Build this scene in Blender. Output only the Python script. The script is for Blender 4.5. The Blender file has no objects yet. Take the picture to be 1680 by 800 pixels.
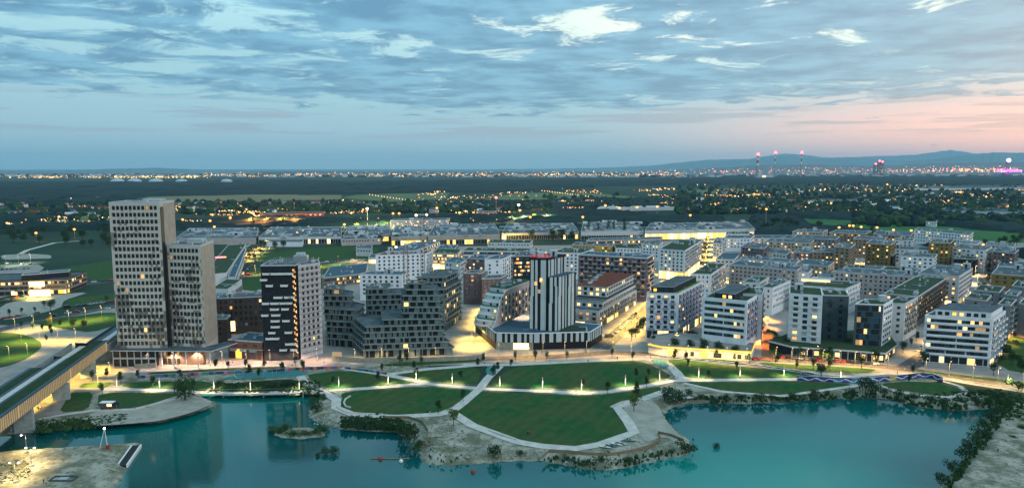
import bpy, math, random
import numpy as np
from mathutils import Vector, Matrix
from mathutils.geometry import tessellate_polygon
R = random.Random(7)
S = bpy.context.scene
C = S.collection
# ------------------------------------------------------------------ camera
F_PX, PITCH, CAM_H = 1120.0, math.radians(6.27), 100.0
cd = bpy.data.cameras.new('camera'); cam = bpy.data.objects.new('camera', cd); C.objects.link(cam)
cd.sensor_width = 36.0; cd.lens = 36.0*F_PX/1680.0; cd.clip_start = 1.0; cd.clip_end = 120000.0
cam.location = (0, 0, CAM_H); cam.rotation_euler = (math.pi/2-PITCH, 0, 0)
S.camera = cam
S.view_settings.view_transform = 'Standard'; S.view_settings.look = 'None'
S.view_settings.exposure = 0.38; S.view_settings.gamma = 1.0; S.view_settings.use_curve_mapping = False
S.cycles.use_denoising = True
S.cycles.max_bounces = 6; S.cycles.diffuse_bounces = 2; S.cycles.glossy_bounces = 2
S.cycles.transparent_max_bounces = 8; S.cycles.volume_bounces = 0
S.cycles.use_light_tree = True; S.cycles.sample_clamp_indirect = 4.0; S.cycles.sample_clamp_direct = 20.0
S.cycles.caustics_reflective = False; S.cycles.caustics_refractive = False
# ------------------------------------------------------------------ world
def nn(nt, t, **k):
    n = nt.nodes.new(t)
    for a, b in k.items(): setattr(n, a, b)
    return n
def sock(nt, s, v):
    if isinstance(v, bpy.types.NodeSocket): nt.links.new(v, s)
    elif v is not None: s.default_value = v
def mth(nt, op, a, b=None, c=None, clamp=False):
    n = nn(nt, 'ShaderNodeMath', operation=op); n.use_clamp = clamp
    sock(nt, n.inputs[0], a); sock(nt, n.inputs[1], b); sock(nt, n.inputs[2], c)
    return n.outputs[0]
def rmp(nt, v, a, b, c=0.0, d=1.0):
    n = nn(nt, 'ShaderNodeMapRange', interpolation_type='SMOOTHSTEP')
    sock(nt, n.inputs[0], v); n.inputs[1].default_value = a; n.inputs[2].default_value = b
    n.inputs[3].default_value = c; n.inputs[4].default_value = d
    return n.outputs[0]
def mixc(nt, f, a, b, mode='MIX'):
    n = nn(nt, 'ShaderNodeMix', data_type='RGBA', blend_type=mode)
    sock(nt, n.inputs[0], f); sock(nt, n.inputs[6], a if not isinstance(a, tuple) else (*a[:3], 1)); sock(nt, n.inputs[7], b if not isinstance(b, tuple) else (*b[:3], 1))
    return n.outputs[2]
def noise(nt, vec, scale, detail=4.0, rough=0.55, dist=0.0):
    n = nn(nt, 'ShaderNodeTexNoise'); sock(nt, n.inputs['Vector'], vec)
    n.inputs['Scale'].default_value = scale; n.inputs['Detail'].default_value = detail
    n.inputs['Roughness'].default_value = rough; n.inputs['Distortion'].default_value = dist
    return n.outputs[0]
def mapping(nt, vec, sc=(1, 1, 1), loc=(0, 0, 0), rot=(0, 0, 0)):
    n = nn(nt, 'ShaderNodeMapping'); sock(nt, n.inputs[0], vec)
    n.inputs['Location'].default_value = loc; n.inputs['Rotation'].default_value = rot; n.inputs['Scale'].default_value = sc
    return n.outputs[0]
def lin(r, g, b):
    return tuple(((c/12.92) if c <= 0.04045 else ((c+0.055)/1.055)**2.4) for c in (r, g, b))
SUN_EL, SUN_AZ = math.radians(14), math.radians(58)     # low glow beyond the right edge; azimuth measured from +Y towards +X
W = bpy.data.worlds.new('World'); S.world = W; W.use_nodes = True
nt = W.node_tree; nt.nodes.clear()
geo = nn(nt, 'ShaderNodeTexCoord').outputs['Generated']
sep = nn(nt, 'ShaderNodeSeparateXYZ'); nt.links.new(geo, sep.inputs[0])
X, Y, Z = sep.outputs
zc = mth(nt, 'MAXIMUM', Z, 0.0)
sky = nn(nt, 'ShaderNodeTexSky', sky_type='NISHITA', sun_disc=False, sun_elevation=math.radians(2), sun_rotation=SUN_AZ, altitude=100)
right = rmp(nt, X, 0.05, 0.68)
hl = mixc(nt, right, lin(.44, .66, .74), lin(.74, .64, .70))
ml = mixc(nt, right, lin(.53, .70, .78), lin(.97, .76, .74))
cr = mixc(nt, rmp(nt, zc, 0.0, 0.055), hl, ml)
cr = mixc(nt, rmp(nt, zc, 0.05, 0.13), cr, lin(.56, .74, .80))
cr = mixc(nt, rmp(nt, zc, 0.12, 0.24), cr, lin(.66, .84, .88))
zz = mth(nt, 'ADD', zc, 0.035)
cx = nn(nt, 'ShaderNodeCombineXYZ'); sock(nt, cx.inputs[0], mth(nt, 'DIVIDE', X, zz)); sock(nt, cx.inputs[1], mth(nt, 'DIVIDE', Y, zz))
pv = mapping(nt, cx.outputs[0], (1.15, 1.25, 1), (1.3, 0.4, 0), (0, 0, 0.12))
n1 = noise(nt, pv, 1.35, 10.0, 0.68, 0.55)
n2 = noise(nt, pv, 0.17, 3.0, 0.5)
nsum = mth(nt, 'ADD', mth(nt, 'MULTIPLY', n1, 0.68), mth(nt, 'MULTIPLY', n2, 0.32))
# cloud bank: clear near the horizon and on the low left, thick above, thin gaps high on the right
thr = rmp(nt, zc, 0.05, 0.115, 0.62, 0.415)
thr = mth(nt, 'ADD', thr, rmp(nt, X, -0.75, 0.05, 0.06, 0.0))
brk = mth(nt, 'MULTIPLY', mth(nt, 'MULTIPLY', rmp(nt, zc, 0.125, 0.165), rmp(nt, zc, 0.25, 0.20)), mth(nt, 'MULTIPLY', rmp(nt, X, -0.35, 0.1), rmp(nt, X, 0.5, 0.3)))
thr = mth(nt, 'ADD', thr, mth(nt, 'MULTIPLY', brk, 0.036))
cov = mth(nt, 'SUBTRACT', nsum, thr)
cov = rmp(nt, cov, -0.024, 0.05)
n3 = noise(nt, pv, 1.7, 6.0, 0.6)
ccol = mixc(nt, rmp(nt, n3, 0.35, 0.65), lin(.25, .48, .63), lin(.42, .65, .77))
ccol = mixc(nt, mth(nt, 'MULTIPLY', right, 0.25), ccol, lin(.55, .62, .70))
gap = mixc(nt, mth(nt, 'MULTIPLY', rmp(nt, zc, 0.10, 0.2), rmp(nt, X, -0.3, 0.3)), cr, lin(.93, .96, .90))
skc = mixc(nt, mth(nt, 'MULTIPLY', cov, 0.92), gap, ccol)
# streaks low on the right
st = noise(nt, mapping(nt, geo, (3.0, 3.0, 60.0)), 1.5, 4.0, 0.5)
stf = mth(nt, 'MULTIPLY', mth(nt, 'MULTIPLY', rmp(nt, st, 0.52, 0.60), rmp(nt, zc, 0.035, 0.055)), rmp(nt, zc, 0.10, 0.08))
skc = mixc(nt, mth(nt, 'MULTIPLY', stf, 0.55), skc, lin(.50, .56, .66))
up = mixc(nt, rmp(nt, zc, 0.26, 0.6), skc, (0.49, 0.81, 0.96))  # overhead sky outside the view, brightened to add fill light on the facades
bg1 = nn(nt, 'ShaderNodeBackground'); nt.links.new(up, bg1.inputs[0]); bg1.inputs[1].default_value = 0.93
bg2 = nn(nt, 'ShaderNodeBackground'); nt.links.new(sky.outputs[0], bg2.inputs[0]); bg2.inputs[1].default_value = 0.05
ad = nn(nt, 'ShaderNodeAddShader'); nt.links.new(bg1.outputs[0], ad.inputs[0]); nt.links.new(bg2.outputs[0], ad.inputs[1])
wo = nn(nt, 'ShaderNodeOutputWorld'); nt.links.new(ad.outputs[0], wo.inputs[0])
# ------------------------------------------------------------------ sun (soft dusk glow from the right, in front of the houses)
sd = bpy.data.lights.new('sun', 'SUN'); sd.energy = 1.05; sd.angle = math.radians(30); sd.color = (1.0, .92, .90)
so = bpy.data.objects.new('sun', sd); C.objects.link(so)
sv = Vector((math.sin(math.radians(128))*math.cos(math.radians(24)), math.cos(math.radians(128))*math.cos(math.radians(24)), math.sin(math.radians(24))))
so.rotation_euler = sv.to_track_quat('Z', 'Y').to_euler()
# ------------------------------------------------------------------ projection of a photo pixel on a level, in metres
def ray(u, v):
    a = (u-840)/F_PX; b = (400-v)/F_PX; c, s = math.cos(PITCH), math.sin(PITCH)
    return a, c+b*s, -s+b*c
def at(u, v, z=0.0):
    x, y, w = ray(u, v); t = (z-CAM_H)/w
    return (x*t, y*t)
# ------------------------------------------------------------------ materials
M = {}
def mat(name, col, rough=0.8, emit=None, es=1.0, var=0.12, vscale=0.25, metal=0.0, col2=None, bump=0.0, sampling=True):
    m = bpy.data.materials.new(name); m.use_nodes = True; nt = m.node_tree
    b = nt.nodes['Principled BSDF']; b.inputs['Roughness'].default_value = rough; b.inputs['Metallic'].default_value = metal
    b.inputs['Base Color'].default_value = (*col, 1)
    if name in ('dark', 'black', 'bluegrey', 'frame', 'frame_dark'): b.inputs['Specular IOR Level'].default_value = .12
    if name.startswith('glass'): b.inputs['Specular IOR Level'].default_value = .3
    if rough > .78: b.inputs['Specular IOR Level'].default_value = .08
    if var > 0 or col2:
        g = nn(nt, 'ShaderNodeNewGeometry').outputs['Position']
        n = noise(nt, g, vscale, 5.0, 0.62)
        f = rmp(nt, n, 0.30, 0.70)
        c2 = col2 or tuple(min(1, c*(1-2*var)) for c in col)
        o = mixc(nt, f, c2, col); nt.links.new(o, b.inputs['Base Color'])
        if bump:
            bn = nn(nt, 'ShaderNodeBump'); bn.inputs['Strength'].default_value = bump; bn.inputs['Distance'].default_value = 0.3
            nt.links.new(noise(nt, g, vscale*6, 4.0), bn.inputs['Height']); nt.links.new(bn.outputs[0], b.inputs['Normal'])
    if emit:
        b.inputs['Emission Color'].default_value = (*emit, 1); b.inputs['Emission Strength'].default_value = es
        if not sampling: m.cycles.emission_sampling = 'NONE'
    M[name] = m; return m
mat('white', (.66, .68, .70), .75, var=.07); mat('offwhite', (.52, .53, .53), .8, var=.08); mat('beige', (.40, .34, .27), .85, var=.1)
mat('tan', (.27, .20, .14), .85, var=.12); mat('brown', (.10, .07, .055), .8, var=.12); mat('brick', (.16, .085, .06), .85, var=.15)
mat('grey', (.22, .22, .23), .8, var=.1); mat('mauve', (.17, .135, .15), .8, var=.1); mat('dark', (.018, .023, .028), .5, var=.1)
mat('black', (.012, .013, .016), .5, var=.0); mat('bluegrey', (.06, .085, .10), .6, var=.1); mat('lilac', (.30, .28, .38), .7, var=.06)
mat('pinkwall', (.42, .36, .34), .8, var=.1); mat('olive', (.20, .15, .055), .85, var=.1); mat('yellowwall', (.42, .27, .05), .8, var=.08)
mat('redwall', (.30, .02, .02), .7, var=.08); mat('concrete', (.15, .20, .20), .9, col2=(.075, .11, .115), vscale=.35, bump=.3)
mat('slab', (.29, .35, .34), .9, var=.15, vscale=.6)
mat('gravel_roof', (.095, .12, .135), .95, col2=(.045, .062, .075), vscale=.25); mat('blue_roof', (.045, .09, .125), .85, col2=(.045, .08, .11), vscale=.2)
mat('green_roof', (.018, .055, .025), .95, col2=(.04, .05, .032), vscale=.3); mat('lush_roof', (.10, .20, .02), .95, col2=(.06, .13, .02), vscale=.4)
mat('red_roof', (.14, .045, .03), .9, var=.15); mat('rim', (.42, .44, .45), .6, var=.05); mat('steel', (.33, .35, .37), .4, metal=.6, var=0)
mat('glass', (.018, .026, .034), .12, var=0); mat('glass_blue', (.03, .07, .10), .1, var=0)
mat('frame', (.11, .115, .12), .6, var=0); mat('frame_white', (.6, .6, .58), .6, var=0); mat('frame_dark', (.03, .03, .035), .5, var=0)
mat('unit', (.42, .47, .50), .5, var=.15, vscale=1.2)
mat('lit_a', (.3, .2, .1), .5, emit=(1.0, .56, .17), es=1.5, var=0, sampling=False)
mat('lit_b', (.3, .2, .1), .5, emit=(1.0, .73, .35), es=1.35, var=0, sampling=False)
mat('lit_c', (.3, .2, .1), .5, emit=(1.0, .38, .10), es=1.1, var=0, sampling=False)
mat('lit_dim', (.1, .07, .04), .3, emit=(1.0, .62, .25), es=.35, var=0, sampling=False)
mat('lit_hot', (.4, .3, .2), .5, emit=(1.0, .68, .22), es=3.2, var=0, sampling=False)
mat('lit_yellow', (.4, .3, .1), .5, emit=(1.0, .52, .05), es=1.3, var=0, sampling=False)
mat('bulb_warm', (.5, .4, .2), .5, emit=(1.0, .72, .33), es=5, var=0, sampling=False)
mat('bulb_white', (.5, .4, .4), .5, emit=(1.0, .82, .72), es=6, var=0, sampling=False)
mat('bulb_orange', (.5, .3, .1), .5, emit=(1.0, .34, .06), es=2.6, var=0, sampling=False)
mat('bulb_red', (.5, .1, .1), .5, emit=(1.0, .07, .08), es=8, var=0, sampling=False)
mat('sign_red', (.4, .01, .02), .5, emit=(1.0, .04, .06), es=.5, var=0, sampling=False)
mat('magenta', (.4, .01, .3), .5, emit=(.9, .05, .8), es=5, var=0, sampling=False)
mat('grass', (.007, .070, .020), .95, col2=(.046, .068, .024), vscale=.045); mat('grass_lush', (.010, .070, .016), .95, col2=(.035, .062, .020), vscale=.09)
for gn in ('grass', 'grass_lush'):
    nt = M[gn].node_tree; b = nt.nodes['Principled BSDF']; src = b.inputs['Base Color'].links[0].from_socket; g = nn(nt, 'ShaderNodeNewGeometry').outputs['Position']
    sx = nn(nt, 'ShaderNodeSeparateXYZ'); nt.links.new(mapping(nt, g, (1, 1, 1), (0, 0, 0), (0, 0, .5)), sx.inputs[0])
    w_ = mth(nt, 'SINE', mth(nt, 'ADD', mth(nt, 'MULTIPLY', sx.outputs[0], 1.1), mth(nt, 'MULTIPLY', noise(nt, g, .08, 3.0), 7.0)))
    o = mixc(nt, mth(nt, 'MULTIPLY', rmp(nt, w_, -1, 1), .22), src, (.004, .030, .010)); wear = mth(nt, 'MULTIPLY', rmp(nt, noise(nt, g, .22, 9.0, .75), .50, .66), .7)
    nt.links.new(mixc(nt, wear, o, (.075, .075, .040)), b.inputs['Base Color'])
mat('scrubgrass', (.012, .035, .016), .95, col2=(.03, .045, .02), vscale=.3)
mat('path', (.46, .44, .41), .9, col2=(.34, .33, .31), vscale=.3); mat('paving', (.27, .255, .235), .9, col2=(.19, .185, .18), vscale=.15)
mat('asphalt', (.085, .083, .085), .85, col2=(.06, .06, .063), vscale=.2); mat('marking', (.6, .6, .58), .8, var=.1, vscale=2)
mat('sandpale', (.30, .29, .25), .95, col2=(.21, .215, .19), vscale=.2, bump=.4); mat('turquoise', (.05, .20, .20), .8, var=.15, vscale=1)
mat('field_a', (.11, .15, .075), .95, var=.15, vscale=.01); mat('field_b', (.17, .16, .095), .95, var=.12, vscale=.012); mat('field_c', (.035, .125, .04), .95, var=.15, vscale=.015)
mat('far_warm', (.3, .2, .1), .5, emit=(1.0, .56, .18), es=2.6, var=0, sampling=False); mat('far_orange', (.3, .2, .1), .5, emit=(1.0, .36, .08), es=2.6, var=0, sampling=False); mat('far_white', (.3, .2, .1), .5, emit=(1.0, .80, .6), es=2.6, var=0, sampling=False)
mat('panel_pale', (.40, .47, .48), .7, var=.05); mat('rail_green', (.05, .20, .15), .7, var=.1)
mat('orange_lit_paving', (.20, .11, .07), .9, var=.1)  # asphalt tinted orange: part of the alley's lamp light is in the colour
mat('mauvebrick', (.13, .095, .10), .85, var=.1)
mat('forest', (.006, .018, .022), .95, col2=(.010, .030, .028), vscale=.02); mat('leaf', (.042, .095, .028), .8, col2=(.016, .04, .018), vscale=.6)
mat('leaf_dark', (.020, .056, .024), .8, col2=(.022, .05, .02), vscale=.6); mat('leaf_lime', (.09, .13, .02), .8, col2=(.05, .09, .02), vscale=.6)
mat('leaf_warm', (.11, .10, .02), .8, col2=(.06, .07, .02), vscale=.6)  # yellowed leaf tone: the glow of nearby lamps is put into it
mat('bark', (.07, .05, .035), .9, var=.1); mat('hill', (.10, .17, .19), .95, col2=(.08, .14, .16), vscale=.0008)  # hill tone lightened: some of the distance haze is in the colour
mat('wood', (.20, .16, .11), .85, var=.15, vscale=2); mat('fence', (.30, .29, .21), .85, col2=(.2, .2, .15), vscale=.8)
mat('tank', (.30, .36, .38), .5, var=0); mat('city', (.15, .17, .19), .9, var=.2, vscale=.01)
mat('tyre', (.012, .012, .012), .8, var=0); mat('skin', (.35, .22, .16), .6, var=0); mat('cloth_dark', (.02, .02, .03), .9, var=0); mat('cloth_red', (.3, .03, .03), .9, var=0); mat('cloth_light', (.4, .4, .42), .9, var=0)
CARCOL = {'white': (.6, .6, .6), 'silver': (.32, .33, .35), 'black': (.012, .012, .015), 'red': (.30, .015, .015), 'dark blue': (.015, .03, .08), 'grey': (.10, .10, .11)}
for k, v in CARCOL.items(): mat('car_'+k, v, .3, var=0)
def panel_mat(name, light, darkc, cw, ch, base, amp):
    # a facade of separate cladding panels in two natural colours, the dark ones clustered
    m = bpy.data.materials.new(name); m.use_nodes = True; nt = m.node_tree; b = nt.nodes['Principled BSDF']; b.inputs['Roughness'].default_value = .85
    g = nn(nt, 'ShaderNodeNewGeometry').outputs['Position']
    sn = nn(nt, 'ShaderNodeVectorMath', operation='SNAP'); nt.links.new(g, sn.inputs[0]); sn.inputs[1].default_value = (cw, 400, ch)
    wn = nn(nt, 'ShaderNodeTexWhiteNoise', noise_dimensions='3D'); nt.links.new(sn.outputs[0], wn.inputs[0])
    big = noise(nt, mapping(nt, g, (1, .2, .6)), .06, 2.0)
    sz = nn(nt, 'ShaderNodeSeparateXYZ'); nt.links.new(g, sz.inputs[0])
    low = rmp(nt, sz.outputs[2], 70, 12, -.25, .35)
    t = mth(nt, 'ADD', mth(nt, 'MULTIPLY', mth(nt, 'SUBTRACT', big, .5), amp), mth(nt, 'ADD', low, base))
    f = mth(nt, 'LESS_THAN', wn.outputs[0], t)
    f2 = mth(nt, 'MULTIPLY', f, mth(nt, 'ADD', mth(nt, 'MULTIPLY', wn.outputs[0], .5), .6), clamp=True)
    o = mixc(nt, f2, light, darkc); nt.links.new(o, b.inputs['Base Color']); M[name] = m
panel_mat('timber_panels', (.44, .41, .35), (.055, .043, .033), 1.3, 1.75, .16, 3.2)
# water
m = bpy.data.materials.new('water'); m.use_nodes = True; nt = m.node_tree; b = nt.nodes['Principled BSDF']
g = nn(nt, 'ShaderNodeNewGeometry').outputs['Position']
big = noise(nt, g, .009, 2.0)
o = mixc(nt, rmp(nt, big, .42, .68), (.0001, .050, .052), (.0002, .105, .098))
sx = nn(nt, 'ShaderNodeSeparateXYZ'); nt.links.new(g, sx.inputs[0])
shal = mth(nt, 'MULTIPLY', rmp(nt, sx.outputs[0], 5, 75), rmp(nt, sx.outputs[0], 150, 90))
shal = mth(nt, 'MULTIPLY', shal, rmp(nt, sx.outputs[1], 285, 215))
o = mixc(nt, mth(nt, 'MULTIPLY', shal, .8), o, (.001, .20, .16))
nt.links.new(o, b.inputs['Base Color']); b.inputs['Roughness'].default_value = .06; b.inputs['IOR'].default_value = 1.5; b.inputs['Specular Tint'].default_value = (.08, .86, 1, 1)
bn = nn(nt, 'ShaderNodeBump'); bn.inputs['Strength'].default_value = .3; bn.inputs['Distance'].default_value = .05
nt.links.new(noise(nt, mapping(nt, g, (1, .6, 1)), 1.1, 3.0), bn.inputs['Height']); nt.links.new(bn.outputs[0], b.inputs['Normal']); M['water'] = m
# murals: (kind 0) blue wave band, (kind 1) coloured blocks; they run along the wall's own length stored as UV
def mural(name, kind):
    m = bpy.data.materials.new(name); m.use_nodes = True; nt = m.node_tree; b = nt.nodes['Principled BSDF']; b.inputs['Roughness'].default_value = .7
    uv = nn(nt, 'ShaderNodeTexCoord').outputs['UV']; s = nn(nt, 'ShaderNodeSeparateXYZ'); nt.links.new(uv, s.inputs[0]); u, v = s.outputs[0], s.outputs[1]
    sn = nn(nt, 'ShaderNodeVectorMath', operation='SNAP'); nt.links.new(uv, sn.inputs[0]); sn.inputs[1].default_value = (1.7 if kind else 4.0, 9, 9)
    wn = nn(nt, 'ShaderNodeTexWhiteNoise', noise_dimensions='3D'); nt.links.new(sn.outputs[0], wn.inputs[0])
    r = nn(nt, 'ShaderNodeValToRGB'); nt.links.new(wn.outputs[0], r.inputs[0]); r.color_ramp.interpolation = 'CONSTANT'
    cols = [(0, (.01, .02, .10)), (.45, (.02, .16, .26)), (.6, (.01, .03, .16)), (.86, (.12, .02, .14)), (.84, (.02, .28, .30)), (.94, (.45, .30, .03))] if not kind else \
           [(0, (.02, .03, .09)), (.3, (.35, .05, .16)), (.45, (.03, .12, .22)), (.65, (.25, .22, .30)), (.8, (.45, .14, .03)), (.9, (.02, .20, .12))]
    while len(r.color_ramp.elements) < len(cols): r.color_ramp.elements.new(.5)
    for e, (p, c) in zip(r.color_ramp.elements, cols): e.position = p; e.color = (*c, 1)
    o = r.outputs[0]
    if not kind:
        for (fr, ph, am, off, th, col) in ((.95, 0, .55, 1.2, .20, (.75, .78, .8)), (.95, .7, .55, 1.0, .10, (.05, .35, .5)), (.47, 1.4, .6, 1.3, .07, (.5, .08, .25))):
            w = mth(nt, 'ADD', mth(nt, 'MULTIPLY', mth(nt, 'SINE', mth(nt, 'ADD', mth(nt, 'MULTIPLY', u, fr), ph)), am), off)
            f = mth(nt, 'LESS_THAN', mth(nt, 'ABSOLUTE', mth(nt, 'SUBTRACT', v, w)), th); o = mixc(nt, f, o, col)
    nt.links.new(o, b.inputs['Base Color']); M[name] = m
mural('mural_wave', 0); mural('mural_blocks', 1)
# ------------------------------------------------------------------ mesh builder
class MB:
    def __init__(s): s.v = []; s.f = []; s.m = []; s.mats = []; s.uv = None
    def mi(s, name):
        if name not in s.mats: s.mats.append(name)
        return s.mats.index(name)
    def face(s, pts, m):
        i = len(s.v); s.v.extend(pts); s.f.append(tuple(range(i, i+len(pts)))); s.m.append(s.mi(m))
    def box(s, c, size, ang=0.0, m='white', top=None):
        hx, hy = size[0]/2, size[1]/2; ca, sa = math.cos(ang), math.sin(ang); z0, z1 = c[2], c[2]+size[2]
        P = [(c[0]+x*ca-y*sa, c[1]+x*sa+y*ca) for x, y in ((-hx, -hy), (hx, -hy), (hx, hy), (-hx, hy))]
        s.prism(P, z0, z1, m, top)
    def prism(s, P, z0, z1, m, top=None, bottom=True):
        n = len(P); i = len(s.v); s.v.extend([(x, y, z0) for x, y in P]+[(x, y, z1) for x, y in P]); k = s.mi(m)
        for a in range(n):
            b = (a+1) % n; s.f.append((i+a, i+b, i+n+b, i+n+a)); s.m.append(k)
        s.f.append(tuple(i+n+a for a in range(n))); s.m.append(s.mi(top or m))
        if bottom: s.f.append(tuple(i+a for a in reversed(range(n)))); s.m.append(k)
    def tube(s, a, b, r0, r1=None, n=6, m='steel', cap=True):
        r1 = r0 if r1 is None else r1; a = Vector(a); b = Vector(b); d = (b-a).normalized(); x = d.orthogonal().normalized(); y = d.cross(x); i = len(s.v)
        for p, r in ((a, r0), (b, r1)):
            for k in range(n):
                t = 2*math.pi*k/n; q = p+x*(r*math.cos(t))+y*(r*math.sin(t)); s.v.append(tuple(q))
        mm = s.mi(m)
        for k in range(n):
            l = (k+1) % n; s.f.append((i+k, i+l, i+n+l, i+n+k)); s.m.append(mm)
        if cap: s.f.append(tuple(i+n+k for k in range(n))); s.m.append(mm); s.f.append(tuple(i+k for k in reversed(range(n)))); s.m.append(mm)
    def ball(s, c, r, m, nu=8, nv=5, sz=1.0):
        i = len(s.v); mm = s.mi(m)
        for a in range(nv+1):
            th = math.pi*a/nv
            for k in range(nu):
                ph = 2*math.pi*k/nu; s.v.append((c[0]+r*math.sin(th)*math.cos(ph), c[1]+r*math.sin(th)*math.sin(ph), c[2]+r*sz*math.cos(th)))
        for a in range(nv):
            for k in range(nu):
                l = (k+1) % nu; s.f.append((i+a*nu+k, i+(a+1)*nu+k, i+(a+1)*nu+l, i+a*nu+l)); s.m.append(mm)
    def mesh(s, name, smooth=False):
        me = bpy.data.meshes.new(name); me.from_pydata(s.v, [], s.f)
        for k in s.mats: me.materials.append(M[k])
        me.polygons.foreach_set('material_index', s.m)
        if smooth: me.polygons.foreach_set('use_smooth', [True]*len(s.f))
        me.update(); return me
    def build(s, name, parent=None, smooth=False):
        return link(name, s.mesh(name, smooth), parent)
def link(name, me, parent=None, loc=None, rz=0.0):
    o = bpy.data.objects.new(name, me); C.objects.link(o)
    if parent is not None: o.parent = parent
    if loc is not None: o.location = loc; o.rotation_euler = (0, 0, rz)
    return o
def tag(o, label=None, cat=None, group=None, kind=None):
    if label: o['label'] = label
    if cat: o['category'] = cat
    if group: o['group'] = group
    if kind: o['kind'] = kind
    return o
def thing(name, label, cat, loc=(0, 0, 0), rz=0.0, group=None):
    o = bpy.data.objects.new(name, None); C.objects.link(o); o.location = loc; o.rotation_euler = (0, 0, rz); o.empty_display_size = .5
    return tag(o, label, cat, group)
def ccw(P):
    a = sum(P[i][0]*P[(i+1) % len(P)][1]-P[(i+1) % len(P)][0]*P[i][1] for i in range(len(P)))
    return P if a > 0 else P[::-1]
def sheet(name, P, z, m, kind='structure', label=None):
    # a level sheet over a world outline
    tris = tessellate_polygon([[Vector((x, y, 0)) for x, y in P]]); me = bpy.data.meshes.new(name)
    me.from_pydata([(x, y, z) for x, y in P], [], [tuple(t) for t in tris]); me.materials.append(M[m])
    if me.polygons and me.polygons[0].normal.z < 0: me.flip_normals()
    o = link(name, me); tag(o, label, None, None, kind); return o
def px_sheet(name, P, z, m, **k): return sheet(name, [at(u, v, z) for u, v in smooth_px(P) if True], z, m, **k)
def smooth_px(P, it=1):
    for _ in range(it):
        Q = []
        for i in range(len(P)):
            a, b = P[i], P[(i+1) % len(P)]
            if abs(a[0]-b[0])+abs(a[1]-b[1]) > 400: Q += [a, b]; continue
            Q += [(a[0]*.82+b[0]*.18, a[1]*.82+b[1]*.18), (a[0]*.18+b[0]*.82, a[1]*.18+b[1]*.82)]
        P = Q
    return P
def strip(name, pts, w, z, m, thick=0.0, kind='structure', world=False):
    # a ribbon of width w along photo points laid on level z
    W_ = [Vector(p) if world else Vector(at(u[0], u[1], z)) for p, u in zip(pts, pts)]
    L, Rr = [], []
    for i, p in enumerate(W_):
        d = (W_[min(i+1, len(W_)-1)]-W_[max(i-1, 0)]).normalized(); n = Vector((-d.y, d.x)); L.append(p+n*w/2); Rr.append(p-n*w/2)
    mb = MB()
    for i in range(len(W_)-1):
        q = [(Rr[i].x, Rr[i].y, z), (Rr[i+1].x, Rr[i+1].y, z), (L[i+1].x, L[i+1].y, z), (L[i].x, L[i].y, z)]
        mb.face(q, m)
        if thick:
            mb.face([(Rr[i].x, Rr[i].y, z-thick), (Rr[i+1].x, Rr[i+1].y, z-thick), (Rr[i+1].x, Rr[i+1].y, z), (Rr[i].x, Rr[i].y, z)], m)
            mb.face([(L[i+1].x, L[i+1].y, z-thick), (L[i].x, L[i].y, z-thick), (L[i].x, L[i].y, z), (L[i+1].x, L[i+1].y, z)], m)
    o = mb.build(name); tag(o, kind=kind); return o
# ------------------------------------------------------------------ ground with the lake bed, one sheet to the horizon
LAKE_PX = [(-90, 722), (0, 714), (60, 708), (150, 699), (205, 696), (261, 693), (316, 679), (345, 668), (357, 661), (340, 655), (326, 648), (345, 646), (420, 648), (470, 648), (505, 646),
 (530, 648), (522, 660), (508, 672), (507, 684), (525, 694), (545, 700), (570, 705), (605, 707), (650, 708), (668, 720), (688, 736), (690, 755), (705, 761), (740, 763), (785, 760), (850, 755), (890, 756),
 (925, 762), (972, 770), (1008, 770), (1044, 763), (1096, 751), (1130, 745), (1138, 734), (1129, 720), (1104, 701), (1089, 682), (1096, 671), (1121, 662), (1165, 661), (1225, 662), (1278, 659), (1315, 656), (1358, 655),
 (1394, 652), (1440, 653), (1466, 656), (1507, 667), (1567, 673), (1615, 671), (1641, 665), (1640, 672), (1626, 684), (1622, 704), (1605, 734), (1580, 752), (1566, 775), (1545, 796), (1520, 850), (1480, 1000),
 (150, 1000), (175, 850), (190, 800), (203, 780), (209, 768), (205, 752), (231, 726), (110, 734), (41, 738), (0, 742), (-90, 750)]
WZ = -2.0
lake = np.array([at(u, v, WZ) for u, v in LAKE_PX])
def sdf(px, py, poly):
    d = np.full(px.shape, 1e9); ins = np.zeros(px.shape, bool)
    for i in range(len(poly)):
        ax, ay = poly[i]; bx, by = poly[(i+1) % len(poly)]
        ex, ey = bx-ax, by-ay; t = np.clip(((px-ax)*ex+(py-ay)*ey)/(ex*ex+ey*ey+1e-9), 0, 1)
        d = np.minimum(d, np.hypot(px-ax-t*ex, py-ay-t*ey))
        c = ((ay > py) != (by > py)); xx = ax+(py-ay)*ex/(ey if abs(ey) > 1e-9 else 1e-9); ins ^= (c & (px < xx))
    return np.where(ins, d, -d)
def axis(lo, hi, step, far_lo, far_hi, g=1.35):
    a = list(np.arange(lo, hi+step, step)); s = step*4; x = a[-1]
    while x < far_hi: x += s; s *= g; a.append(x)
    s = step*4; x = a[0]
    while x > far_lo: x -= s; s *= g; a.insert(0, x)
    return np.array(a)
xs = axis(-300, 285, 1.3, -60000, 60000); ys = axis(120, 372, 1.3, -3000, 90000)
GX, GY = np.meshgrid(xs, ys); near = (np.abs(GX) < 420) & (GY > -100) & (GY < 420)
D = np.full(GX.shape, -100.0); D[near] = sdf(GX[near], GY[near], lake)
isl = [at(492+math.cos(t)*44, 710+math.sin(t)*9, WZ) for t in np.linspace(0, 6.28, 16, endpoint=False)]
D2 = np.full(GX.shape, 100.0); D2[near] = -sdf(GX[near], GY[near], np.array(isl)); D = np.minimum(D, D2)
rng = np.random.RandomState(3)
wob = 0.5*np.sin(GX*.9+np.cos(GY*.7)*2)+.4*np.sin(GY*1.3+GX*.31)
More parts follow.
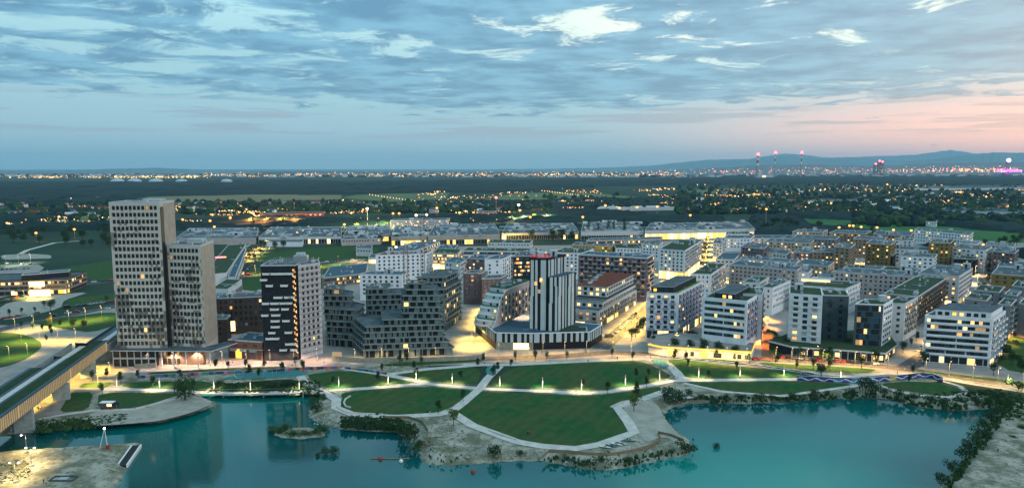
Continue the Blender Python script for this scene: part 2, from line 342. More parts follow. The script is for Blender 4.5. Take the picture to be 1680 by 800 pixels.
D = D+np.where(near, wob*.6, 0)
GZ = np.clip(WZ-D*.45, -6, 0)
GZ = np.where(D2 < 2, np.minimum(GZ, WZ+.6), GZ)
nx, ny = len(xs), len(ys)
co = np.stack([GX, GY, GZ], -1).reshape(-1, 3)
idx = np.arange(nx*ny).reshape(ny, nx); q = np.stack([idx[:-1, :-1], idx[:-1, 1:], idx[1:, 1:], idx[1:, :-1]], -1).reshape(-1, 4)
me = bpy.data.meshes.new('ground'); me.vertices.add(len(co)); me.vertices.foreach_set('co', co.ravel()); me.loops.add(q.size); me.loops.foreach_set('vertex_index', q.ravel())
me.polygons.add(len(q)); me.polygons.foreach_set('loop_start', np.arange(0, q.size, 4)); me.polygons.foreach_set('loop_total', np.full(len(q), 4)); me.update()
sand = np.clip((D+62)/14, 0, 1)*np.clip((352-GY)/6, 0, 1)
at_ = me.attributes.new('sand', 'FLOAT', 'POINT'); at_.data.foreach_set('value', sand.ravel())
m = bpy.data.materials.new('ground'); m.use_nodes = True; nt = m.node_tree; b = nt.nodes['Principled BSDF']; b.inputs['Roughness'].default_value = .95; b.inputs['Specular IOR Level'].default_value = .08
g = nn(nt, 'ShaderNodeNewGeometry').outputs['Position']; A = nn(nt, 'ShaderNodeAttribute'); A.attribute_name = 'sand'
gr = mixc(nt, rmp(nt, noise(nt, g, .004, 6.0), .35, .65), (.010, .034, .026), (.028, .050, .032))
sa = mixc(nt, rmp(nt, noise(nt, g, .12, 8.0, .7), .40, .62), (.115, .12, .085), (.30, .295, .25))
sa = mixc(nt, rmp(nt, noise(nt, g, .5, 8.0, .75), .54, .60), sa, (.07, .085, .05))
nt.links.new(mixc(nt, A.outputs['Fac'], gr, sa), b.inputs['Base Color'])
bn = nn(nt, 'ShaderNodeBump'); bn.inputs['Strength'].default_value = .5; bn.inputs['Distance'].default_value = .3
nt.links.new(noise(nt, g, .8, 6.0), bn.inputs['Height']); nt.links.new(bn.outputs[0], b.inputs['Normal']); M['ground'] = m
me.materials.append(m); tag(link('ground', me), kind='structure')
sheet('water', [(-330, -120), (330, -120), (330, 352), (-330, 352)], WZ, 'water')
# ------------------------------------------------------------------ pavements, roads, lawns
def ps(name, P, z, m): return px_sheet(name, P, z, m)
sheet('pavement', [(-330, 318), (-215, 312), (-196, 322), (-120, 338), (-20, 342), (60, 346), (150, 336), (230, 322), (300, 300), (420, 330), (760, 700), (700, 1060), (330, 1010), (120, 900), (-100, 880), (-170, 800), (-240, 560), (-330, 420)], .012, 'paving')
ps('plaza', [(-60, 690), (-60, 604), (0, 604), (70, 585), (110, 560), (190, 545), (205, 620), (150, 640), (145, 672), (95, 678), (40, 688)], .02, 'paving')
sheet('street', [(-330, 410), (-250, 405), (-205, 418), (-205, 432), (-255, 425), (-330, 432)], .03, 'paving')
def road(pts, w, m='asphalt', name='road', z=.045, marks=True):
    o = strip(name, pts, w, z, m)
    if marks:
        W_ = [Vector(at(u, v, z)) for u, v in pts]; mb = MB(); zz = z+.02
        for a, b_ in zip(W_[:-1], W_[1:]):
            L_ = (b_-a).length; d = (b_-a)/L_; n = Vector((-d.y, d.x)); t = 1.0
            while t < L_-4:
                p = a+d*t; q_ = a+d*(t+2.5); mb.face([(*(p-n*.09), zz), (*(q_-n*.09), zz), (*(q_+n*.09), zz), (*(p+n*.09), zz)], 'marking'); t += 6.5
        tag(mb.build('road_marking'), kind='structure')
    return o
road([(200, 606), (300, 602), (420, 597), (480, 596), (560, 594), (640, 591)], 7, 'paving', marks=False)
road([(640, 591), (790, 588), (900, 585), (1000, 578), (1060, 580), (1180, 584), (1250, 589), (1360, 594), (1440, 600), (1500, 607), (1600, 622), (1720, 640)], 8)
road([(985, 572), (1020, 541), (1060, 508), (1090, 484)], 10, z=.05)
road([(1482, 606), (1535, 572), (1600, 525), (1640, 480), (1665, 440)], 9, z=.055)
road([(1262, 590), (1262, 560), (1240, 528)], 8, 'orange_lit_paving', z=.05, marks=False)
road([(755, 590), (770, 560), (775, 530), (800, 510)], 9, 'paving', z=.05, marks=False)
road([(345, 470), (400, 452), (450, 446), (620, 425)], 9, z=.06)
road([(355, 470), (395, 430), (430, 405), (450, 398)], 14, z=.07)
road([(-40, 553), (30, 532), (100, 520), (195, 500)], 9, z=.06)
road([(0, 560), (60, 545), (110, 545), (160, 552)], 10, 'paving', z=.065, marks=False)
road([(140, 466), (195, 460)], 8, z=.06); road([(-40, 497), (30, 480), (60, 490)], 7, 'paving', z=.07, marks=False)
road([(1155, 450), (1155, 420), (1160, 395)], 10, z=.06); road([(1620, 470), (1600, 430), (1590, 410)], 8, z=.06)
LAWNS = [
 ('lawn', [(746, 675), (785, 643), (796, 641), (862, 644.5), (959, 648), (1000, 646), (1082, 633), (1085, 638), (1080, 643), (1005, 666), (1018, 685), (1030, 704), (1025, 712), (1000, 720), (972, 727), (945, 731), (890, 727), (849, 719), (802, 704), (775, 691), (752, 682)], 'grass'),
 ('lawn', [(559.5, 644), (610, 638), (702, 633), (782, 640), (768, 649), (738, 668), (716, 676), (647, 679.6), (579, 675), (555, 665), (562, 654)], 'grass'),
 ('lawn', [(506, 613), (565, 607), (634, 614), (689, 627), (592, 634), (540, 638), (507, 621)], 'grass'),
 ('lawn', [(645, 613), (766, 601), (785, 605), (789, 613), (782, 631), (694, 623)], 'grass'),
 ('lawn', [(796.5, 632), (840.5, 602), (917, 595), (1036, 590.5), (1058, 594), (1093, 610), (1102, 618), (1063, 628.5), (972, 641), (890, 635)], 'grass'),
 ('lawn', [(1095, 587), (1145, 592), (1200, 599), (1308, 609), (1335, 617), (1308, 619), (1180, 619.6), (1121, 618.5), (1102, 602)], 'grass_lush'),
 ('lawn', [(1122, 626), (1180, 626), (1308, 624.5), (1406, 629.5), (1358, 637), (1284, 646), (1225, 644.5), (1186, 639), (1151, 635)], 'grass'),
 ('lawn', [(1442, 629), (1492, 624.5), (1543, 628), (1576, 637), (1580, 643), (1558, 648), (1507, 644), (1466, 637)], 'grass_lush'),
 ('lawn', [(1242, 593), (1330, 599), (1400, 602), (1442, 606), (1418, 612), (1347, 609), (1254, 599)], 'grass_lush'),
 ('lawn', [(1150, 587), (1213, 592), (1210, 596), (1150, 590)], 'grass_lush'),
 ('lawn', [(1501, 606), (1567, 613), (1700, 629), (1700, 635), (1600, 620), (1504, 609)], 'grass_lush'),
 ('lawn', [(198, 635), (209, 626), (330, 624), (349, 628), (346, 635), (330, 641), (297, 638)], 'grass'),
 ('lawn', [(162, 643), (291, 644), (289, 650), (220, 669), (160, 669)], 'grass'),
 ('lawn', [(96, 676), (112, 650), (118, 643), (154, 642), (144, 672)], 'grass'),
 ('lawn', [(128, 635), (137, 628), (190, 626), (170, 636)], 'grass'),
 ('lawn', [(239, 614), (385, 606), (430, 608), (470, 604), (470, 601), (385, 603), (250, 609)], 'grass_lush'),
 ('lawn', [(400, 626), (469, 621), (504, 625), (524, 638), (400, 640), (341, 640), (355, 632)], 'scrubgrass'),
 ('lawn', [(-70, 545), (0, 545), (30, 546), (57, 554), (69, 563), (66, 572), (45, 587), (22, 597), (0, 603), (-70, 606)], 'grass_lush'),
 ('lawn', [(51, 528), (192, 509), (200, 530), (150, 545), (105, 539), (57, 531)], 'grass_lush'),
 ('lawn', [(111, 490), (189, 480), (200, 492), (150, 499), (105, 503)], 'grass'),
 ('lawn', [(72, 444), (186, 426), (230, 424), (230, 458), (142, 459), (142, 445)], 'grass_lush'),
 ('lawn', [(451, 412), (560, 404), (620, 404), (620, 425), (520, 427), (430, 432), (424, 426)], 'grass_lush'),
 ('lawn', [(419, 437), (520, 432), (590, 430), (590, 444), (500, 452), (397, 454)], 'grass'),
 ('lawn', [(395, 460), (431, 458), (540, 454), (540, 475), (397, 478)], 'grass_lush'),
 ('lawn', [(1625, 560), (1720, 540), (1720, 618), (1640, 604)], 'grass_lush'),
 ('lawn', [(620, 596), (790, 590), (790, 593), (640, 601)], 'grass_lush'),
 ('lawn', [(1380, 580), (1370, 560), (1400, 552), (1400, 575)], 'grass'),
 ('lawn', [(1268, 570), (1290, 560), (1290, 585), (1270, 585)], 'scrubgrass'),
 ('lawn', [(1490, 632), (1560, 622), (1720, 645), (1720, 668), (1640, 655), (1590, 640), (1540, 626)], 'scrubgrass'),
]
for i, (n_, P, m_) in enumerate(LAWNS): ps(n_, P, .09+.004*(i % 5), m_)
def path(pts, w=4.0, m='path', z=.15): return strip('path', pts, w, z, m)
path([(100, 636), (180, 638), (290, 640), (325, 643)], 3.4); path([(540, 640), (610, 636), (700, 629), (790, 637), (862, 640), (959, 644.5), (1000, 642), (1085, 628), (1105, 624), (1180, 623), (1308, 621.5)], 3.6, z=.16)
path([(560, 603), (634, 614), (700, 628)], 4, z=.165); path([(640, 613), (700, 605), (790, 598)], 4, z=.155)
path([(820, 600), (800, 620), (786, 638), (760, 660), (742, 674), (720, 679), (647, 683), (579, 679), (551, 668), (552, 655), (530, 642), (500, 628), (490, 612)], 4.2, z=.17)
path([(742, 676), (775, 697), (849, 724), (890, 731), (945, 735), (985, 728), (1020, 716), (1040, 708), (1030, 690), (1012, 667), (1060, 652), (1088, 642)], 4.4, z=.175)
path([(1120, 624), (1110, 610), (1095, 596), (1060, 588)], 5, z=.18); path([(1060, 588), (960, 592), (840, 598), (760, 598)], 4, z=.145)
path([(1122, 628), (1186, 642), (1284, 649), (1406, 632), (1440, 630), (1466, 640), (1507, 648), (1558, 651), (1588, 643), (1575, 633), (1545, 624)], 2.6, z=.185)
path([(1060, 584), (1150, 590), (1240, 599), (1320, 610), (1400, 617), (1450, 612), (1500, 613), (1600, 630), (1720, 648)], 3.4, z=.19)
path([(291, 652), (220, 671), (160, 672), (100, 680), (40, 692)], 2.5, z=.14); path([(1090, 640), (1110, 655), (1135, 650)], 3, z=.2)
path([(200, 610), (300, 606), (400, 600), (470, 599)], 3, z=.135)
path([(-40, 476), (10, 462), (60, 463)], 4, 'path', .1); path([(30, 418), (45, 410), (90, 398), (130, 395)], 6, 'path', .1)
ps('playground', [(800, 600), (815, 599), (814, 612), (806, 616), (796, 610)], .21, 'turquoise'); ps('playground', [(1065, 590), (1085, 588), (1096, 596), (1098, 602), (1084, 602)], .21, 'turquoise')
ps('playground', [(395, 612), (440, 609), (505, 608), (500, 616), (440, 620), (360, 622)], .2, 'turquoise')
ps('parking_lot', [(0, 500), (60, 486), (150, 478), (105, 492), (100, 505), (40, 520), (0, 525)], .08, 'sandpale')
ps('parking_lot', [(-30, 450), (0, 438), (60, 432), (75, 440), (40, 455), (-30, 458)], .08, 'paving')
ps('beach', [(205, 695), (150, 698), (146, 674), (220, 672), (290, 652), (325, 648), (352, 660), (316, 676), (261, 690)], .11, 'sandpale')
ps('beach', [(1040, 706), (1035, 690), (1018, 668), (1062, 654), (1080, 664), (1092, 690), (1118, 716), (1120, 730), (1090, 715), (1060, 725)], .12, 'sandpale')
ps('courtyard', [(60, 424), (5, 426), (0, 418), (50, 416), (84, 418), (84, 424)], .1, 'sandpale')
for P_ in ([(560, 337), (620, 333), (720, 335), (640, 341)], [(330, 333), (440, 329), (520, 331), (420, 336)], [(1040, 330), (1120, 326), (1180, 330), (1100, 335)], [(60, 337), (120, 333), (180, 335), (120, 341)], [(1240, 300), (1330, 298), (1350, 301), (1260, 303)]):
    sheet('field', [at(u, v, 14) for u, v in P_], 14.5, 'field_b') if False else sheet('field', [at(u, v) for u, v in P_], .35, 'field_b')
# far fields
for P, m_ in (([(190, 330), (190, 321), (290, 318), (400, 318), (560, 320), (560, 327), (400, 330)], 'field_b'), ([(560, 325), (600, 316), (740, 314), (730, 326), (650, 331)], 'field_a'), ([(790, 326), (860, 316), (990, 318), (1080, 326), (1000, 330), (900, 331)], 'field_a'),
        ([(1290, 352), (1400, 352), (1560, 368), (1720, 384), (1720, 400), (1600, 394), (1450, 378), (1330, 366)], 'field_c'), ([(30, 350), (180, 344), (190, 352), (180, 362), (60, 366)], 'field_a'), ([(0, 372), (30, 368), (60, 372), (0, 380)], 'field_b'), ([(290, 345), (380, 338), (420, 340), (380, 350)], 'field_a'), ([(1120, 312), (1220, 308), (1240, 316), (1160, 322)], 'field_a'), ([(480, 347), (700, 338), (710, 344), (520, 352)], 'field_a')):
    sheet('field', [at(u, v) for u, v in P], .3, m_)
# ------------------------------------------------------------------ building parts shared by many houses
CACHE = {}
def win_mesh(w, h, g, fr='frame'):
    k = ('w', round(w, 2), round(h, 2), g, fr)
    if k not in CACHE:
        mb = MB(); t = .09; x, z = w/2, h/2; o = .10
        mb.face([(-x+t, -.03, -z+t), (x-t, -.03, -z+t), (x-t, -.03, z-t), (-x+t, -.03, z-t)], g)
        if w > 1.7: mb.box((0, -.05, -z+t), (.07, .06, h-2*t), m=fr)
        for a in ((-x, -z, x, -z+t), (-x, z-t, x, z), (-x, -z+t, -x+t, z-t), (x-t, -z+t, x, z-t)):
            mb.box(((a[0]+a[2])/2, -o/2, a[1]), (a[2]-a[0], o, a[3]-a[1]), m=fr)
        CACHE[k] = mb.mesh('window')
    return CACHE[k]
def balc_mesh(w, d, m, rail='solid'):
    k = ('b', round(w, 1), round(d, 1), m, rail)
    if k not in CACHE:
        mb = MB(); mb.box((0, -d/2, 0), (w, d, .18), m=m)
        if rail == 'solid':
            mb.box((0, -d+.05, .18), (w, .1, .95), m=m); mb.box((-w/2+.05, -d/2+.05, .18), (.1, d-.1, .95), m=m); mb.box((w/2-.05, -d/2+.05, .18), (.1, d-.1, .95), m=m)
        else:
            for x in np.linspace(-w/2+.05, w/2-.05, int(w/.35)+1): mb.box((x, -d+.05, .18), (.06, .06, .9), m='frame_dark')
            mb.box((0, -d+.05, 1.08), (w, .08, .08), m='frame_dark')
        CACHE[k] = mb.mesh('balcony')
    return CACHE[k]
def unit_mesh(kind):
    k = ('u', kind)
    if k not in CACHE:
        mb = MB()
        if kind == 0: mb.box((0, 0, 0), (2.6, 1.7, 1.3), m='unit'); mb.tube((-.6, 0, 1.3), (-.6, 0, 1.55), .45, m='steel'); mb.tube((.6, 0, 1.3), (.6, 0, 1.55), .45, m='steel')
        elif kind == 1: mb.box((0, 0, 0), (1.3, 1.3, .8), m='unit'); mb.tube((0, 0, .8), (0, 0, 1.9), .3, m='steel')
        elif kind == 2: mb.box((0, 0, 0), (4.2, 2.4, .35), m='unit'); mb.face([(-2, -1.1, .4), (2, -1.1, .4), (2, 1.1, 1.2), (-2, 1.1, 1.2)], 'glass_blue')
        elif kind == 4:
            mb.box((0, 0, 0), (8, .55, .5), m='steel'); mb.box((3.8, 1.6, 0), (.5, 3, .5), m='steel')
        elif kind == 5:
            mb.box((0, 0, 0), (2.2, .9, .25), m='steel'); mb.tube((.5, 0, .25), (.5, 0, 1.3), .22, m='frame_white')
        elif kind == 6:
            for q in range(1): mb.face([(-3, q*1.5, .15), (3, q*1.5, .15), (3, q*1.5+1.1, .7), (-3, q*1.5+1.1, .7)], 'glass_blue'); mb.box((0, q*1.5+1.0, 0), (6, .1, .6), m='rim')
        else: mb.box((0, 0, 0), (3.4, 3.0, 2.7), m='rim'); mb.box((0, -1.53, .1), (1, .06, 2.1), m='dark')
        CACHE[k] = mb.mesh('rooftop_unit')
    return CACHE[k]
LITS = ['lit_a', 'lit_b', 'lit_c', 'lit_a', 'lit_dim', 'lit_dim']
class Bld:
    def __init__(s, name, label, cat, poly, h, z0=0.0, wall='white', roof='gravel_roof', rim='rim', fl=3.1, g=4.0, sp=3.3, ww=1.75, wh=1.7, lit=.22, glass='glass', frame='frame',
                 style='punch', faces=None, units=12, pent=None, shop=None, bal='rim', rail='solid', group=None, wallm=None, far=False, top=.6, seed=None, bev=2, jitter=.0, curtain=False):
        s.R = random.Random(seed if seed is not None else hash(name+label) % 9999 if False else sum(map(ord, label)))
        poly = ccw([tuple(p[:2]) for p in poly]); s.poly = poly; s.h = h; s.z0 = z0; s.wall = wall
        cx = sum(p[0] for p in poly)/len(poly); cy = sum(p[1] for p in poly)/len(poly); s.c = (cx, cy)
        s.root = thing(name, label, cat, (cx, cy, z0), 0, group); s.nw = 0; s.nb = 0; s.rest = MB(); s.lit = lit; s.p = dict(curtain=curtain, ww=ww, wh=wh, sp=sp, fl=fl, g=g, glass=glass, frame=frame, bal=bal, rail=rail, jit=jitter)
        L = [(x-cx, y-cy) for x, y in poly]; s.L = L
        mb = MB(); mb.prism(L, 0, h, wall, roof); mb.build('wall', s.root)
        # parapet ring and the roof sheet within it
        pb = MB(); n = len(L); t = .35
        inn = s.inset(t)
        for i in range(n):
            j = (i+1) % n; a, b, c, d = s.off(L, -.05)[i], s.off(L, -.05)[j], inn[j], inn[i]
            pb.prism([a, b, c, d], h+.003, h+top, rim)
        pb.build('parapet', s.root)
        rb = MB(); rb.prism(s.inset(t+.02), h+.004, h+.12, roof); rb.build('roof', s.root)
        s.units(units, h+.12, s.inset(2.2))
        if pent:
            for (fa, fb, ph, pm) in (pent if isinstance(pent, list) else [pent]): s.penthouse(fa, fb, ph, pm)
        if style != 'none' or faces:
            for i in range(n):
                st = (faces or {}).get(i, style)
                if st and st != 'none' and s.visible(i): s.facade(i, st)
        if shop:
            for i in range(n):
                if s.visible(i): s.shopfront(i, shop)
        s.flush()
    def off(s, L, d):
        n = len(L); out = []
        for i in range(n):
            p0, p1, p2 = Vector(L[i-1]), Vector(L[i]), Vector(L[(i+1) % n])
            e1 = (p1-p0).normalized(); e2 = (p2-p1).normalized(); n1 = Vector((-e1.y, e1.x)); n2 = Vector((-e2.y, e2.x))
            k = 1+n1.dot(n2)
            q = p1+(n1+n2)*(d/max(k, .35)); out.append((q.x, q.y))
        return out
    def inset(s, d): return s.off(s.L, d)
    def visible(s, i):
        n = len(s.L); p = s.poly[i]; q = s.poly[(i+1) % n]; mx, my = (p[0]+q[0])/2, (p[1]+q[1])/2; nx_, ny_ = q[1]-p[1], -(q[0]-p[0])
        return any(nx_*(cx-mx)+ny_*(0-my) > 0 for cx in (-30, 0, 30)) and math.hypot(nx_, ny_) > 2.2
    def frame_of(s, i):
        p = Vector(s.L[i]); q = Vector(s.L[(i+1) % len(s.L)]); d = q-p; Ln = d.length; d.normalize(); return p, d, Vector((d.y, -d.x)), Ln, math.atan2(d.y, d.x)
    def add_win(s, p, d, nrm, ang, x, z, w, h, gl=None, name='window'):
        g = gl or (s.R.choice(LITS) if s.R.random() < s.lit else s.p['glass'] if s.lit < .03 else s.R.choice([s.p['glass']]*6+['glass_blue', 'glass_blue', 'frame', 'unit' if s.R.random() < .4 else 'glass']))
        c = p+d*x+nrm*.01
        if s.nw < 100:
            link(name, win_mesh(w, h, g, s.p['frame']), s.root, (c.x, c.y, z), ang); s.nw += 1
        else:
            a = c-d*(w/2)+nrm*.05; b = c+d*(w/2)+nrm*.05; z0, z1 = z-h/2, z+h/2
            s.rest.face([(a.x, a.y, z0), (b.x, b.y, z0), (b.x, b.y, z1), (a.x, a.y, z1)], g)
    def add_balc(s, p, d, nrm, ang, x, z, w, dep=1.5, m=None):
        if s.nb >= 100: return
        c = p+d*x+nrm*.02; link('balcony', balc_mesh(w, dep, m or s.p['bal'], s.p['rail']), s.root, (c.x, c.y, z), ang); s.nb += 1
    def facade(s, i, st, z0=None, z1=None, x0=1.2, x1=None):
        p, d, nrm, Ln, ang = s.frame_of(i); P = s.p; z0 = P['g'] if z0 is None else z0; z1 = s.h if z1 is None else z1
        nf = max(1, int((z1-z0-.25)/P['fl']+.15)); fl = (z1-z0-.3)/nf; x1 = Ln-x0 if x1 is None else x1; W_ = x1-x0
        if W_ < 1.2: return
        for k in range(nf-1, -1, -1):
            zc_ = z0+fl*(k+.5)
            if st == 'band' or st == 'bandbalc':
                nseg = max(1, int(W_/s.R.uniform(9, 14)))
                for t in range(nseg):
                    a = x0+W_*t/nseg; b = x0+W_*(t+1)/nseg-(.5 if t < nseg-1 else 0); mb = MB(); x = a; zl, zh = (-fl*.47, fl*.40) if P.get('curtain') else (-fl*.46, fl*.3) if st == 'bandbalc' else (-fl*.27, fl*.25)
                    while x < b-.3:
                        w = min(s.R.uniform(1.3, 2.2), b-x); g = s.R.choice(LITS) if s.R.random() < s.lit else ('glass' if s.R.random() < .6 else 'glass_blue')
                        q0 = p+d*(x-a); q1 = p+d*(x-a+w-.1)
                        mb.face([(x-a, -.04, zl), (x-a+w-.1, -.04, zl), (x-a+w-.1, -.04, zh), (x-a, -.04, zh)], g)
                        mb.face([(x-a+w-.1, -.06, zl), (x-a+w, -.06, zl), (x-a+w, -.06, zh), (x-a+w-.1, -.06, zh)], P['frame']); x += w
                    o = mb.build('window_band', s.root); c = p+d*a; o.location = (c.x, c.y, zc_); o.rotation_euler = (0, 0, ang)
                if st == 'bandbalc':
                    c = p+d*(x0+W_/2)+nrm*.02; link('balcony', balc_mesh(W_+.6, 1.3, P['bal'], 'solid'), s.root, (c.x, c.y, zc_-fl*.5), ang)
            else:
                nc = max(1, int(W_/P['sp'])); sp = W_/nc
                for c_ in range(nc):
                    x = x0+sp*(c_+.5)+(s.R.uniform(-1, 1)*P['jit']*sp)
                    w, h = P['ww'], P['wh']
                    if P['jit']: w = P['ww']*s.R.choice([.7, 1, 1.5])
                    if st == 'balc' and (c_ % 2 == (k % 2 if P['rail'] == 'stagger' else 0)):
                        s.add_win(p, d, nrm, ang, x, zc_-.1, min(sp*.75, 2.4), min(fl*.72, 2.2)); s.add_balc(p, d, nrm, ang, x, zc_-fl*.5+.1, min(sp*.95, 3.6))
                    elif st == 'balcs':
                        if (c_+k) % 2 == 0: s.add_balc(p, d, nrm, ang, x, zc_-fl*.5+.1, min(sp*.98, 3.4), 1.2)
                        s.add_win(p, d, nrm, ang, x, zc_-.1, min(sp*.6, 2.0), min(fl*.68, 2.1))
                    elif st == 'sparse' and s.R.random() < .45: continue
                    else: s.add_win(p, d, nrm, ang, x, zc_, w, h)
    def shopfront(s, i, lit):
        p, d, nrm, Ln, ang = s.frame_of(i); g = min(s.p['g'], s.h)-.6
        if Ln < 5: return
        mb = MB(); x = .6; H = g-.5
        while x < Ln-1.2:
            w = min(s.R.uniform(2.4, 4.5), Ln-.6-x); gm = s.R.choice(['lit_hot', 'lit_b', 'lit_a', 'lit_yellow']) if s.R.random() < lit else 'glass'
            mb.face([(x, -.05, .3), (x+w-.35, -.05, .3), (x+w-.35, -.05, .3+H), (x, -.05, .3+H)], gm)
            mb.box((x+w-.18, -.08, 0), (.3, .14, g), m=s.wall); x += w
        mb.box((Ln/2, -.12, g), (Ln, .24, .25), m='rim')
        o = mb.build('shopfront', s.root); o.location = (p.x, p.y, 0); o.rotation_euler = (0, 0, ang)
    def units(s, n, z, area):
        big = s.root.name.startswith('factory')
        xs_ = [a[0] for a in area]; ys_ = [a[1] for a in area]; k = 0; tr = 0
        base = s.frame_of(0)[4]
        while k < n and tr < n*12:
            tr += 1; x = s.R.uniform(min(xs_), max(xs_)); y = s.R.uniform(min(ys_), max(ys_))
            if not inside(x, y, area): continue
            link('rooftop_unit', unit_mesh(s.R.choice([0, 1, 1, 2, 3, 4, 4, 5, 5, 6])), s.root, (x, y, z), base+s.R.choice([0, math.pi/2])).scale = [s.R.uniform(2, 7), s.R.uniform(1.5, 3), s.R.uniform(.8, 1.6)] if big else [s.R.uniform(.8, 1.5)]*3; k += 1
    def penthouse(s, fa, fb, ph, pm, lit=.4):
        # a set-back top storey between fractions fa..fb of the roof along the front edge
        p, d, nrm, Ln, ang = s.frame_of(0); q = Vector(s.L[2])-Vector(s.L[1]); dep = q.length; q.normalize()
        a = p+d*(Ln*fa)+q*2.0; b = p+d*(Ln*fb)+q*2.0; dd = max(3, dep-4.0)
        P = [tuple(a), tuple(b), tuple(b+q*dd), tuple(a+q*dd)]; mb = MB(); mb.prism(P, s.h+.125, s.h+.12+ph, pm, 'gravel_roof')
        o = mb.build('penthouse', s.root)
        x = 1.0; L2 = (b-a).length
        while x < L2-2:
            c = a+d*(x+1)+nrm*.02; g = s.R.choice(['lit_a', 'lit_b', 'lit_yellow']) if s.R.random() < lit else 'glass'
            link('window', win_mesh(2.0, 1.9, g, s.p['frame']), o, (c.x, c.y, s.h+.12+ph*.5), ang); x += 3.2
        k = MB(); k.prism(Bld_off(P, -.25), s.h+.125+ph, s.h+.37+ph, 'rim', 'gravel_roof'); k.build('roof_slab', o)
    def panel(s, i, m, z0=0.0, z1=None):
        p, d, nrm, Ln, ang = s.frame_of(i); z1 = z1 or s.h; a = p+nrm*.02; b = a+d*Ln; mb = MB(); mb.face([(a.x, a.y, z0), (b.x, b.y, z0), (b.x, b.y, z1), (a.x, a.y, z1)], m); return mb.build('cladding', s.root)
    def flush(s):
        if s.rest.f: tag(s.rest.build('windows', s.root), kind='stuff')
def Bld_off(P, d):
    c = (sum(p[0] for p in P)/len(P), sum(p[1] for p in P)/len(P)); return [(p[0]+(p[0]-c[0])/max(1e-6, math.hypot(p[0]-c[0], p[1]-c[1]))*(-d), p[1]+(p[1]-c[1])/max(1e-6, math.hypot(p[0]-c[0], p[1]-c[1]))*(-d)) for p in P]
def inside(x, y, P):
    c = False; n = len(P)
    for i in range(n):
        ax, ay = P[i]; bx, by = P[(i+1) % n]
        if ((ay > y) != (by > y)) and x < (bx-ax)*(y-ay)/(by-ay)+ax: c = not c
    return c
def rp(A, B_, Cc, h):
    a, b, c = at(*A, h), at(*B_, h), at(*Cc, h); return [a, b, c, (a[0]+c[0]-b[0], a[1]+c[1]-b[1])]
# ------------------------------------------------------------------ the two timber-panel towers
def hoho(name, label, P, h, cols, rows):
    b = Bld(name, label, 'tower', P, h, wall='timber_panels', roof='gravel_roof', fl=3.45, g=9.5, sp=2.05, ww=1.4, wh=2.0, lit=.02, style='punch', units=6, frame='frame_dark', faces={1: 'none'}, top=.9, seed=5); return b
hA = hoho('timber_tower', 'tallest beige panelled high-rise with rows of small dark windows', [(-202, 342), (-177, 343), (-180, 364), (-205, 364)], 82.6, 12, 22)
mb = MB(); p, d, nrm, Ln, ang = hA.frame_of(1); c0 = p+d*2.2+nrm*.12; mb.box((c0.x, c0.y, 9), (4.2, .22, 72), ang, 'dark'); mb.build('recess_shade_strip', hA.root)  # dark strip standing in for the shade of a recessed slot
mb = MB(); mb.box((4, 4, 82.9), (9, 6, 1.6), 0, 'unit'); mb.build('plant_room', hA.root)
hB = hoho('timber_tower', 'shorter beige panelled tower attached to the right of the tallest high-rise', [(-176.6, 347), (-158, 344), (-161, 366), (-179.6, 367)], 60.8, 7, 15)
for b_, x0_ in ((hA, 4.6), (hB, .2)):
    mb = MB(); p, d, nrm, Ln, ang = b_.frame_of(1); c0 = p+d*((Ln+x0_)/2)+nrm*.03; mb.box((c0.x, c0.y, 9.2), (Ln-x0_-.1, .06, b_.h-9.4), ang, 'beige'); mb.build('side_cladding', b_.root)
mb = MB(); mb.box((2, 3, 61.1), (8, 5, 2.4), 0, 'unit'); mb.build('plant_room', hB.root)
# podium with white frame canopy
t = thing('podium_canopy', 'white framed two storey glazed canopy wrapping the foot of the beige towers', 'canopy', (-180, 352, 0))
mb = MB(); P = [(-24, -14), (28, -15), (42, 20), (38, 22), (22, -6), (-24, -6)]; mb.prism(P, 8.2, 8.7, 'rim', 'gravel_roof'); mb.build('roof', t)
mb = MB(); mb.prism([(-23, -12.5), (-1, -12.8), (-1, -10.5), (-23, -10)], 0.05, 8.15, 'dark'); mb.build('glazed_wall', t)
for k in range(7):
    mb = MB(); mb.box((-23+k*3.6, -13.0, 0.05), (.35, .35, 8.1), 0, 'rim'); mb.build('mullion_post', t)
mb = MB(); mb.box((-12, -13.05, 3.9), (22, .3, .8), 0, 'rim'); mb.build('spandrel', t)
for k in range(5):
    mb = MB(); mb.box((2+k*6.2, -13.6-.1*k, 0.05), (.45, .45, 8.1), 0, 'frame_white'); mb.build('column', t)
mb = MB(); mb.prism([(0, -9.2), (21.5, -9.9), (21.6, -9.0), (0, -8.4)], .05, 8.15, 'tan'); mb.build('wall', t)
for k in range(9):
    link('window', win_mesh(1.5, 2.4, 'lit_dim' if k % 3 == 0 else 'glass', 'frame_dark'), t, (1.6+k*2.3, -9.35-.03*k*1.1, 5.6), -.03); link('window', win_mesh(1.8, 2.8, 'glass', 'frame_dark'), t, (1.6+k*2.3, -9.35-.03*k*1.1, 1.9), -.03)
def BB(name, label, poly, h, **k): return Bld(name, label, k.pop('cat', 'building'), poly, h, **k)
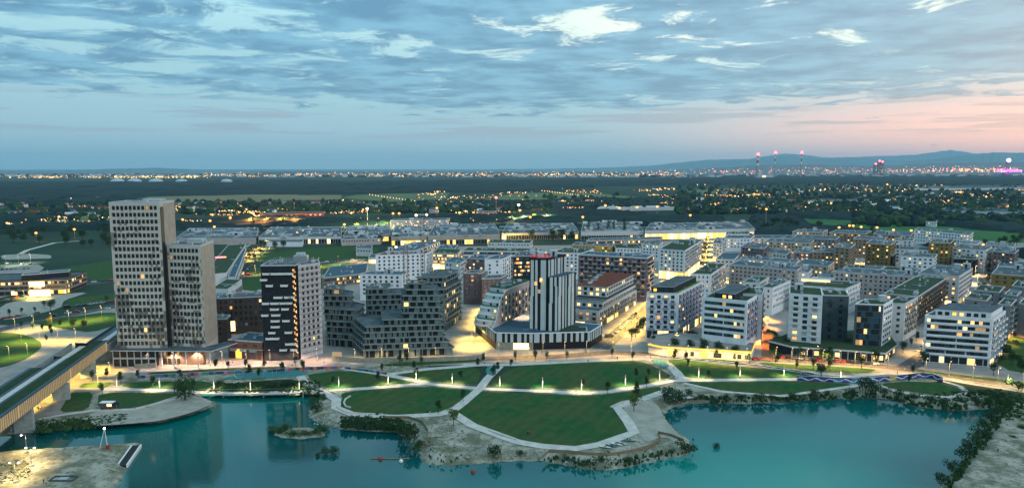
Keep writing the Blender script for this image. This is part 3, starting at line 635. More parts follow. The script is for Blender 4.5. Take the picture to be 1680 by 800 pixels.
# brick office block and shop between the towers
OB = BB('office_block', 'long brown brick office block between the beige towers and the dark tower', rp((338, 491), (434, 487), (452, 478), 22), 22, wall='brown', sp=2.6, ww=1.5, wh=1.9, lit=.03, units=16, frame='frame_dark', fl=3.6)
BB('brick_house', 'small brown brick block beside the right foot of the beige towers', rp((349, 524), (372, 524), (378, 517), 14), 14, wall='brown', sp=3, ww=1.6, lit=.0, units=2, fl=3.4)
b = BB('shop_building', 'low dark brick pavilion with pale awnings in front of the brown office block', [(-151, 355), (-131, 350), (-128, 366), (-146, 372)], 9.5, wall='brick', roof='blue_roof', sp=6, ww=2.6, wh=1.2, lit=0, units=5, g=6, shop=.25, fl=3)
for x in (3.6, 9.6, 15.4):
    p, d, nrm, Ln, ang = b.frame_of(0); c0 = p+d*x+nrm*.7; mb = MB(); mb.box((c0.x, c0.y, 4.4), (3.6, 1.3, .9), ang, 'slab'); mb.build('awning', b.root)
p, d, nrm, Ln, ang = OB.frame_of(0); c0 = p+d*(Ln*.42)+nrm*.3; mb = MB(); mb.box((0, 0, 0), (3.4, .3, 6), 0, 'lit_hot'); o = mb.build('stair_window', OB.root); o.location = (c0.x, c0.y, 2); o.rotation_euler = (0, 0, ang)
# the black tower with scattered white balconies and its sheeted wing
bt = BB('dark_tower', 'black clad tower with scattered white balcony boxes and a scaffolded right side', [(-130, 349.5), (-112.2, 351), (-114, 371), (-132, 370)], 50, cat='tower', wall='dark', roof='gravel_roof', fl=3.1, g=5, sp=2.9, ww=1.5, wh=2.0, lit=.0, frame='frame_dark', units=12, faces={1: 'none'})
p, d, nrm, Ln, ang = bt.frame_of(0)
for k in range(14):
    for c_ in ((2.0, 3.4), (6.0, 4.4), (11, 3.6), (14.5, 3.4)):
        if bt.R.random() < .46:
            x = c_[0]+bt.R.uniform(-1.2, 1.2)+(1.4 if k % 2 else 0); x = min(max(x, 1.4), Ln-2.3); c0 = p+d*x+nrm*.02
            link('balcony', balc_mesh(c_[1], 1.4, 'frame_white'), bt.root, (c0.x, c0.y, 5.2+k*3.1), ang)
mb = MB(); mb.box((9.2, 1.6, 50.1), (7, 6, 4), .1, 'steel'); mb.box((9.2, 1.6, 54.1), (4.4, 3, 1.5), .1, 'unit'); mb.build('plant_room', bt.root)
mb = MB()
for x in np.linspace(-7, 8, 16):
    for y in (-8, -3, 3, 8): mb.box((x+.3*y*.1, y, 50.6), (.12, .12, 1.6), 0, 'steel')
for y in (-8, -3, 3, 8): mb.box((.5, y, 52.1), (17, .12, .12), 0, 'steel')
mb.build('roof_scaffold', bt.root)
wg = Bld('sheeted_wing', 'white sheeted tower half wrapped in scaffolding beside the black tower', 'tower', [(-111.6, 352.5), (-103.0, 363.5), (-108, 376), (-113.8, 371)], 49.6, wall='offwhite', fl=3.1, g=5, sp=2.6, ww=1.3, wh=1.7, lit=.02, units=5, seed=12)
p, d, nrm, Ln, ang = wg.frame_of(0)
for k in range(6):
    mb = MB(); c0 = p+d*(Ln*k/5)+nrm*1.3; mb.tube((c0.x, c0.y, 0), (c0.x, c0.y, 51), .09, m='steel'); mb.build('scaffold_pole', wg.root)
for k in range(16):
    mb = MB(); a = p+nrm*1.25; mb.box((*(p+d*Ln/2+nrm*.75), 3+k*3.0), (Ln, .8, .07), ang, 'tan'); mb.tube((*(a), 4+k*3.0), (*(a+d*Ln), 4+k*3.0), .06, m='redwall'); mb.build('scaffold_deck', wg.root)
wl_p, wl_d, wl_n, wl_L, _ = bt.frame_of(0); mb = MB()
for k in range(15):
    for e in range(3): mb.box((*(wl_p+wl_d*(wl_L-.5-.55*e)+wl_n*.25)[:], 3.8+k*3.05+.5*e), (.32, .2, .7+.8*((k+e) % 2)), .1, 'lit_a' if (k*3+e) % 4 < 2 else 'lit_c')
mb.build('work_lights', bt.root)
# ------------------------------------------------------------------ raw concrete terraced buildings
def shell(name, label, floors, fl=3.15, g=4.4, lit=.0, seed=3):
    # floors: list of world polygons, bottom to top; every storey is a recessed infill wall under a projecting slab with an upstand
    r = random.Random(seed); c = (sum(p[0] for p in floors[0])/4, sum(p[1] for p in floors[0])/4); t = thing(name, label, 'building shell', (*c, 0)); z = 0.0; nw = 0; rest = MB()
    for k, P in enumerate(floors):
        H = g if k == 0 else fl; P = ccw([(x-c[0], y-c[1]) for x, y in P])
        class O: pass
        tmp = Bld.__new__(Bld); tmp.L = P; tmp.poly = [(x+c[0], y+c[1]) for x, y in P]
        inn = tmp.off(P, .75); mb = MB(); mb.prism(inn, z+.002, z+H-.3, 'concrete'); w = mb.build('storey_wall', t)
        mb = MB(); mb.prism(P, z+H-.3, z+H, 'slab', 'gravel_roof')
        mb.build('floor_slab', t)
        mb = MB()
        for i in range(len(P)):
            j = (i+1) % len(P); o2 = tmp.off(P, .18); mb.prism([P[i], P[j], o2[j], o2[i]], z+H+.003, z+H+.5, 'concrete')
        mb.build('upstand', t)
        tmp2 = Bld.__new__(Bld); tmp2.L = inn; tmp2.poly = [(x+c[0], y+c[1]) for x, y in inn]
        for i in range(len(inn)):
            if not tmp2.visible(i): continue
            p, d, nrm, Ln, ang = tmp2.frame_of(i); x = 1.5
            while x < Ln-1.5:
                wd = r.choice([1.1, 1.6, 2.4, 3.0]); q0 = p+d*x+nrm*.03
                if nw < 100:
                    link('opening', opening_mesh(wd, H-.9, r.choice(['lit_a', 'lit_dim', 'lit_dim']) if r.random() < lit else 'black'), w, (q0.x, q0.y, z+.25), ang)
                else:
                    q1 = q0+d*(wd/2)+nrm*.03; q2 = q0-d*(wd/2)+nrm*.03; gm = 'lit_a' if r.random() < lit else 'black'
                    rest.face([(q2.x, q2.y, z+.25), (q1.x, q1.y, z+.25), (q1.x, q1.y, z+H-.65), (q2.x, q2.y, z+H-.65)], gm)
                nw += 1; x += wd+r.uniform(.9, 2.0)
        z += H
    mb = MB()
    for _ in range(14):
        P = floors[-1]; a = r.random(); b_ = r.random(); x = (P[0][0]+(P[1][0]-P[0][0])*a+(P[3][0]-P[0][0])*b_)-c[0]; y = (P[0][1]+(P[1][1]-P[0][1])*a+(P[3][1]-P[0][1])*b_)-c[1]
        mb.box((x, y, z+.05), (r.uniform(.5, 2.5), r.uniform(.3, 1), r.uniform(.3, 1.6)), r.random()*3, r.choice(['unit', 'wood', 'tan', 'rim']))
    mb.build('building_materials', t)
    if rest.f: tag(rest.build('openings', t), kind='stuff')
    return t, c, z
def opening_mesh(w, h, g):
    k = ('o', w, round(h, 1), g)
    if k not in CACHE:
        mb = MB(); mb.face([(-w/2, -.02, 0), (w/2, -.02, 0), (w/2, -.02, h), (-w/2, -.02, h)], g)
        for x in (-w/2, w/2): mb.box((x, -.05, 0), (.12, .1, h), m='slab')
        CACHE[k] = mb.mesh('opening')
    return CACHE[k]
def seg(a, b, f0, f1, dep, skew=(0, 1)):
    A = Vector(a); B_ = Vector(b); d = (B_-A); p = A+d*f0; q = A+d*f1; s = Vector(skew).normalized()*dep; return [tuple(p), tuple(q), tuple(q+s), tuple(p+s)]
a, b_ = (-79, 354), (-31, 360.3); sk = (-.22, 1)
sk2 = (-.5, 1); fl_ = [seg(a, b_, 0, 1.0, 40, sk2), seg(a, b_, .0, .95, 39, sk2), seg(a, b_, .01, .91, 36, sk2), seg(a, b_, .01, .89, 31, sk2), seg(a, b_, .03, .88, 26, sk2), seg((-79, 357), b_, .20, .87, 24, sk)] + [seg((-79, 359), b_, .42-.0*k, .86, 17, sk) for k in range(4)] + [seg((-79, 360), b_, .46, .84, 14, sk), seg((-79, 361.5), b_, .48, .68, 10, sk)]
shell('concrete_shell', 'raw concrete terraced building shell stepping up to a twelve storey block behind the site fence', fl_, lit=.012)
fl2 = [[(-106, 380), (-84, 374), (-80, 394), (-112, 420)]]*2+[[(-107, 383), (-85, 378), (-83, 396), (-112, 420)]]*2+[[(-109, 387), (-88, 382), (-87, 398), (-113, 420)]]*2+[[(-111, 394), (-94, 392), (-95, 405), (-114, 420)]]*2+[[(-112, 398), (-100, 397), (-101, 410), (-114, 418)]]
shell('concrete_shell', 'raw concrete terraced shell right behind the white sheeted tower', fl2, seed=6, lit=.02)
fl3 = [[(-86, 396), (-54, 400), (-58, 418), (-90, 414)]]*6+[[(-86, 396), (-60, 399), (-63, 417), (-90, 414)]]*2+[[(-86, 397), (-72, 399), (-75, 416), (-90, 414)]]
shell('concrete_shell', 'raw concrete middle terraces seen over the front shell', fl3, seed=8)
fl4 = [[(-59, 412), (-41, 414), (-33, 450), (-50, 456)]]*8+[[(-60, 420), (-42, 422), (-35, 450), (-50, 456)]]*2
shell('concrete_shell', 'raw concrete block with long balcony slabs beside the lit side street', fl4, seed=9, lit=.12)
# ------------------------------------------------------------------ striped tower with podium
def stripes(b, i, z0, z1, seed, x0=.3, dens=.5):
    p, d, nrm, Ln, ang = b.frame_of(i); r = random.Random(seed); x = x0
    while x < Ln-.5:
        w = r.choice([1.3, 1.7, 2.2, 3.0]); w = min(w, Ln-.2-x); z = z0
        while z < z1-2:
            L_ = r.uniform(10, 26) if z1-z0 > 15 else z1-z0; zt = min(z1, z+L_)
            if zt > z1-4: zt = z1
            sh = r.choice([0, 0, .45]); c0 = p+d*min(x+w/2+sh, Ln-w/2)+nrm*.08; mb = MB(); mb.box((c0.x, c0.y, z+.02), (w, .14, zt-z-.04), ang, 'panel_pale'); mb.build('cladding_panel', b.root); z = zt
        x += w+r.choice([1.3, 1.7, 2.1])
pod = Bld('podium', 'low podium with vertical black and white stripes around the striped tower', 'building', [(-9.3, 373), (12, 371.5), (44, 375), (53, 393), (30, 402), (5, 402), (-9, 412), (-23, 415)], 9.0, wall='black', roof='blue_roof', rim='white', style='none', units=5, top=.5)
for i_ in (0, 1, 2, 7): stripes(pod, i_, 4.0, 8.9, 40+i_)
mb = MB(); p, d, nrm, Ln, ang = pod.frame_of(0); c0 = p+d*Ln/2+nrm*.06; mb.box((c0.x, c0.y, .1), (Ln-.4, .1, 3.8), ang, 'fence'); c0 = p+d*(Ln-7)+nrm*.14; mb.box((c0.x, c0.y, .2), (8.5, .1, 3.4), ang, 'lit_hot'); mb.build('shopfront', pod.root)
mb = MB(); mb.prism([(x-pod.c[0], y-pod.c[1]) for x, y in [(27, 377), (40, 378.5), (44, 388), (32, 391)]], 9.13, 9.5, 'green_roof'); mb.build('roof_lawn', pod.root)
tw = Bld('striped_tower', 'slim black and white striped tower with red rooftop lettering', 'tower', [(9.8, 380), (20.2, 379), (31.5, 396), (19, 399)], 49.5, wall='black', roof='blue_roof', rim='black', style='none', units=6, top=1.0)
stripes(tw, 0, 9.2, 49.2, 3); stripes(tw, 1, 39, 49.2, 4)
lo = MB(); sh2 = [(20.4, 377.6), (25.8, 377.6), (37.5, 396.4), (31.5, 398)]; lo.prism([(x-tw.c[0], y-tw.c[1]) for x, y in sh2], 8.9, 40, 'black', 'blue_roof'); lo.build('side_volume', tw.root)
fk = Bld.__new__(Bld); fk.root = tw.root; fk.L = [(x-tw.c[0], y-tw.c[1]) for x, y in sh2]; stripes(fk, 0, 9.2, 39.8, 8); stripes(fk, 1, 9.2, 39.8, 9)
p, d, nrm, Ln, ang = tw.frame_of(0)
for x, z, g_ in ((6.6, 38, 'lit_a'), (7.6, 36.5, 'lit_dim'), (3.6, 36, 'lit_c'), (5.5, 31.5, 'lit_dim')):
    c0 = p+d*x+nrm*.18; link('window', win_mesh(1.6, 2.2, g_, 'frame_white'), tw.root, (c0.x, c0.y, z), ang)
cu = bpy.data.curves.new('rooftop_sign', 'FONT'); cu.body = 'HAVIVON'; cu.size = 2.5; cu.extrude = .15; cu.materials.append(M['sign_red']); cu.space_character = 1.05
dg = None; sg = bpy.data.objects.new('rooftop_sign', cu); C.objects.link(sg); bpy.context.view_layer.update()
sme = bpy.data.meshes.new_from_object(sg.evaluated_get(bpy.context.evaluated_depsgraph_get())); bpy.data.objects.remove(sg)
sg = link('rooftop_sign', sme, tw.root); c0 = p+d*.6+nrm*.1; sg.location = (c0.x, c0.y, 50.6); sg.rotation_euler = (math.pi/2, 0, ang)
# ------------------------------------------------------------------ curved terraced house left of the striped tower
t = thing('curved_house', 'white house with green rounded terraces curling down beside the striped tower', 'building', (-5, 399, 0)); ax = Vector((.42, .91)).normalized(); ac = Vector((-ax.y, ax.x))
zt = 9.0; starts = [-13, -10, -7, -4, 0, 5.5]; colr = ['frame_white', 'green_roof']
for k, s0 in enumerate(starts):
    wdt = 14.5; ln = 44-s0; P = []
    for a_ in np.linspace(0, math.pi/2, 6): P.append(tuple(ax*(s0+6-6*math.sin(a_))+ac*(wdt-6+6*math.cos(a_))))
    P = [tuple(ax*44+ac*wdt)]+P+[tuple(ax*s0+ac*.0), tuple(ax*44)]; P = ccw(P)
    tmp = Bld.__new__(Bld); tmp.L = P; out = tmp.off(P, -.6); mb = MB(); mb.prism(P, zt+.32, zt+3.2, 'offwhite'); wl = mb.build('storey_wall', t)
    mb = MB(); o3 = [(x, y) for x, y in out]; mb.prism(o3, zt, zt+.3, 'frame_white', 'green_roof'); mb.build('terrace_slab', t)
    n_ = len(out); mb = MB(); inn = tmp.off(P, -.42)
    for i in range(n_):
        j = (i+1) % n_; mb.prism([out[i], out[j], inn[j], inn[i]], zt+.303, zt+1.25, 'rail_green' if k % 2 else 'frame_white')
    mb.build('terrace_rail', t)
    tmp.poly = [(x-5, y+399) for x, y in P]
    for i in range(len(P)):
        if not tmp.visible(i): continue
        p, d, nrm, Ln, ang = tmp.frame_of(i); nwn = max(1, int(Ln/2.9))
        for c_ in range(nwn):
            q0 = p+d*(Ln*(c_+.5)/nwn)+nrm*.02; link('window', win_mesh(min(1.6, Ln*.6), 2.0, R.choice(LITS) if R.random() < .22 else 'glass', 'frame_white'), wl, (q0.x, q0.y, zt+1.75), ang)
    zt += 3.2
mb = MB(); mb.prism(P, zt, zt+.3, 'frame_white', 'green_roof'); mb.build('roof', t)
for k in range(7): link('rooftop_unit', unit_mesh(k % 3), t, tuple(ax*(10+k*4)+ac*(5+6*(k % 2)))+(zt+.3,), .4)
# right side wall: warm cladding whose edge curves up from the podium to the roof
mb = MB(); prof = [(-19, 9.3), (-15, 10.6), (-12, 13.5), (-9.5, 18.5), (-6, 24.3), (0, 27.6), (6, 28.8), (44, 28.8)]
for (s0, z0_), (s1, z1_) in zip(prof[:-1], prof[1:]):
    A_ = ax*s0-ac*1.1; B2 = ax*s1-ac*1.1; mb.face([(A_.x, A_.y, 9.1), (B2.x, B2.y, 9.1), (B2.x, B2.y, z1_), (A_.x, A_.y, z0_)], 'pinkwall')
    A2 = ax*s0-ac*.7; B3 = ax*s1-ac*.7; mb.face([(B3.x, B3.y, 9.1), (A2.x, A2.y, 9.1), (A2.x, A2.y, z0_), (B3.x, B3.y, z1_)], 'offwhite'); mb.face([(A_.x, A_.y, z0_), (B2.x, B2.y, z1_), (B3.x, B3.y, z1_), (A2.x, A2.y, z0_)], 'frame_white')
wl = mb.build('side_wall', t); angw = math.atan2(ax.y, ax.x)
for k in range(5):
    for c_ in range(9):
        s_ = -4+c_*5+1.5*k*0; q0 = ax*s_-ac*1.13
        if s_ < -6: continue
        link('window', win_mesh(1.5, 2.0, R.choice(['lit_a', 'lit_c', 'lit_b']) if R.random() < .3 else 'glass', 'frame'), wl, (q0.x, q0.y, 11.5+k*3.2), angw)
        if (c_+k) % 2 == 0 and s_ > 2: link('balcony', balc_mesh(3.0, 1.3, 'tan'), wl, (q0.x, q0.y, 10.0+k*3.2), angw)
# ------------------------------------------------------------------ the housing district on the right (roof corners from the photo, true heights)
def Q(name, label, A, B_, Cc, h, **k): return BB(name, label, rp(A, B_, Cc, h), h, **k)
# raised yellow-lit arcade under the first two white houses
t = thing('arcade', 'long raised arcade with a yellow glowing terrace edge under two white houses', 'arcade', (0, 0, 0))
AR = [at(1063, 578), at(1085, 583), at(1232, 592), at(1238, 575), at(1155, 560), at(1110, 556), at(1068, 560)]
mb = MB(); mb.prism(ccw(AR), 0.05, 4.2, 'offwhite', 'paving'); mb.build('wall', t)
mb = MB()
e = [AR[0], AR[1], AR[2], AR[3]]
for p0, p1 in zip(e[:-1], e[1:]):
    d = (Vector(p1)-Vector(p0)).normalized(); n = Vector((d.y, -d.x)); a0 = Vector(p0)+n*.15; a1 = Vector(p1)+n*.15
    mb.prism(ccw([tuple(a0), tuple(a1), tuple(a1-n*.5), tuple(a0-n*.5)]), 4.2, 5.3, 'yellowwall')  # yellow body colour stands in for the strip's glow on the parapet
mb.build('parapet', t)
mb = MB()
for p0, p1 in zip(e[:-1], e[1:]):
    d = (Vector(p1)-Vector(p0)).normalized(); n = Vector((d.y, -d.x)); a0 = Vector(p0)+n*.25; a1 = Vector(p1)+n*.25
    mb.prism(ccw([tuple(a0), tuple(a1), tuple(a1-n*.1), tuple(a0-n*.1)]), 4.3, 5.2, 'lit_yellow')  # strip widened over the parapet face to carry its glow
mb.build('light_strip', t)
p0, p1 = Vector(AR[1]), Vector(AR[2]); d = (p1-p0).normalized(); n = Vector((d.y, -d.x)); an = math.atan2(d.y, d.x)
for k, (x, w, g_) in enumerate([(5, 3, 'lit_yellow'), (11, 3.4, 'lit_b'), (16, 2, 'glass'), (22, 4.6, 'lit_yellow'), (29, 4, 'glass'), (35, 3, 'lit_b'), (40, 2, 'glass'), (43.5, 1.6, 'glass')]):
    if x < (p1-p0).length-2: c0 = p0+d*x+n*.03; link('shop_window', win_mesh(w, 2.4, g_, 'frame_dark'), t, (c0.x, c0.y, 2), an)
t = thing('arcade', 'long white edged arcade of dark shop bays under the grey and the glass house', 'arcade', (0, 0, 0))
AR2 = [at(1262, 573), at(1300, 583), at(1402, 590), at(1450, 594), at(1468, 580), at(1455, 560), at(1400, 556), at(1300, 560)]
mb = MB(); mb.prism(ccw(AR2), 0.05, 4.4, 'dark', 'scrubgrass'); mb.build('wall', t)
mb = MB(); o2 = Bld_off(AR2, -.8); mb.prism(ccw(o2), 4.4, 5.3, 'frame_white', 'green_roof'); mb.build('roof_slab', t)
for (pa, pb, n0) in ((AR2[1], AR2[2], 9), (AR2[2], AR2[3], 5), (AR2[3], AR2[4], 3)):
    p0, p1 = Vector(pa), Vector(pb); d = (p1-p0).normalized(); n = Vector((d.y, -d.x)); an = math.atan2(d.y, d.x); L_ = (p1-p0).length
    for k in range(n0):
        c0 = p0+d*(L_*(k+.5)/n0)+n*.05; link('shop_window', win_mesh(L_/n0*.7, 2.6, R.choice(['glass', 'lit_a', 'glass', 'lit_b', 'lit_dim']), 'frame'), t, (c0.x, c0.y, 2.2), an)
        c1 = p0+d*(L_*k/n0)+n*.5; mb = MB(); mb.box((c1.x, c1.y, .05), (.4, .4, 4.35), an, 'rim'); mb.build('column', t)
b = Q('apartment_house', 'white apartment house with lilac corner balconies and bright green roof edge', (1061, 481), (1113, 482), (1153, 462), 27, wall='white', roof='lush_roof', sp=3.3, ww=1.3, wh=1.6, lit=.12, faces={0: 'balcs', 1: 'balc'}, bal='lilac', units=3, pent=(.12, .8, 3.6, 'dark'), g=5.5, shop=.5)
b = Q('apartment_house', 'white apartment house with long dark window bands above the yellow terrace', (1153, 489), (1226, 496), (1253, 480), 28, wall='white', roof='green_roof', rim='white', sp=3.4, lit=.09, faces={0: 'band', 1: 'balc'}, bal='lilac', units=4, pent=(.25, .7, 3.4, 'dark'), g=7, top=.9)
Q('apartment_house', 'low white wing with green roof behind the banded white house', (1206, 482), (1251, 484), (1254, 473), 29, wall='offwhite', roof='green_roof', lit=.25, units=4)
Q('apartment_house', 'white chamfered house with framed loggias and mossy roof right of the orange alley', (1295, 482), (1350, 486), (1347, 473), 31.5, wall='white', roof='green_roof', rim='white', sp=4.2, ww=2.4, wh=2.0, lit=.22, style='punch', faces={0: 'balc'}, bal='frame_white', units=4, g=5.5, top=.5)
Q('apartment_house', 'dark grey house with side balconies attached to the chamfered white house', (1351, 485), (1393, 486), (1387, 477), 29.5, wall='bluegrey', roof='green_roof', sp=4, ww=1.1, wh=1.7, lit=.2, faces={0: 'balcs'}, bal='bluegrey', rail='bars', units=3, g=5)
gh = Q('glass_house', 'dark glass fronted house with white side wall and mossy roof', (1403, 499), (1449.5, 501), (1465, 493), 27.5, wall='bluegrey', roof='green_roof', rim='white', lit=.10, faces={0: 'band', 1: 'punch'}, frame='frame_dark', sp=4, ww=2.4, wh=1.3, units=3, g=5.4, fl=3.0, curtain=True); gh.panel(1, 'white', 5)
b = Q('apartment_house', 'stepped white house covered in staggered pale balconies behind the glass house', (1452, 498), (1485, 499), (1506, 488), 22, wall='offwhite', roof='green_roof', lit=.1, faces={1: 'balcs', 0: 'punch'}, bal='fence', units=3)
b = Q('apartment_house', 'large white corner house with full length balcony bands and terrace storey', (1517.5, 518.6), (1629, 525.5), (1650, 512), 24, wall='white', roof='gravel_roof', rim='white', lit=.13, faces={0: 'bandbalc', 1: 'balc'}, bal='white', units=3, pent=[(.14, .96, 3.5, 'white')], g=4.4, shop=.35, top=.9)
CUB = [((1598, 476), (1640, 480), (1648, 471)), ((1583, 490), (1619, 494), (1627, 485)), ((1648, 483), (1668, 486), (1676, 478)), ((1660, 469), (1692, 473), (1700, 464)), ((1637, 499), (1658, 502), (1668, 492)), ((1672, 498), (1700, 503), (1710, 490))]
LB = ['taupe cube house with mossy roof nearest the lit tree lined street', 'taupe cube house with a mossy roof right behind the big white corner house', 'small taupe cube house in the middle of the cube cluster', 'taupe cube house at the back right of the cube cluster', 'taupe cube house with balconies beside the side terraces of the corner house', 'taupe cube house cut by the frame behind the corner house']
for (A_, B2, C_), l in zip(CUB, LB): Q('cube_house', l, A_, B2, C_, 20, wall='grey', roof='green_roof', lit=.05, sp=4.6, ww=1.5, units=2, faces={1: 'balc'}, bal='rim')
Q('olive_house', 'olive yellow block with flat roof at the right edge above the cube houses', (1627, 449), (1700, 455), (1706, 443), 19, wall='olive', lit=.06, sp=4.2, units=8)
Q('apartment_block', 'long cream block with a bright yellow glowing stair window', (1367, 446), (1503, 454), (1520, 447), 20, wall='pinkwall', lit=.12, sp=3.3, ww=1.4, wh=1.7, units=34, g=3.5)
mb = MB(); q0 = at(1457, 452, 18); q1 = at(1466, 452.5, 18); mb.prism(ccw([(q0[0], q0[1]-.9), (q1[0], q1[1]-.9), (q1[0], q1[1]-.5), (q0[0], q0[1]-.5)]), 3, 19, 'lit_yellow'); tag(mb.build('stair_window'), 'tall glowing yellow stair window on the long cream block', 'window')
Q('corner_block', 'cream corner block with a long dark grey wing along the tree lined street', (1506, 448), (1574, 454), (1596, 440), 21.5, wall='offwhite', lit=.07, sp=3.6, units=26, shop=.5)
Q('terrace_block', 'long green roofed block with many side balconies behind the glass house', (1450, 482), (1507, 487), (1553, 457), 19.5, wall='mauve', roof='green_roof', faces={1: 'balcs', 0: 'punch'}, bal='wood', lit=.1, units=12)
Q('courtyard_block', 'white block with mossy roof and a glowing skylight in its middle', (1306, 468), (1388, 474), (1412, 464), 18.5, wall='white', roof='green_roof', lit=.12, sp=3.2, ww=1.2, units=6)
s0 = at(1338, 461, 19.2); t = thing('skylight', 'long glowing glass skylight on the mossy roof of the white courtyard block', 'skylight', (s0[0], s0[1], 19.2), -.35)
mb = MB(); mb.box((0, 0, 0), (19, 5, 1.6), 0, 'lit_b', 'rim'); mb.build('glass', t); mb = MB(); mb.box((0, 0, 1.62), (19.8, 5.8, .3), 0, 'rim'); mb.build('roof', t)
Q('apartment_block', 'small white block with two square windows left of the skylight block', (1218, 463), (1246, 464.5), (1262, 455), 18.5, wall='offwhite', roof='green_roof', lit=.1, units=6)
Q('apartment_block', 'white block with narrow side windows above the glowing yellow courtyard', (1246, 471), (1268, 472.5), (1297, 460.5), 19, wall='white', roof='green_roof', lit=.06, sp=2.8, ww=1.0, wh=1.7, units=9)
Q('apartment_block', 'white long sided block with a rippled window wall right of the lit street', (1134, 449.5), (1167, 450.5), (1192, 433), 21, wall='white', roof='green_roof', lit=.22, sp=2.5, ww=1.0, units=6, faces={1: 'balcs'})
Q('apartment_block', 'long white row with square windows in the middle of the district', (1197, 434), (1308, 443.5), (1318, 437), 20, wall='pinkwall', roof='blue_roof', lit=.12, sp=3.3, ww=1.6, wh=1.4, units=14)
Q('apartment_block', 'white end pavilion of the long white row with lit loggia', (1309, 446), (1327, 447), (1333, 441), 18, wall='white', roof='gravel_roof', lit=.2, units=3)
Q('apartment_block', 'narrow blue roofed row behind the long white row', (1213, 424), (1307, 431), (1312, 427), 20, wall='offwhite', roof='blue_roof', lit=.12, units=10)
Q('apartment_block', 'beige row with orange lit windows joined to the blue roofed row', (1308, 432), (1359, 437.5), (1369, 430), 18, wall='beige', roof='blue_roof', lit=.3, units=5)
Q('sports_hall', 'flat blue roofed hall beside the bright street', (1174, 425), (1205, 426), (1215, 416), 12, wall='offwhite', roof='blue_roof', lit=.1, units=1)
Q('apartment_block', 'grey violet block with many windows behind the flat blue roofed hall', (1216, 405), (1253, 408.5), (1262, 401), 20, wall='mauve', lit=.1, sp=3.2, units=8)
Q('apartment_block', 'low cream block right of the grey violet block', (1252, 413), (1291, 417.5), (1299, 411), 16, wall='offwhite', lit=.1, units=6)
Q('apartment_block', 'white house with dark red loggias above a blazing lit ground floor', (1081, 408.5), (1124, 411.5), (1149, 396), 27, wall='white', roof='green_roof', lit=.14, sp=3.4, units=8, g=8, shop=1.0, faces={1: 'balcs'})
for v_, w_ in ((0, 0), (1, 0)):
    a_ = at(1111, 410, 27); mb = MB(); mb.box((0, 0, 0), (7, .5, 8.5), 0, 'redwall'); mb.box((1.3, -.3, 1), (3.6, .1, 6.5), 0, 'lit_a' if not v_ else 'glass'); o = mb.build('loggia'); o.location = (a_[0], a_[1]-1.6, 16.5-v_*9.5); o.rotation_euler = (0, 0, -.25); tag(o, ['upper', 'lower'][v_]+' dark red loggia box on the white house in the lit street', 'loggia')
Q('banded_block', 'big dark nine storey slab with staggered pale balconies', (949, 418), (1062, 424), (1073, 418), 33, wall='mauve', roof='blue_roof', rim='white', lit=.10, sp=3.3, ww=2.2, wh=1.9, faces={0: 'balcs', 1: 'bandbalc'}, bal='pinkwall', units=14, g=3.8, frame='frame_dark')
Q('apartment_block', 'white block with a dark red stripe behind the dark slab', (906, 414), (957, 415.5), (974, 408), 24, wall='white', lit=.1, sp=3.3, units=7, roof='green_roof')
Q('office_slab', 'long cream office slab with ribbon windows near the factory', (962, 395), (1084, 392.5), (1087, 388.5), 19, wall='beige', lit=.15, faces={0: 'band'}, units=8)
Q('apartment_block', 'white block right of the terraced white block near the factory', (1053, 400), (1082, 402), (1088, 397), 18, wall='white', lit=.14, units=5)
Q('apartment_block', 'stepped white block with yellow side near the factory', (938, 402), (1004, 404), (1009, 399), 15, wall='yellowwall', lit=.2, units=8)
Q('apartment_block', 'low white block with mossy roof between the stepped block and the dark slab', (1010, 407), (1052, 408), (1046, 401), 14, wall='white', roof='green_roof', lit=.15, units=5)
# terraced beige house on the lit street
c0 = (55, 423); u_ = Vector((math.cos(math.radians(63.7)), math.sin(math.radians(63.7)))); w_ = Vector((math.cos(math.radians(157)), math.sin(math.radians(157))))
def off2(a, b, L_, Wd): 
    o = Vector(c0)+u_*a+w_*b; return [tuple(o+w_*Wd), tuple(o), tuple(o+u_*L_), tuple(o+u_*L_+w_*Wd)]
b1 = BB('terraced_house', 'beige terraced house stepping back along the street of parked cars', off2(0, 0, 84, 24), 10.5, wall='offwhite', lit=.15, faces={0: 'balc', 1: 'balc'}, bal='beige', units=0, roof='gravel_roof', shop=.3, sp=3.6)
for k, (st_, hh, l) in enumerate(((10, 4.6, 'middle'), (20, 6.6, 'top'))):
    PP = [(x-b1.c[0], y-b1.c[1]) for x, y in off2(st_, 1.2*k+.8, 83-st_, 22-1.5*k)]; z0_ = 10.5+(0 if k == 0 else 5.6)
    mb = MB(); mb.prism(PP, z0_+.13, z0_+hh, 'offwhite', 'red_roof' if k else 'gravel_roof'); sw = mb.build('upper_storey', b1.root)
    tmp = Bld.__new__(Bld); tmp.L = ccw(PP)
    mb = MB(); o2 = tmp.off(tmp.L, -.6); mb.prism(o2, z0_+hh+.004, z0_+hh+.35, 'rim', 'red_roof' if k else 'gravel_roof'); mb.build('roof_slab', sw)
    for i in (0, 1):
        p, d, nrm, Ln, ang = tmp.frame_of(i); n_ = int(Ln/3.6)
        for c_ in range(n_):
            for lv in range(2 if hh > 5 else 1):
                q0 = p+d*(Ln*(c_+.5)/n_)+nrm*.02; link('window', win_mesh(2.2, 2.0, R.choice(['lit_a', 'lit_b']) if R.random() < (.5 if i == 0 else .12) else 'glass', 'frame'), sw, (q0.x, q0.y, z0_+1.9+lv*3.1), ang)
for k in range(6): link('rooftop_unit', unit_mesh(k % 3), b1.root, (-6+k*5*u_.x-4, -10+k*8*u_.y, 23.1), .3)
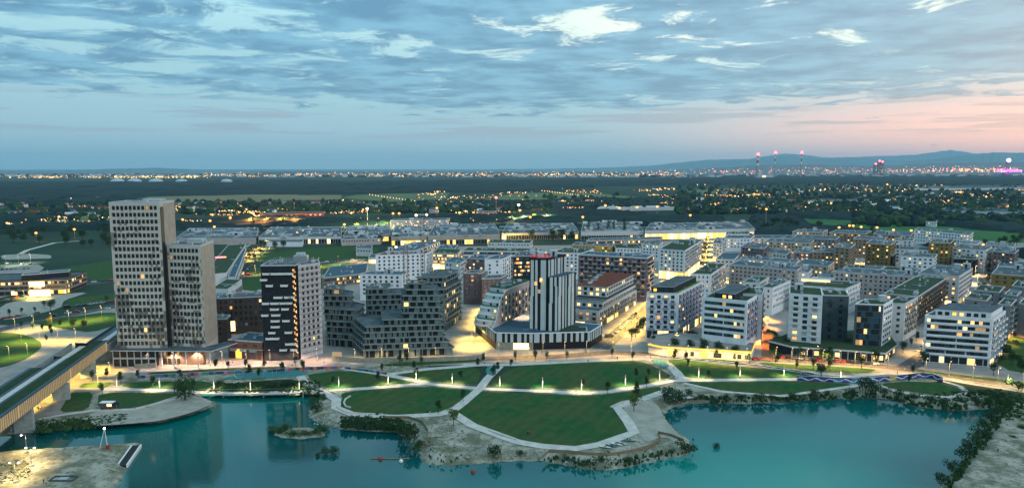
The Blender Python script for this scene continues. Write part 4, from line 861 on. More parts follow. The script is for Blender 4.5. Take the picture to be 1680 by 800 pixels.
# middle distance, centre and left
Q('apartment_block', 'brown house with white framed windows behind the concrete block', (760, 448.5), (789, 449), (800, 444), 23, wall='mauvebrick', lit=.08, sp=3.0, ww=1.5, wh=1.5, frame='frame_white', units=3, jitter=.15)
Q('apartment_block', 'brown house with white framed windows right behind the curved white house', (790, 458), (823, 456.5), (834, 450), 20.5, wall='mauvebrick', lit=.08, sp=3.0, ww=1.5, wh=1.5, frame='frame_white', units=3, jitter=.15)
Q('apartment_block', 'white cube block with round side balconies in front of the banded office', (795, 425.5), (824, 425), (841, 418), 23, wall='white', roof='blue_roof', lit=.05, sp=5, ww=1.6, units=4, faces={1: 'balcs', 0: 'sparse'}, bal='white')
Q('apartment_block', 'dark violet block with few yellow windows left of the white cube block', (766, 424), (795, 425), (806, 419), 20, wall='mauve', roof='blue_roof', lit=.5, faces={0: 'sparse'}, units=3)
Q('apartment_block', 'white windowless gable block with blue roof left of the dark violet block', (729, 429.5), (755, 432), (768, 424), 19, wall='offwhite', roof='blue_roof', lit=.1, faces={0: 'sparse'}, units=6)
Q('school', 'campus building with a blazing yellow lit front', (709, 415.5), (751, 416.5), (757, 409), 16, wall='beige', lit=.6, style='band', roof='green_roof', units=3, shop=1.0, g=6)
Q('school', 'long low campus hall with a strip of small lights', (752, 418), (886, 420), (897, 410), 12, wall='offwhite', lit=.4, style='band', roof='gravel_roof', units=10)
Q('school', 'upper storey row of the campus with dark openings', (759, 411), (880, 413), (884, 408), 15, wall='offwhite', lit=.05, style='band', roof='green_roof', units=16)
Q('office_block', 'office with yellow lit window bands behind the striped tower', (842, 421), (886, 420), (891, 412), 22, wall='dark', lit=.5, style='band', units=5)
Q('apartment_block', 'large white apartment block behind the lattice masts', (616, 419), (699, 416), (710, 411.5), 24, wall='white', lit=.02, sp=3.9, ww=1.7, wh=1.7, units=12, roof='red_roof', faces={1: 'balcs'})
Q('apartment_block', 'lower white apartment block in front of the large white block', (590, 450), (659, 451), (674, 446), 20, wall='white', lit=.08, sp=4.2, ww=1.8, wh=1.7, units=6, roof='blue_roof')
Q('school', 'low timber school with sloping roofs left of the white apartment blocks', (530, 456), (600, 449), (604, 432), 8, wall='wood', roof='blue_roof', lit=.4, units=8, style='band', g=.5)
Q('pavilion', 'small white box pavilion with railing roof beyond the school', (584, 407), (610, 408), (611, 402), 9, wall='offwhite', lit=.1, units=3)
Q('pavilion', 'low row of white sheds with dark roofs beyond the large white block', (632, 413), (682, 411), (722, 396), 9, wall='rim', roof='blue_roof', lit=.3, units=20, style='band', g=.5)
Q('pavilion', 'low lit supermarket beside the white apartment blocks', (604, 423), (618, 423), (622, 417), 6, wall='offwhite', lit=.8, style='none', shop=1, g=5, units=1)
Q('white_hall', 'white sided hall with green roof behind the beige towers', (346, 474), (374, 475), (397, 459), 14, wall='offwhite', roof='green_roof', lit=.0, sp=1.6, ww=.9, wh=6, fl=9, units=2, g=.5)
b = BB('technology_centre', 'dark low office with golden lit entrance at the left edge', rp((-50, 463), (109, 458), (142, 446), 11.5), 11.5, wall='tan', roof='gravel_roof', rim='dark', lit=.22, style='band', frame='frame_dark', units=6, g=4, shop=.3, fl=3.5)
b2 = BB('roof_pavilion', 'dark long rooftop storey on the technology office', rp((35, 452), (113, 446), (116, 442.5), 15.6), 4.0, z0=11.65, wall='dark', roof='blue_roof', lit=.1, style='none', units=3)
q0 = at(64, 468, 9); mb = MB(); mb.box((0, 0, 0), (11, .4, 4), .12, 'lit_hot'); mb.box((2, 0, -7.5), (15, .4, 5), .12, 'lit_hot'); o = mb.build('glowing_entrance'); o.location = (q0[0], q0[1]-2.4, 8.5); tag(o, 'blazing yellow entrance windows of the technology office', 'entrance')
# remaining blocks further back in the right district: (label, A, B, C, h, wall, roof)
FAR = [('beige tall block with orange light at its foot', (1368, 405), (1396, 407), (1404, 400), 26, 'tan', 'gravel_roof'), ('beige tall block right of the orange lit gap', (1421, 399), (1462, 402), (1470, 396), 27, 'olive', 'gravel_roof'),
 ('olive brown tower block with square windows', (1524, 398), (1560, 399), (1566, 393), 28, 'olive', 'green_roof'), ('long curved white row with stepped roof at the field edge', (1500, 377), (1592, 385), (1597, 381), 19, 'white', 'gravel_roof'),
 ('white block with dark windows in front of the curved row', (1562, 406), (1617, 411), (1628, 405), 22, 'white', 'gravel_roof'), ('white house behind the white block by the field', (1575, 399), (1604, 400), (1609, 397), 20, 'white', 'gravel_roof'),
 ('black house with one lit window near the tree lined street', (1565, 424), (1601, 426), (1606, 420), 15, 'black', 'green_roof'), ('low white row with long roof beside the olive tower block', (1460, 408), (1524, 411), (1530, 406), 20, 'white', 'gravel_roof'),
 ('white house with a framed black opening', (1478, 420), (1534, 423), (1538, 417), 18, 'white', 'gravel_roof'), ('black low house left of the framed opening', (1432, 417), (1464, 420), (1470, 415), 16, 'black', 'gravel_roof'),
 ('pale blue box house at the far right by the field', (1617, 401), (1664, 404), (1666, 400), 20, 'rim', 'gravel_roof'), ('grey brown block right of the lit avenue', (1628, 412), (1665, 416), (1672, 410), 21, 'mauve', 'gravel_roof'),
 ('green striped low house at the right edge', (1636, 436), (1700, 440), (1704, 432), 12, 'white', 'blue_roof'), ('mauve block with yellow and orange windows', (1303, 414), (1330, 415), (1336, 409), 19, 'mauve', 'gravel_roof'),
 ('taupe block with two orange lamps in its windows', (1332, 413), (1376, 414), (1390, 409), 20, 'tan', 'gravel_roof'), ('grey block with white balconies beside the taupe block', (1374, 415), (1388, 416), (1392, 410), 20, 'grey', 'gravel_roof'),
 ('wide tan row in the far middle of the district', (1255, 396), (1330, 399), (1336, 394), 17, 'beige', 'gravel_roof'), ('wide grey row behind the tan row', (1300, 390), (1372, 393), (1378, 388), 18, 'grey', 'blue_roof'),
 ('long blue roofed hall with a dotted light strip', (1232, 391), (1300, 391), (1306, 386), 14, 'offwhite', 'blue_roof'), ('white block with a line of square windows left of the dotted hall', (1186, 391), (1232, 391), (1238, 386), 16, 'white', 'gravel_roof'),
 ('white stepped house beside the far end of the lit street', (1170, 398), (1186, 400), (1190, 392), 18, 'white', 'green_roof'), ('low white block with green roof right of the stepped house', (1190, 384), (1228, 384), (1230, 380), 14, 'white', 'green_roof'),
 ('green roofed cream row behind the long cream block', (1384, 439), (1445, 442), (1452, 437), 19, 'offwhite', 'green_roof'), ('taupe row continuing the green roofed cream row', (1446, 442), (1503, 446), (1510, 441), 19, 'grey', 'green_roof'),
 ('tan block under the row of orange mast lamps', (1360, 382), (1420, 384), (1430, 379), 20, 'tan', 'gravel_roof'), ('tan block with blue roof left of the curved white row', (1432, 384), (1494, 387), (1500, 381), 21, 'tan', 'blue_roof'),
 ('brown mid block in front of the tan blocks', (1400, 392), (1450, 394), (1456, 389), 21, 'tan', 'gravel_roof'), ('cream block at the far left of the tan group', (1300, 380), (1350, 381), (1358, 377), 17, 'beige', 'gravel_roof'),
 ('white low hall at the far side of the orange lit gap', (1466, 394), (1498, 395), (1502, 391), 20, 'offwhite', 'gravel_roof'), ('grey low row behind the skylight block', (1340, 455), (1368, 456), (1374, 450), 16, 'offwhite', 'green_roof'),
 ('white slanted block between lit street and white house with red loggias', (1128, 398), (1148, 399), (1152, 393), 20, 'white', 'green_roof'), ('mossy roofed low hall behind the campus', (800, 398), (870, 399), (874, 394), 8, 'offwhite', 'green_roof'),
 ('dark blue roofed shed beside the campus', (716, 408), (745, 409), (752, 402), 10, 'grey', 'blue_roof')]
for l, A_, B2, C_, h_, wl_, rf_ in FAR:
    Q('black_house' if wl_ == 'black' else 'far_block', l, A_, B2, C_, h_, wall=wl_, roof=rf_, lit=.28, sp=3.6, ww=1.8, wh=1.6, units=11, frame='frame_dark')
# ------------------------------------------------------------------ elevated railway and station, left
def poly_along(pts, offs0, offs1, z0, z1, m, top=None, name='deck', parent=None):
    mb = MB()
    W_ = [Vector(p) for p in pts]
    def nrm(i):
        d = (W_[min(i+1, len(W_)-1)]-W_[max(i-1, 0)]).normalized(); return Vector((-d.y, d.x))
    for i in range(len(W_)-1):
        n0, n1 = nrm(i), nrm(i+1); P = [W_[i]+n0*offs0, W_[i+1]+n1*offs0, W_[i+1]+n1*offs1, W_[i]+n0*offs1]
        mb.prism(ccw([tuple(p) for p in P]), z0, z1, m, top)
    return mb.build(name, parent)
TR = [(-160, 150), (-175.5, 210), (-184, 245), (-195.5, 293), (-207, 340), (-219, 392), (-232, 450), (-248, 520), (-270, 610), (-300, 740), (-322, 840)]
t = thing('viaduct', 'long concrete elevated railway with two tracks running past the beige towers', 'viaduct', (0, 0, 0))
poly_along(TR, 0, 13, 7.4, 8.6, 'slab', 'gravel_roof', 'deck', t)
poly_along(TR, 0, .4, 8.62, 9.8, 'slab', None, 'parapet', t); poly_along(TR[3:], 12.6, 13, 8.62, 9.8, 'blue_roof', None, 'parapet', t)
for o_ in (2.6, 4.0, 8.6, 10.0): poly_along(TR, o_, o_+.12, 8.62, 8.8, 'steel', None, 'rail', t)
for k, (x, y) in enumerate([(-176, 222), (-184.5, 258), (-191, 290), (-199, 322), (-207, 352), (-214, 384), (-222, 415), (-240, 500), (-262, 590), (-285, 690)]):
    mb = MB(); d = Vector((-.23, .97)); ang = math.atan2(d.y, d.x); mb.box((x-5.5, y-1.3, -5), (1.8, 6.5, 12.4), ang, 'slab'); mb.build('pier', t)
ST = [(-160, 150), (-175.5, 210), (-184, 245), (-195.5, 293), (-206.5, 338)]
t = thing('station', 'railway station hall with a lit lamella side wall and a striped dark roof', 'station', (0, 0, 0))
poly_along(ST, -1.2, -.8, 8.4, 13.2, 'lit_dim', None, 'glowing_wall', t)
mb = MB()
for (x0, y0), (x1, y1) in zip(ST[:-1], ST[1:]):
    L_ = math.hypot(x1-x0, y1-y0); n_ = int(L_/1.6); ux, uy = (x1-x0)/L_, (y1-y0)/L_
    for k in range(n_): mb.box((x0+ux*k*1.6+uy*1.35, y0+uy*k*1.6-ux*1.35, 8.3), (.62, .14, 5), math.atan2(uy, ux), 'fence')
mb.build('lamella_screen', t)
poly_along(ST, -1.7, -.6, 13.4, 14.0, 'blue_roof', 'blue_roof', 'roof_edge', t); poly_along(ST, -.6, 4.6, 13.5, 13.9, 'dark', 'scrubgrass', 'roof', t)
poly_along(ST[:4]+[(-199, 308)], 4.7, 6.0, 13.3, 13.7, 'blue_roof', 'blue_roof', 'roof_edge', t); poly_along(ST[:4]+[(-204, 330)], 6.1, 8.9, 13.2, 13.5, 'path', 'path', 'light_roof', t)
poly_along(ST[:4]+[(-199, 308)], 9.0, 10.2, 13.3, 13.7, 'blue_roof', 'blue_roof', 'roof_edge', t); poly_along(ST[:4], 10.3, 13.6, 13.5, 13.9, 'dark', 'scrubgrass', 'roof', t); poly_along(ST[:4], 13.7, 15.2, 13.4, 14.0, 'blue_roof', 'blue_roof', 'roof_edge', t)
poly_along(ST, 14.4, 14.8, 5, 13.4, 'slab', None, 'back_wall', t)
for x, y in ((-199, 309), (-205, 334)):
    mb = MB(); mb.box((x-7, y, 8.7), (15, .5, 4.6), -.2, 'dark'); mb.build('end_wall', t)
b = Bld('depot_hall', 'long metro hall with green roof and a red glowing bay beyond the beige towers', 'hall', rp((330, 452), (372, 448), (404, 400), 11), 11, wall='offwhite', roof='green_roof', style='none', units=4)
b = Bld('depot_hall', 'lower blue roofed strip hall alongside the green roofed metro hall', 'hall', rp((374, 455), (386, 455), (404, 408), 9), 9, wall='offwhite', roof='blue_roof', lit=.1, units=2)
q0 = at(362, 425, 9.5); mb = MB(); mb.box((0, 0, 0), (12, 7, 1), .5, 'bulb_red'); mb.box((5, 0, 1.01), (4, 4, .6), .5, 'lit_yellow'); o = mb.build('red_canopy'); o.location = (q0[0], q0[1], 11.2); o.scale = (.8, .8, .6); tag(o, 'red and yellow glowing light on the metro hall roof', 'light')
# train on the viaduct
t = thing('train', 'silver metro train at the end of the station roof', 'train', (-213.5, 360, 8.85), math.radians(102.8))
mb = MB(); mb.prism([(-20, -1.4), (19, -1.4), (20.5, -.9), (20.5, .9), (19, 1.4), (-20, 1.4)], .5, 3.5, 'rim', 'unit'); mb.build('body', t)
mb = MB()
for s_ in (-1.43, 1.43): mb.box((0, s_, 1.7), (37, .05, 1.0), 0, 'glass')
mb.box((20.5, 0, 1.6), (.08, 1.6, 1.2), 0, 'glass'); mb.build('window_strip', t)
mb = MB()
for x in (-15, -5, 5, 15): mb.box((x, 0, 0), (2.8, 2, .5), 0, 'black')
mb.build('bogies', t)
# ------------------------------------------------------------------ footbridge, walls, jetty, small park things
def wpt(u, v, z=0.0): return at(u, v, z)
t = thing('footbridge', 'low pale footbridge crossing the lake inlet', 'bridge', (0, 0, 0))
BP = [wpt(322, 644), wpt(380, 644.5), wpt(440, 644), wpt(500, 642), wpt(534, 641)]
poly_along(BP, -1.8, 1.8, -.35, .22, 'path', 'path', 'deck', t)
for s_ in (-1.75, 1.7): poly_along(BP, s_, s_+.06, 1.2, 1.28, 'steel', None, 'handrail', t)
for p0, p1 in zip(BP[:-1], BP[1:]):
    for k in range(7):
        mb = MB(); x = p0[0]+(p1[0]-p0[0])*k/7; y = p0[1]+(p1[1]-p0[1])*k/7; mb.tube((x, y-1.7, .2), (x, y-1.7, 1.25), .05, m='steel'); mb.build('post', t)
for u in (366, 432, 497):
    x, y = wpt(u, 644); mb = MB(); mb.tube((x, y, -6), (x, y, -.35), .35, m='slab'); mb.build('pier', t)
def wall_strip(name, label, cat, pts, h, th, m, capm='rim', z0=0.0):
    W_ = [Vector(wpt(*p)) for p in pts]; me_v, me_f, uv = [], [], []; u_ = 0; mi = []
    for a_, b2 in zip(W_[:-1], W_[1:]):
        d = (b2-a_); L_ = d.length; d.normalize(); n = Vector((d.y, -d.x))*th/2; i = len(me_v)
        for p in (a_+n, b2+n, b2-n, a_-n): me_v += [(p.x, p.y, z0), (p.x, p.y, z0+h)]
        fs = [((0, 2, 3, 1), 0), ((4, 6, 7, 5), 0), ((1, 3, 5, 7), 1), ((2, 4, 5, 3), 0), ((6, 0, 1, 7), 0)]
        for f, k in fs:
            me_f.append(tuple(i+x for x in f)); mi.append(k)
            for x in f: uv.append((u_+(L_ if x in (2, 3, 4, 5) else 0), h if x % 2 else 0))
        u_ += L_
    me = bpy.data.meshes.new(name); me.from_pydata(me_v, [], me_f); me.materials.append(M[m]); me.materials.append(M[capm]); me.polygons.foreach_set('material_index', mi)
    l = me.uv_layers.new(name='UVMap'); l.data.foreach_set('uv', np.array(uv).ravel()); return tag(link(name, me), label, cat)
wall_strip('mural_wall', 'long painted wall of navy and turquoise waves along the lake lawn', 'wall', [(1308, 624), (1340, 625.5), (1370, 627), (1400, 628), (1440, 626), (1475, 623), (1510, 619), (1530, 620), (1546, 627)], 2.5, .5, 'mural_wave')
wall_strip('mural_wall', 'thin low wall with a white wave painted on blue above the right lawn', 'wall', [(1082, 585), (1120, 589), (1160, 592), (1200, 596), (1250, 601), (1300, 608), (1335, 614)], .7, .5, 'mural_wave')
wall_strip('mural_wall', 'low wall painted in small coloured blocks along the left promenade', 'wall', [(226, 620), (300, 616), (360, 613), (420, 611), (500, 606), (560, 604)], 1.4, .4, 'mural_blocks')
wall_strip('mural_wall', 'short diagonal wall of coloured blocks beside the centre lawn', 'wall', [(566, 605), (600, 609), (634, 614.5)], 1.4, .4, 'mural_blocks')
wall_strip('site_fence', 'long pale hoarding around the concrete building site', 'fence', [(545, 591), (600, 594), (700, 593), (760, 591), (792, 588)], 2.4, .15, 'fence')
wall_strip('site_fence', 'hoarding in front of the glazed podium of the beige towers', 'fence', [(221, 604), (255, 602)], 2.2, .15, 'fence')
wall_strip('retaining_wall', 'curved white seating edge on the middle lawn', 'bench', [(575, 650), (567, 655), (564, 661), (567, 667), (575, 669)], .6, .6, 'path', 'path')
wall_strip('retaining_wall', 'long curved bench edge beside the lakeside path', 'bench', [(553, 667), (558, 672), (570, 677), (600, 679), (628, 680)], .5, .6, 'path', 'path')
wall_strip('retaining_wall', 'white kerb wall along the big lawn near the parked boards', 'bench', [(802, 706), (820, 713), (849, 722)], .5, .6, 'path', 'path')
wall_strip('retaining_wall', 'white step wall at the upper corner of the sandy beach', 'bench', [(1002, 668), (1020, 660), (1040, 656)], .5, .8, 'path', 'path')
wall_strip('retaining_wall', 'white diagonal rail wall along the left beach', 'bench', [(222, 671), (250, 664), (294, 650)], .6, .5, 'path', 'path')
wall_strip('picket_fence', 'thin dark fence curving across the sandy point', 'fence', [(889, 752), (900, 742), (930, 742), (960, 746), (1000, 747), (1040, 741), (1070, 732), (1084, 722), (1079, 711), (1100, 715), (1122, 724)], 1.1, .06, 'wood', 'wood')
wall_strip('picket_fence', 'thin fence curving behind the round shore bush left of the point', 'fence', [(632, 686), (670, 686), (692, 693), (702, 708), (700, 725), (690, 732)], 1.1, .06, 'wood', 'wood')
# jetty at the left sandbank
t = thing('jetty', 'narrow white edged wooden jetty at the tip of the left sandbank', 'jetty', (0, 0, 0)); J = [wpt(230, 729, -1), wpt(207, 762, -1)]
poly_along(J, -2.6, -.0, -2.4, -1.0, 'black', 'black', 'deck', t); poly_along(J, -3.1, -2.6, -2.4, -.8, 'frame_white', None, 'edge_board', t); poly_along(J, 0, .5, -2.4, -.8, 'frame_white', None, 'edge_board', t)
def kayak(u, v, ang, m, label):
    t = thing('kayak', label, 'boat', (*wpt(u, v, .2), .2), ang, 'boards laid on the lakeside path'); mb = MB()
    L_, w = 4.6, .85; xs_ = np.linspace(-1, 1, 9); prev = None
    for i in range(8):
        a_, b2 = xs_[i], xs_[i+1]; wa, wb = w/2*math.sqrt(max(.01, 1-a_*a_)), w/2*math.sqrt(max(.01, 1-b2*b2)); za, zb = .25+.12*a_*a_, .25+.12*b2*b2
        mb.face([(a_*L_/2, -wa, za), (b2*L_/2, -wb, zb), (b2*L_/2, wb, zb), (a_*L_/2, wa, za)], m); mb.face([(a_*L_/2, -wa*.5, 0), (b2*L_/2, -wb*.5, 0), (b2*L_/2, -wb, zb), (a_*L_/2, -wa, za)], m); mb.face([(b2*L_/2, wb*.5, 0), (a_*L_/2, wa*.5, 0), (a_*L_/2, wa, za), (b2*L_/2, wb, zb)], m)
    mb.build('hull', t); mb = MB(); mb.box((0, 0, .26), (1.1, .4, .05), 0, 'black'); mb.build('seat', t)
for i, (u, v, a_) in enumerate([(992, 733, -.3), (1003, 731, -.5), (1011, 728.5, -.45), (1021, 727, -.8), (1033, 723, -.2)]):
    kayak(u, v, a_, ['frame_white', 'turquoise', 'frame_white', 'rim', 'turquoise'][i], ['leftmost white board beside the wheelchair-width path', 'turquoise board second in the row on the path', 'white board in the middle of the row on the path', 'grey board turned sideways fourth in the row', 'rightmost turquoise board beside two seated people'][i].replace('wheelchair-width path', 'lake path'))
def buoy(u, v, m, label):
    x, y = wpt(u, v, WZ); t = thing('buoy', label, 'buoy', (x, y, WZ)); mb = MB(); mb.ball((0, 0, .25), .75, m, 10, 6, 1.1); mb.build('float', t); mb = MB(); mb.tube((0, 0, .9), (0, 0, 1.8), .06, m='steel'); mb.build('staff', t)
buoy(624, 753, 'redwall', 'red buoy left of the lit white buoy'); buoy(776, 774, 'redwall', 'red buoy floating alone near the sandy point'); buoy(658, 757, 'frame_white', 'white buoy beside the red one')
mb = MB(); x, y = wpt(640, 752, WZ); mb.tube((-7, 0, .1), (7, 0, .1), .25, m='wood'); o = mb.build('floating_log'); o.location = (x, y, WZ); tag(o, 'dark floating boom between the red and the white buoy', 'boom')
# food truck
t = thing('food_truck', 'white roofed food truck with lit hatch on the lakeside lawn', 'truck', (*wpt(177, 670), 0), .02)
mb = MB(); mb.box((0, 0, .6), (5.2, 2.3, 2.2), 0, 'bluegrey', 'frame_white'); mb.box((0, -.02, .6), (5.25, 2.36, .7), 0, 'brick'); mb.box((0, 0, 2.85), (5.5, 2.6, .2), 0, 'frame_white'); mb.build('body', t)
mb = MB(); mb.box((1.3, -1.2, 1.5), (1.8, .08, 1.0), 0, 'lit_hot'); mb.build('hatch', t)
for x in (-1.7, 1.7):
    mb = MB(); mb.tube((x, -1.2, .4), (x, -.9, .4), .4, n=12, m='tyre'); mb.build('wheel', t)
t = thing('parasol', 'dark parasol with blue flag panel beside the food truck', 'parasol', (*wpt(191, 670), 0)); mb = MB(); mb.tube((0, 0, 0), (0, 0, 2.6), .05, m='steel'); mb.build('pole', t)
mb = MB(); mb.tube((0, 0, 2.2), (0, 0, 2.9), 1.7, .05, n=8, m='black'); mb.build('canopy', t); mb = MB(); mb.box((1.6, 0, .3), (.9, .06, 2.4), 0, 'blue_roof'); mb.build('flag', t)
# A-frame mast, volleyball court, playground ring and swings
t = thing('lifeguard_mast', 'tripod light mast on the left sandbank', 'mast', (*wpt(172, 735), 0)); 
for a_ in ((-1.8, 0), (1.1, 0), (0, 1.5)):
    mb = MB(); mb.tube((a_[0], a_[1], 0), (.3, 0, 7.4), .12, m='frame_white'); mb.build('leg', t)
mb = MB(); mb.ball((.3, 0, 7.5), .4, 'bulb_white'); mb.build('lamp', t); mb = MB(); mb.box((1.3, -.4, 0), (.9, .8, 1.4), 0, 'redwall'); mb.build('box', t)
t = thing('sand_court', 'small framed play net lying on the left sandbank', 'net', (*wpt(99, 789), 0)); mb = MB(); mb.box((0, 0, .02), (7.5, .2, .5), 0, 'bluegrey'); mb.box((0, 3.2, .02), (7.5, .2, .5), 0, 'bluegrey'); mb.box((-3.7, 1.6, .02), (.2, 3.2, .5), 0, 'bluegrey'); mb.box((3.7, 1.6, .02), (.2, 3.2, .5), 0, 'bluegrey'); mb.box((0, 1.6, .04), (3, 2, .3), 0, 'steel'); mb.build('frame', t)
t = thing('climbing_ring', 'pale curved climbing ring on the turquoise playground', 'play equipment', (*wpt(392, 620), 0)); mb = MB()
for k in range(14):
    a0, a1 = k*.36+.8, (k+1)*.36+.8; mb.tube((2.2*math.cos(a0), 0, 2.3+2.2*math.sin(a0)), (2.2*math.cos(a1), 0, 2.3+2.2*math.sin(a1)), .13, m='steel')
mb.build('ring', t)
for i, (u, v) in enumerate([(418, 620), (440, 617), (461, 614), (1078, 594), (1088, 600), (808, 607)]):
    t = thing('swing_frame', ['steel swing frame right of the climbing ring', 'steel swing frame in the middle of the left playground', 'steel swing frame at the right end of the left playground', 'steel climbing frame on the right turquoise playground', 'second climbing frame beside the right lawn', 'steel climbing frame on the small central playground'][i], 'play equipment', (*wpt(u, v), 0), .2*i)
    for x in (-2, 2):
        for y in (-1, 1):
            mb = MB(); mb.tube((x, y, 0), (x, 0, 3), .06, m='steel'); mb.build('leg', t)
    mb = MB(); mb.tube((-2.2, 0, 3), (2.2, 0, 3), .07, m='steel'); mb.build('beam', t)
# billboard, cranes
t = thing('billboard', 'small white lit billboard beside the building site', 'billboard', (*wpt(553, 590), 0)); mb = MB(); mb.box((0, 0, 1), (5, .3, 3.2), 0, 'frame_white'); mb.build('board', t)
mb = MB(); mb.box((0, -.2, 1.2), (4.6, .05, 2.8), 0, 'lit_dim'); mb.build('poster', t)
for x in (-2, 2):
    mb = MB(); mb.box((x, 0, 0), (.2, .2, 1), 0, 'steel'); mb.build('leg', t)
def lattice(name, label, cat, x, y, z0, z1, w, lamps):
    t = thing(name, label, cat, (x, y, z0)); H = z1-z0
    for sx_ in (-1, 1):
        for sy in (-1, 1):
            mb = MB(); mb.tube((sx_*w/2, sy*w/2, 0), (sx_*w/2, sy*w/2, H), .14, m='tan', n=4); mb.build('chord', t)
    mb = MB(); z = 0; k = 0
    while z < H-w:
        s_ = 1 if k % 2 else -1
        for q in (((-s_, -1), (s_, -1)), ((-s_, 1), (s_, 1)), ((-1, -s_), (-1, s_)), ((1, -s_), (1, s_))): mb.tube((q[0][0]*w/2, q[0][1]*w/2, z), (q[1][0]*w/2, q[1][1]*w/2, z+w), .09, m='tan', n=4, cap=False)
        z += w; k += 1
    mb.build('lattice', t)
    if lamps:
        mb = MB(); mb.box((0, 0, H), (w*2.2, w*1.2, .4), 0, 'steel'); mb.build('platform', t); mb = MB()
        for k in range(5): mb.box((-w+k*w/2, -w*.6, H+.4), (w*.35, .5, .9), 0, 'bulb_white' if lamps == 2 else 'unit')
        mb.build('lamp', t)
lattice('lattice_mast', 'left lattice hoist mast before the white apartment blocks', 'mast', -66, 420, 0, 52, 2.4, 0)
lattice('lattice_mast', 'right taller lattice mast with a lamp platform before the white blocks', 'mast', -66, 500, 0, 66, 2.6, 1)
# ------------------------------------------------------------------ people
def body_mesh(kind, top, low):
    key = ('p', kind, top, low)
    if key in CACHE: return CACHE[key]
    if kind == 'stand': J = [(0, 0, .95, .17), (0, 0, 1.25, .18), (0, 0, 1.42, .16), (0, 0, 1.52, .06), (0, 0, 1.66, .10), (.1, 0, .9, .11), (.12, .03, .5, .075), (.12, 0, .06, .06), (-.1, 0, .9, .11), (-.13, -.08, .5, .075), (-.14, -.02, .06, .06), (.2, 0, 1.38, .07), (.25, .02, 1.1, .05), (.24, -.1, .85, .04), (-.2, 0, 1.38, .07), (-.25, .02, 1.1, .05), (-.24, -.1, .85, .04), (.12, -.14, .04, .05), (-.14, -.16, .04, .05)]
    else: J = [(0, 0, .16, .17), (0, .02, .42, .18), (0, .0, .62, .16), (0, -.02, .72, .06), (0, -.04, .86, .10), (.1, -.08, .16, .11), (.13, -.45, .42, .075), (.13, -.75, .07, .06), (-.1, -.08, .16, .11), (-.13, -.45, .42, .075), (-.13, -.75, .07, .06), (.2, 0, .58, .07), (.25, -.15, .4, .05), (.15, -.38, .42, .04), (-.2, 0, .58, .07), (-.25, -.15, .4, .05), (-.15, -.38, .42, .04), (.13, -.88, .05, .05), (-.13, -.88, .05, .05)]
    E_ = [(0, 1), (1, 2), (2, 3), (3, 4), (0, 5), (5, 6), (6, 7), (7, 17), (0, 8), (8, 9), (9, 10), (10, 18), (2, 11), (11, 12), (12, 13), (2, 14), (14, 15), (15, 16)]
    me = bpy.data.meshes.new('person_skeleton'); me.from_pydata([j[:3] for j in J], E_, []); o = bpy.data.objects.new('tmp', me); C.objects.link(o)
    md = o.modifiers.new('s', 'SKIN'); lay = me.skin_vertices[0]
    for i, j in enumerate(J): lay.data[i].radius = (j[3], j[3]); lay.data[i].use_root = (i == 0)
    o.modifiers.new('u', 'SUBSURF').levels = 1; bpy.context.view_layer.update()
    m2 = bpy.data.meshes.new_from_object(o.evaluated_get(bpy.context.evaluated_depsgraph_get())); bpy.data.objects.remove(o)
    for k in (top, low, 'skin', 'black'): m2.materials.append(M[k])
    hh = 1.5 if kind == 'stand' else .7; mid = .95 if kind == 'stand' else .22
    for p in m2.polygons:
        z = p.center.z; p.material_index = 3 if z > hh+.15 and p.center.y > -.03 else (2 if z > hh else (0 if z > mid else 1)); p.use_smooth = True
    CACHE[key] = m2; return m2
PEOPLE = [(866, 714, 'stand', 'cloth_dark', 'cloth_dark', 'person in dark clothes standing on the big lawn'), (869.5, 713, 'stand', 'cloth_red', 'cloth_dark', 'person in a red top standing on the big lawn'), (1029, 721, 'sit', 'cloth_dark', 'cloth_dark', 'person in black sitting by the boards'), (1033, 721.5, 'sit', 'cloth_dark', 'cloth_light', 'person with pale trousers sitting by the boards'),
 (1003, 746, 'stand', 'cloth_light', 'cloth_dark', 'person in a pale top walking by the curved fence'), (1095, 692, 'sit', 'cloth_dark', 'cloth_light', 'person sitting at the waterline of the beach'), (1108, 706, 'sit', 'cloth_red', 'cloth_dark', 'person in red sitting on the beach'), (1118, 719, 'sit', 'cloth_light', 'cloth_dark', 'person in pale top sitting near the fence end on the beach'), (1137, 725, 'stand', 'cloth_dark', 'cloth_dark', 'person standing at the tip of the sandy point'),
 (1107, 621, 'stand', 'cloth_dark', 'cloth_light', 'left person walking at the right path crossing'), (1112, 621.5, 'stand', 'cloth_light', 'cloth_dark', 'right person walking at the right path crossing'), (72, 793, 'stand', 'cloth_dark', 'cloth_dark', 'left person standing on the left sandbank'), (76, 795, 'stand', 'cloth_light', 'cloth_dark', 'person in a pale top on the left sandbank'), (243, 667, 'sit', 'cloth_light', 'cloth_dark', 'person sitting on the white wall of the left beach'),
 (702, 676, 'sit', 'cloth_dark', 'cloth_dark', 'person sitting at the lower edge of the middle lawn'), (706, 677, 'sit', 'cloth_light', 'cloth_dark', 'person in pale top at the lower edge of the middle lawn'), (1637, 742, 'stand', 'cloth_dark', 'cloth_dark', 'person walking on the right gravel bank'), (63, 672, 'stand', 'cloth_dark', 'cloth_dark', 'person standing under the station viaduct'), (68, 673, 'stand', 'cloth_light', 'cloth_dark', 'person in a light top under the station viaduct'), (1096, 618, 'stand', 'cloth_red', 'cloth_dark', 'person in a red top near the climbing frames'), (404, 640, 'stand', 'cloth_dark', 'cloth_dark', 'person walking across the footbridge'), (1105, 607, 'stand', 'cloth_dark', 'cloth_light', 'person on the path above the right crossing')]
for u, v, k, a_, b2, l in PEOPLE: tag(link('person', body_mesh(k, a_, b2), None, (*wpt(u, v), .2 if v < 660 else .12), R.uniform(-2, 2)), l, 'person')
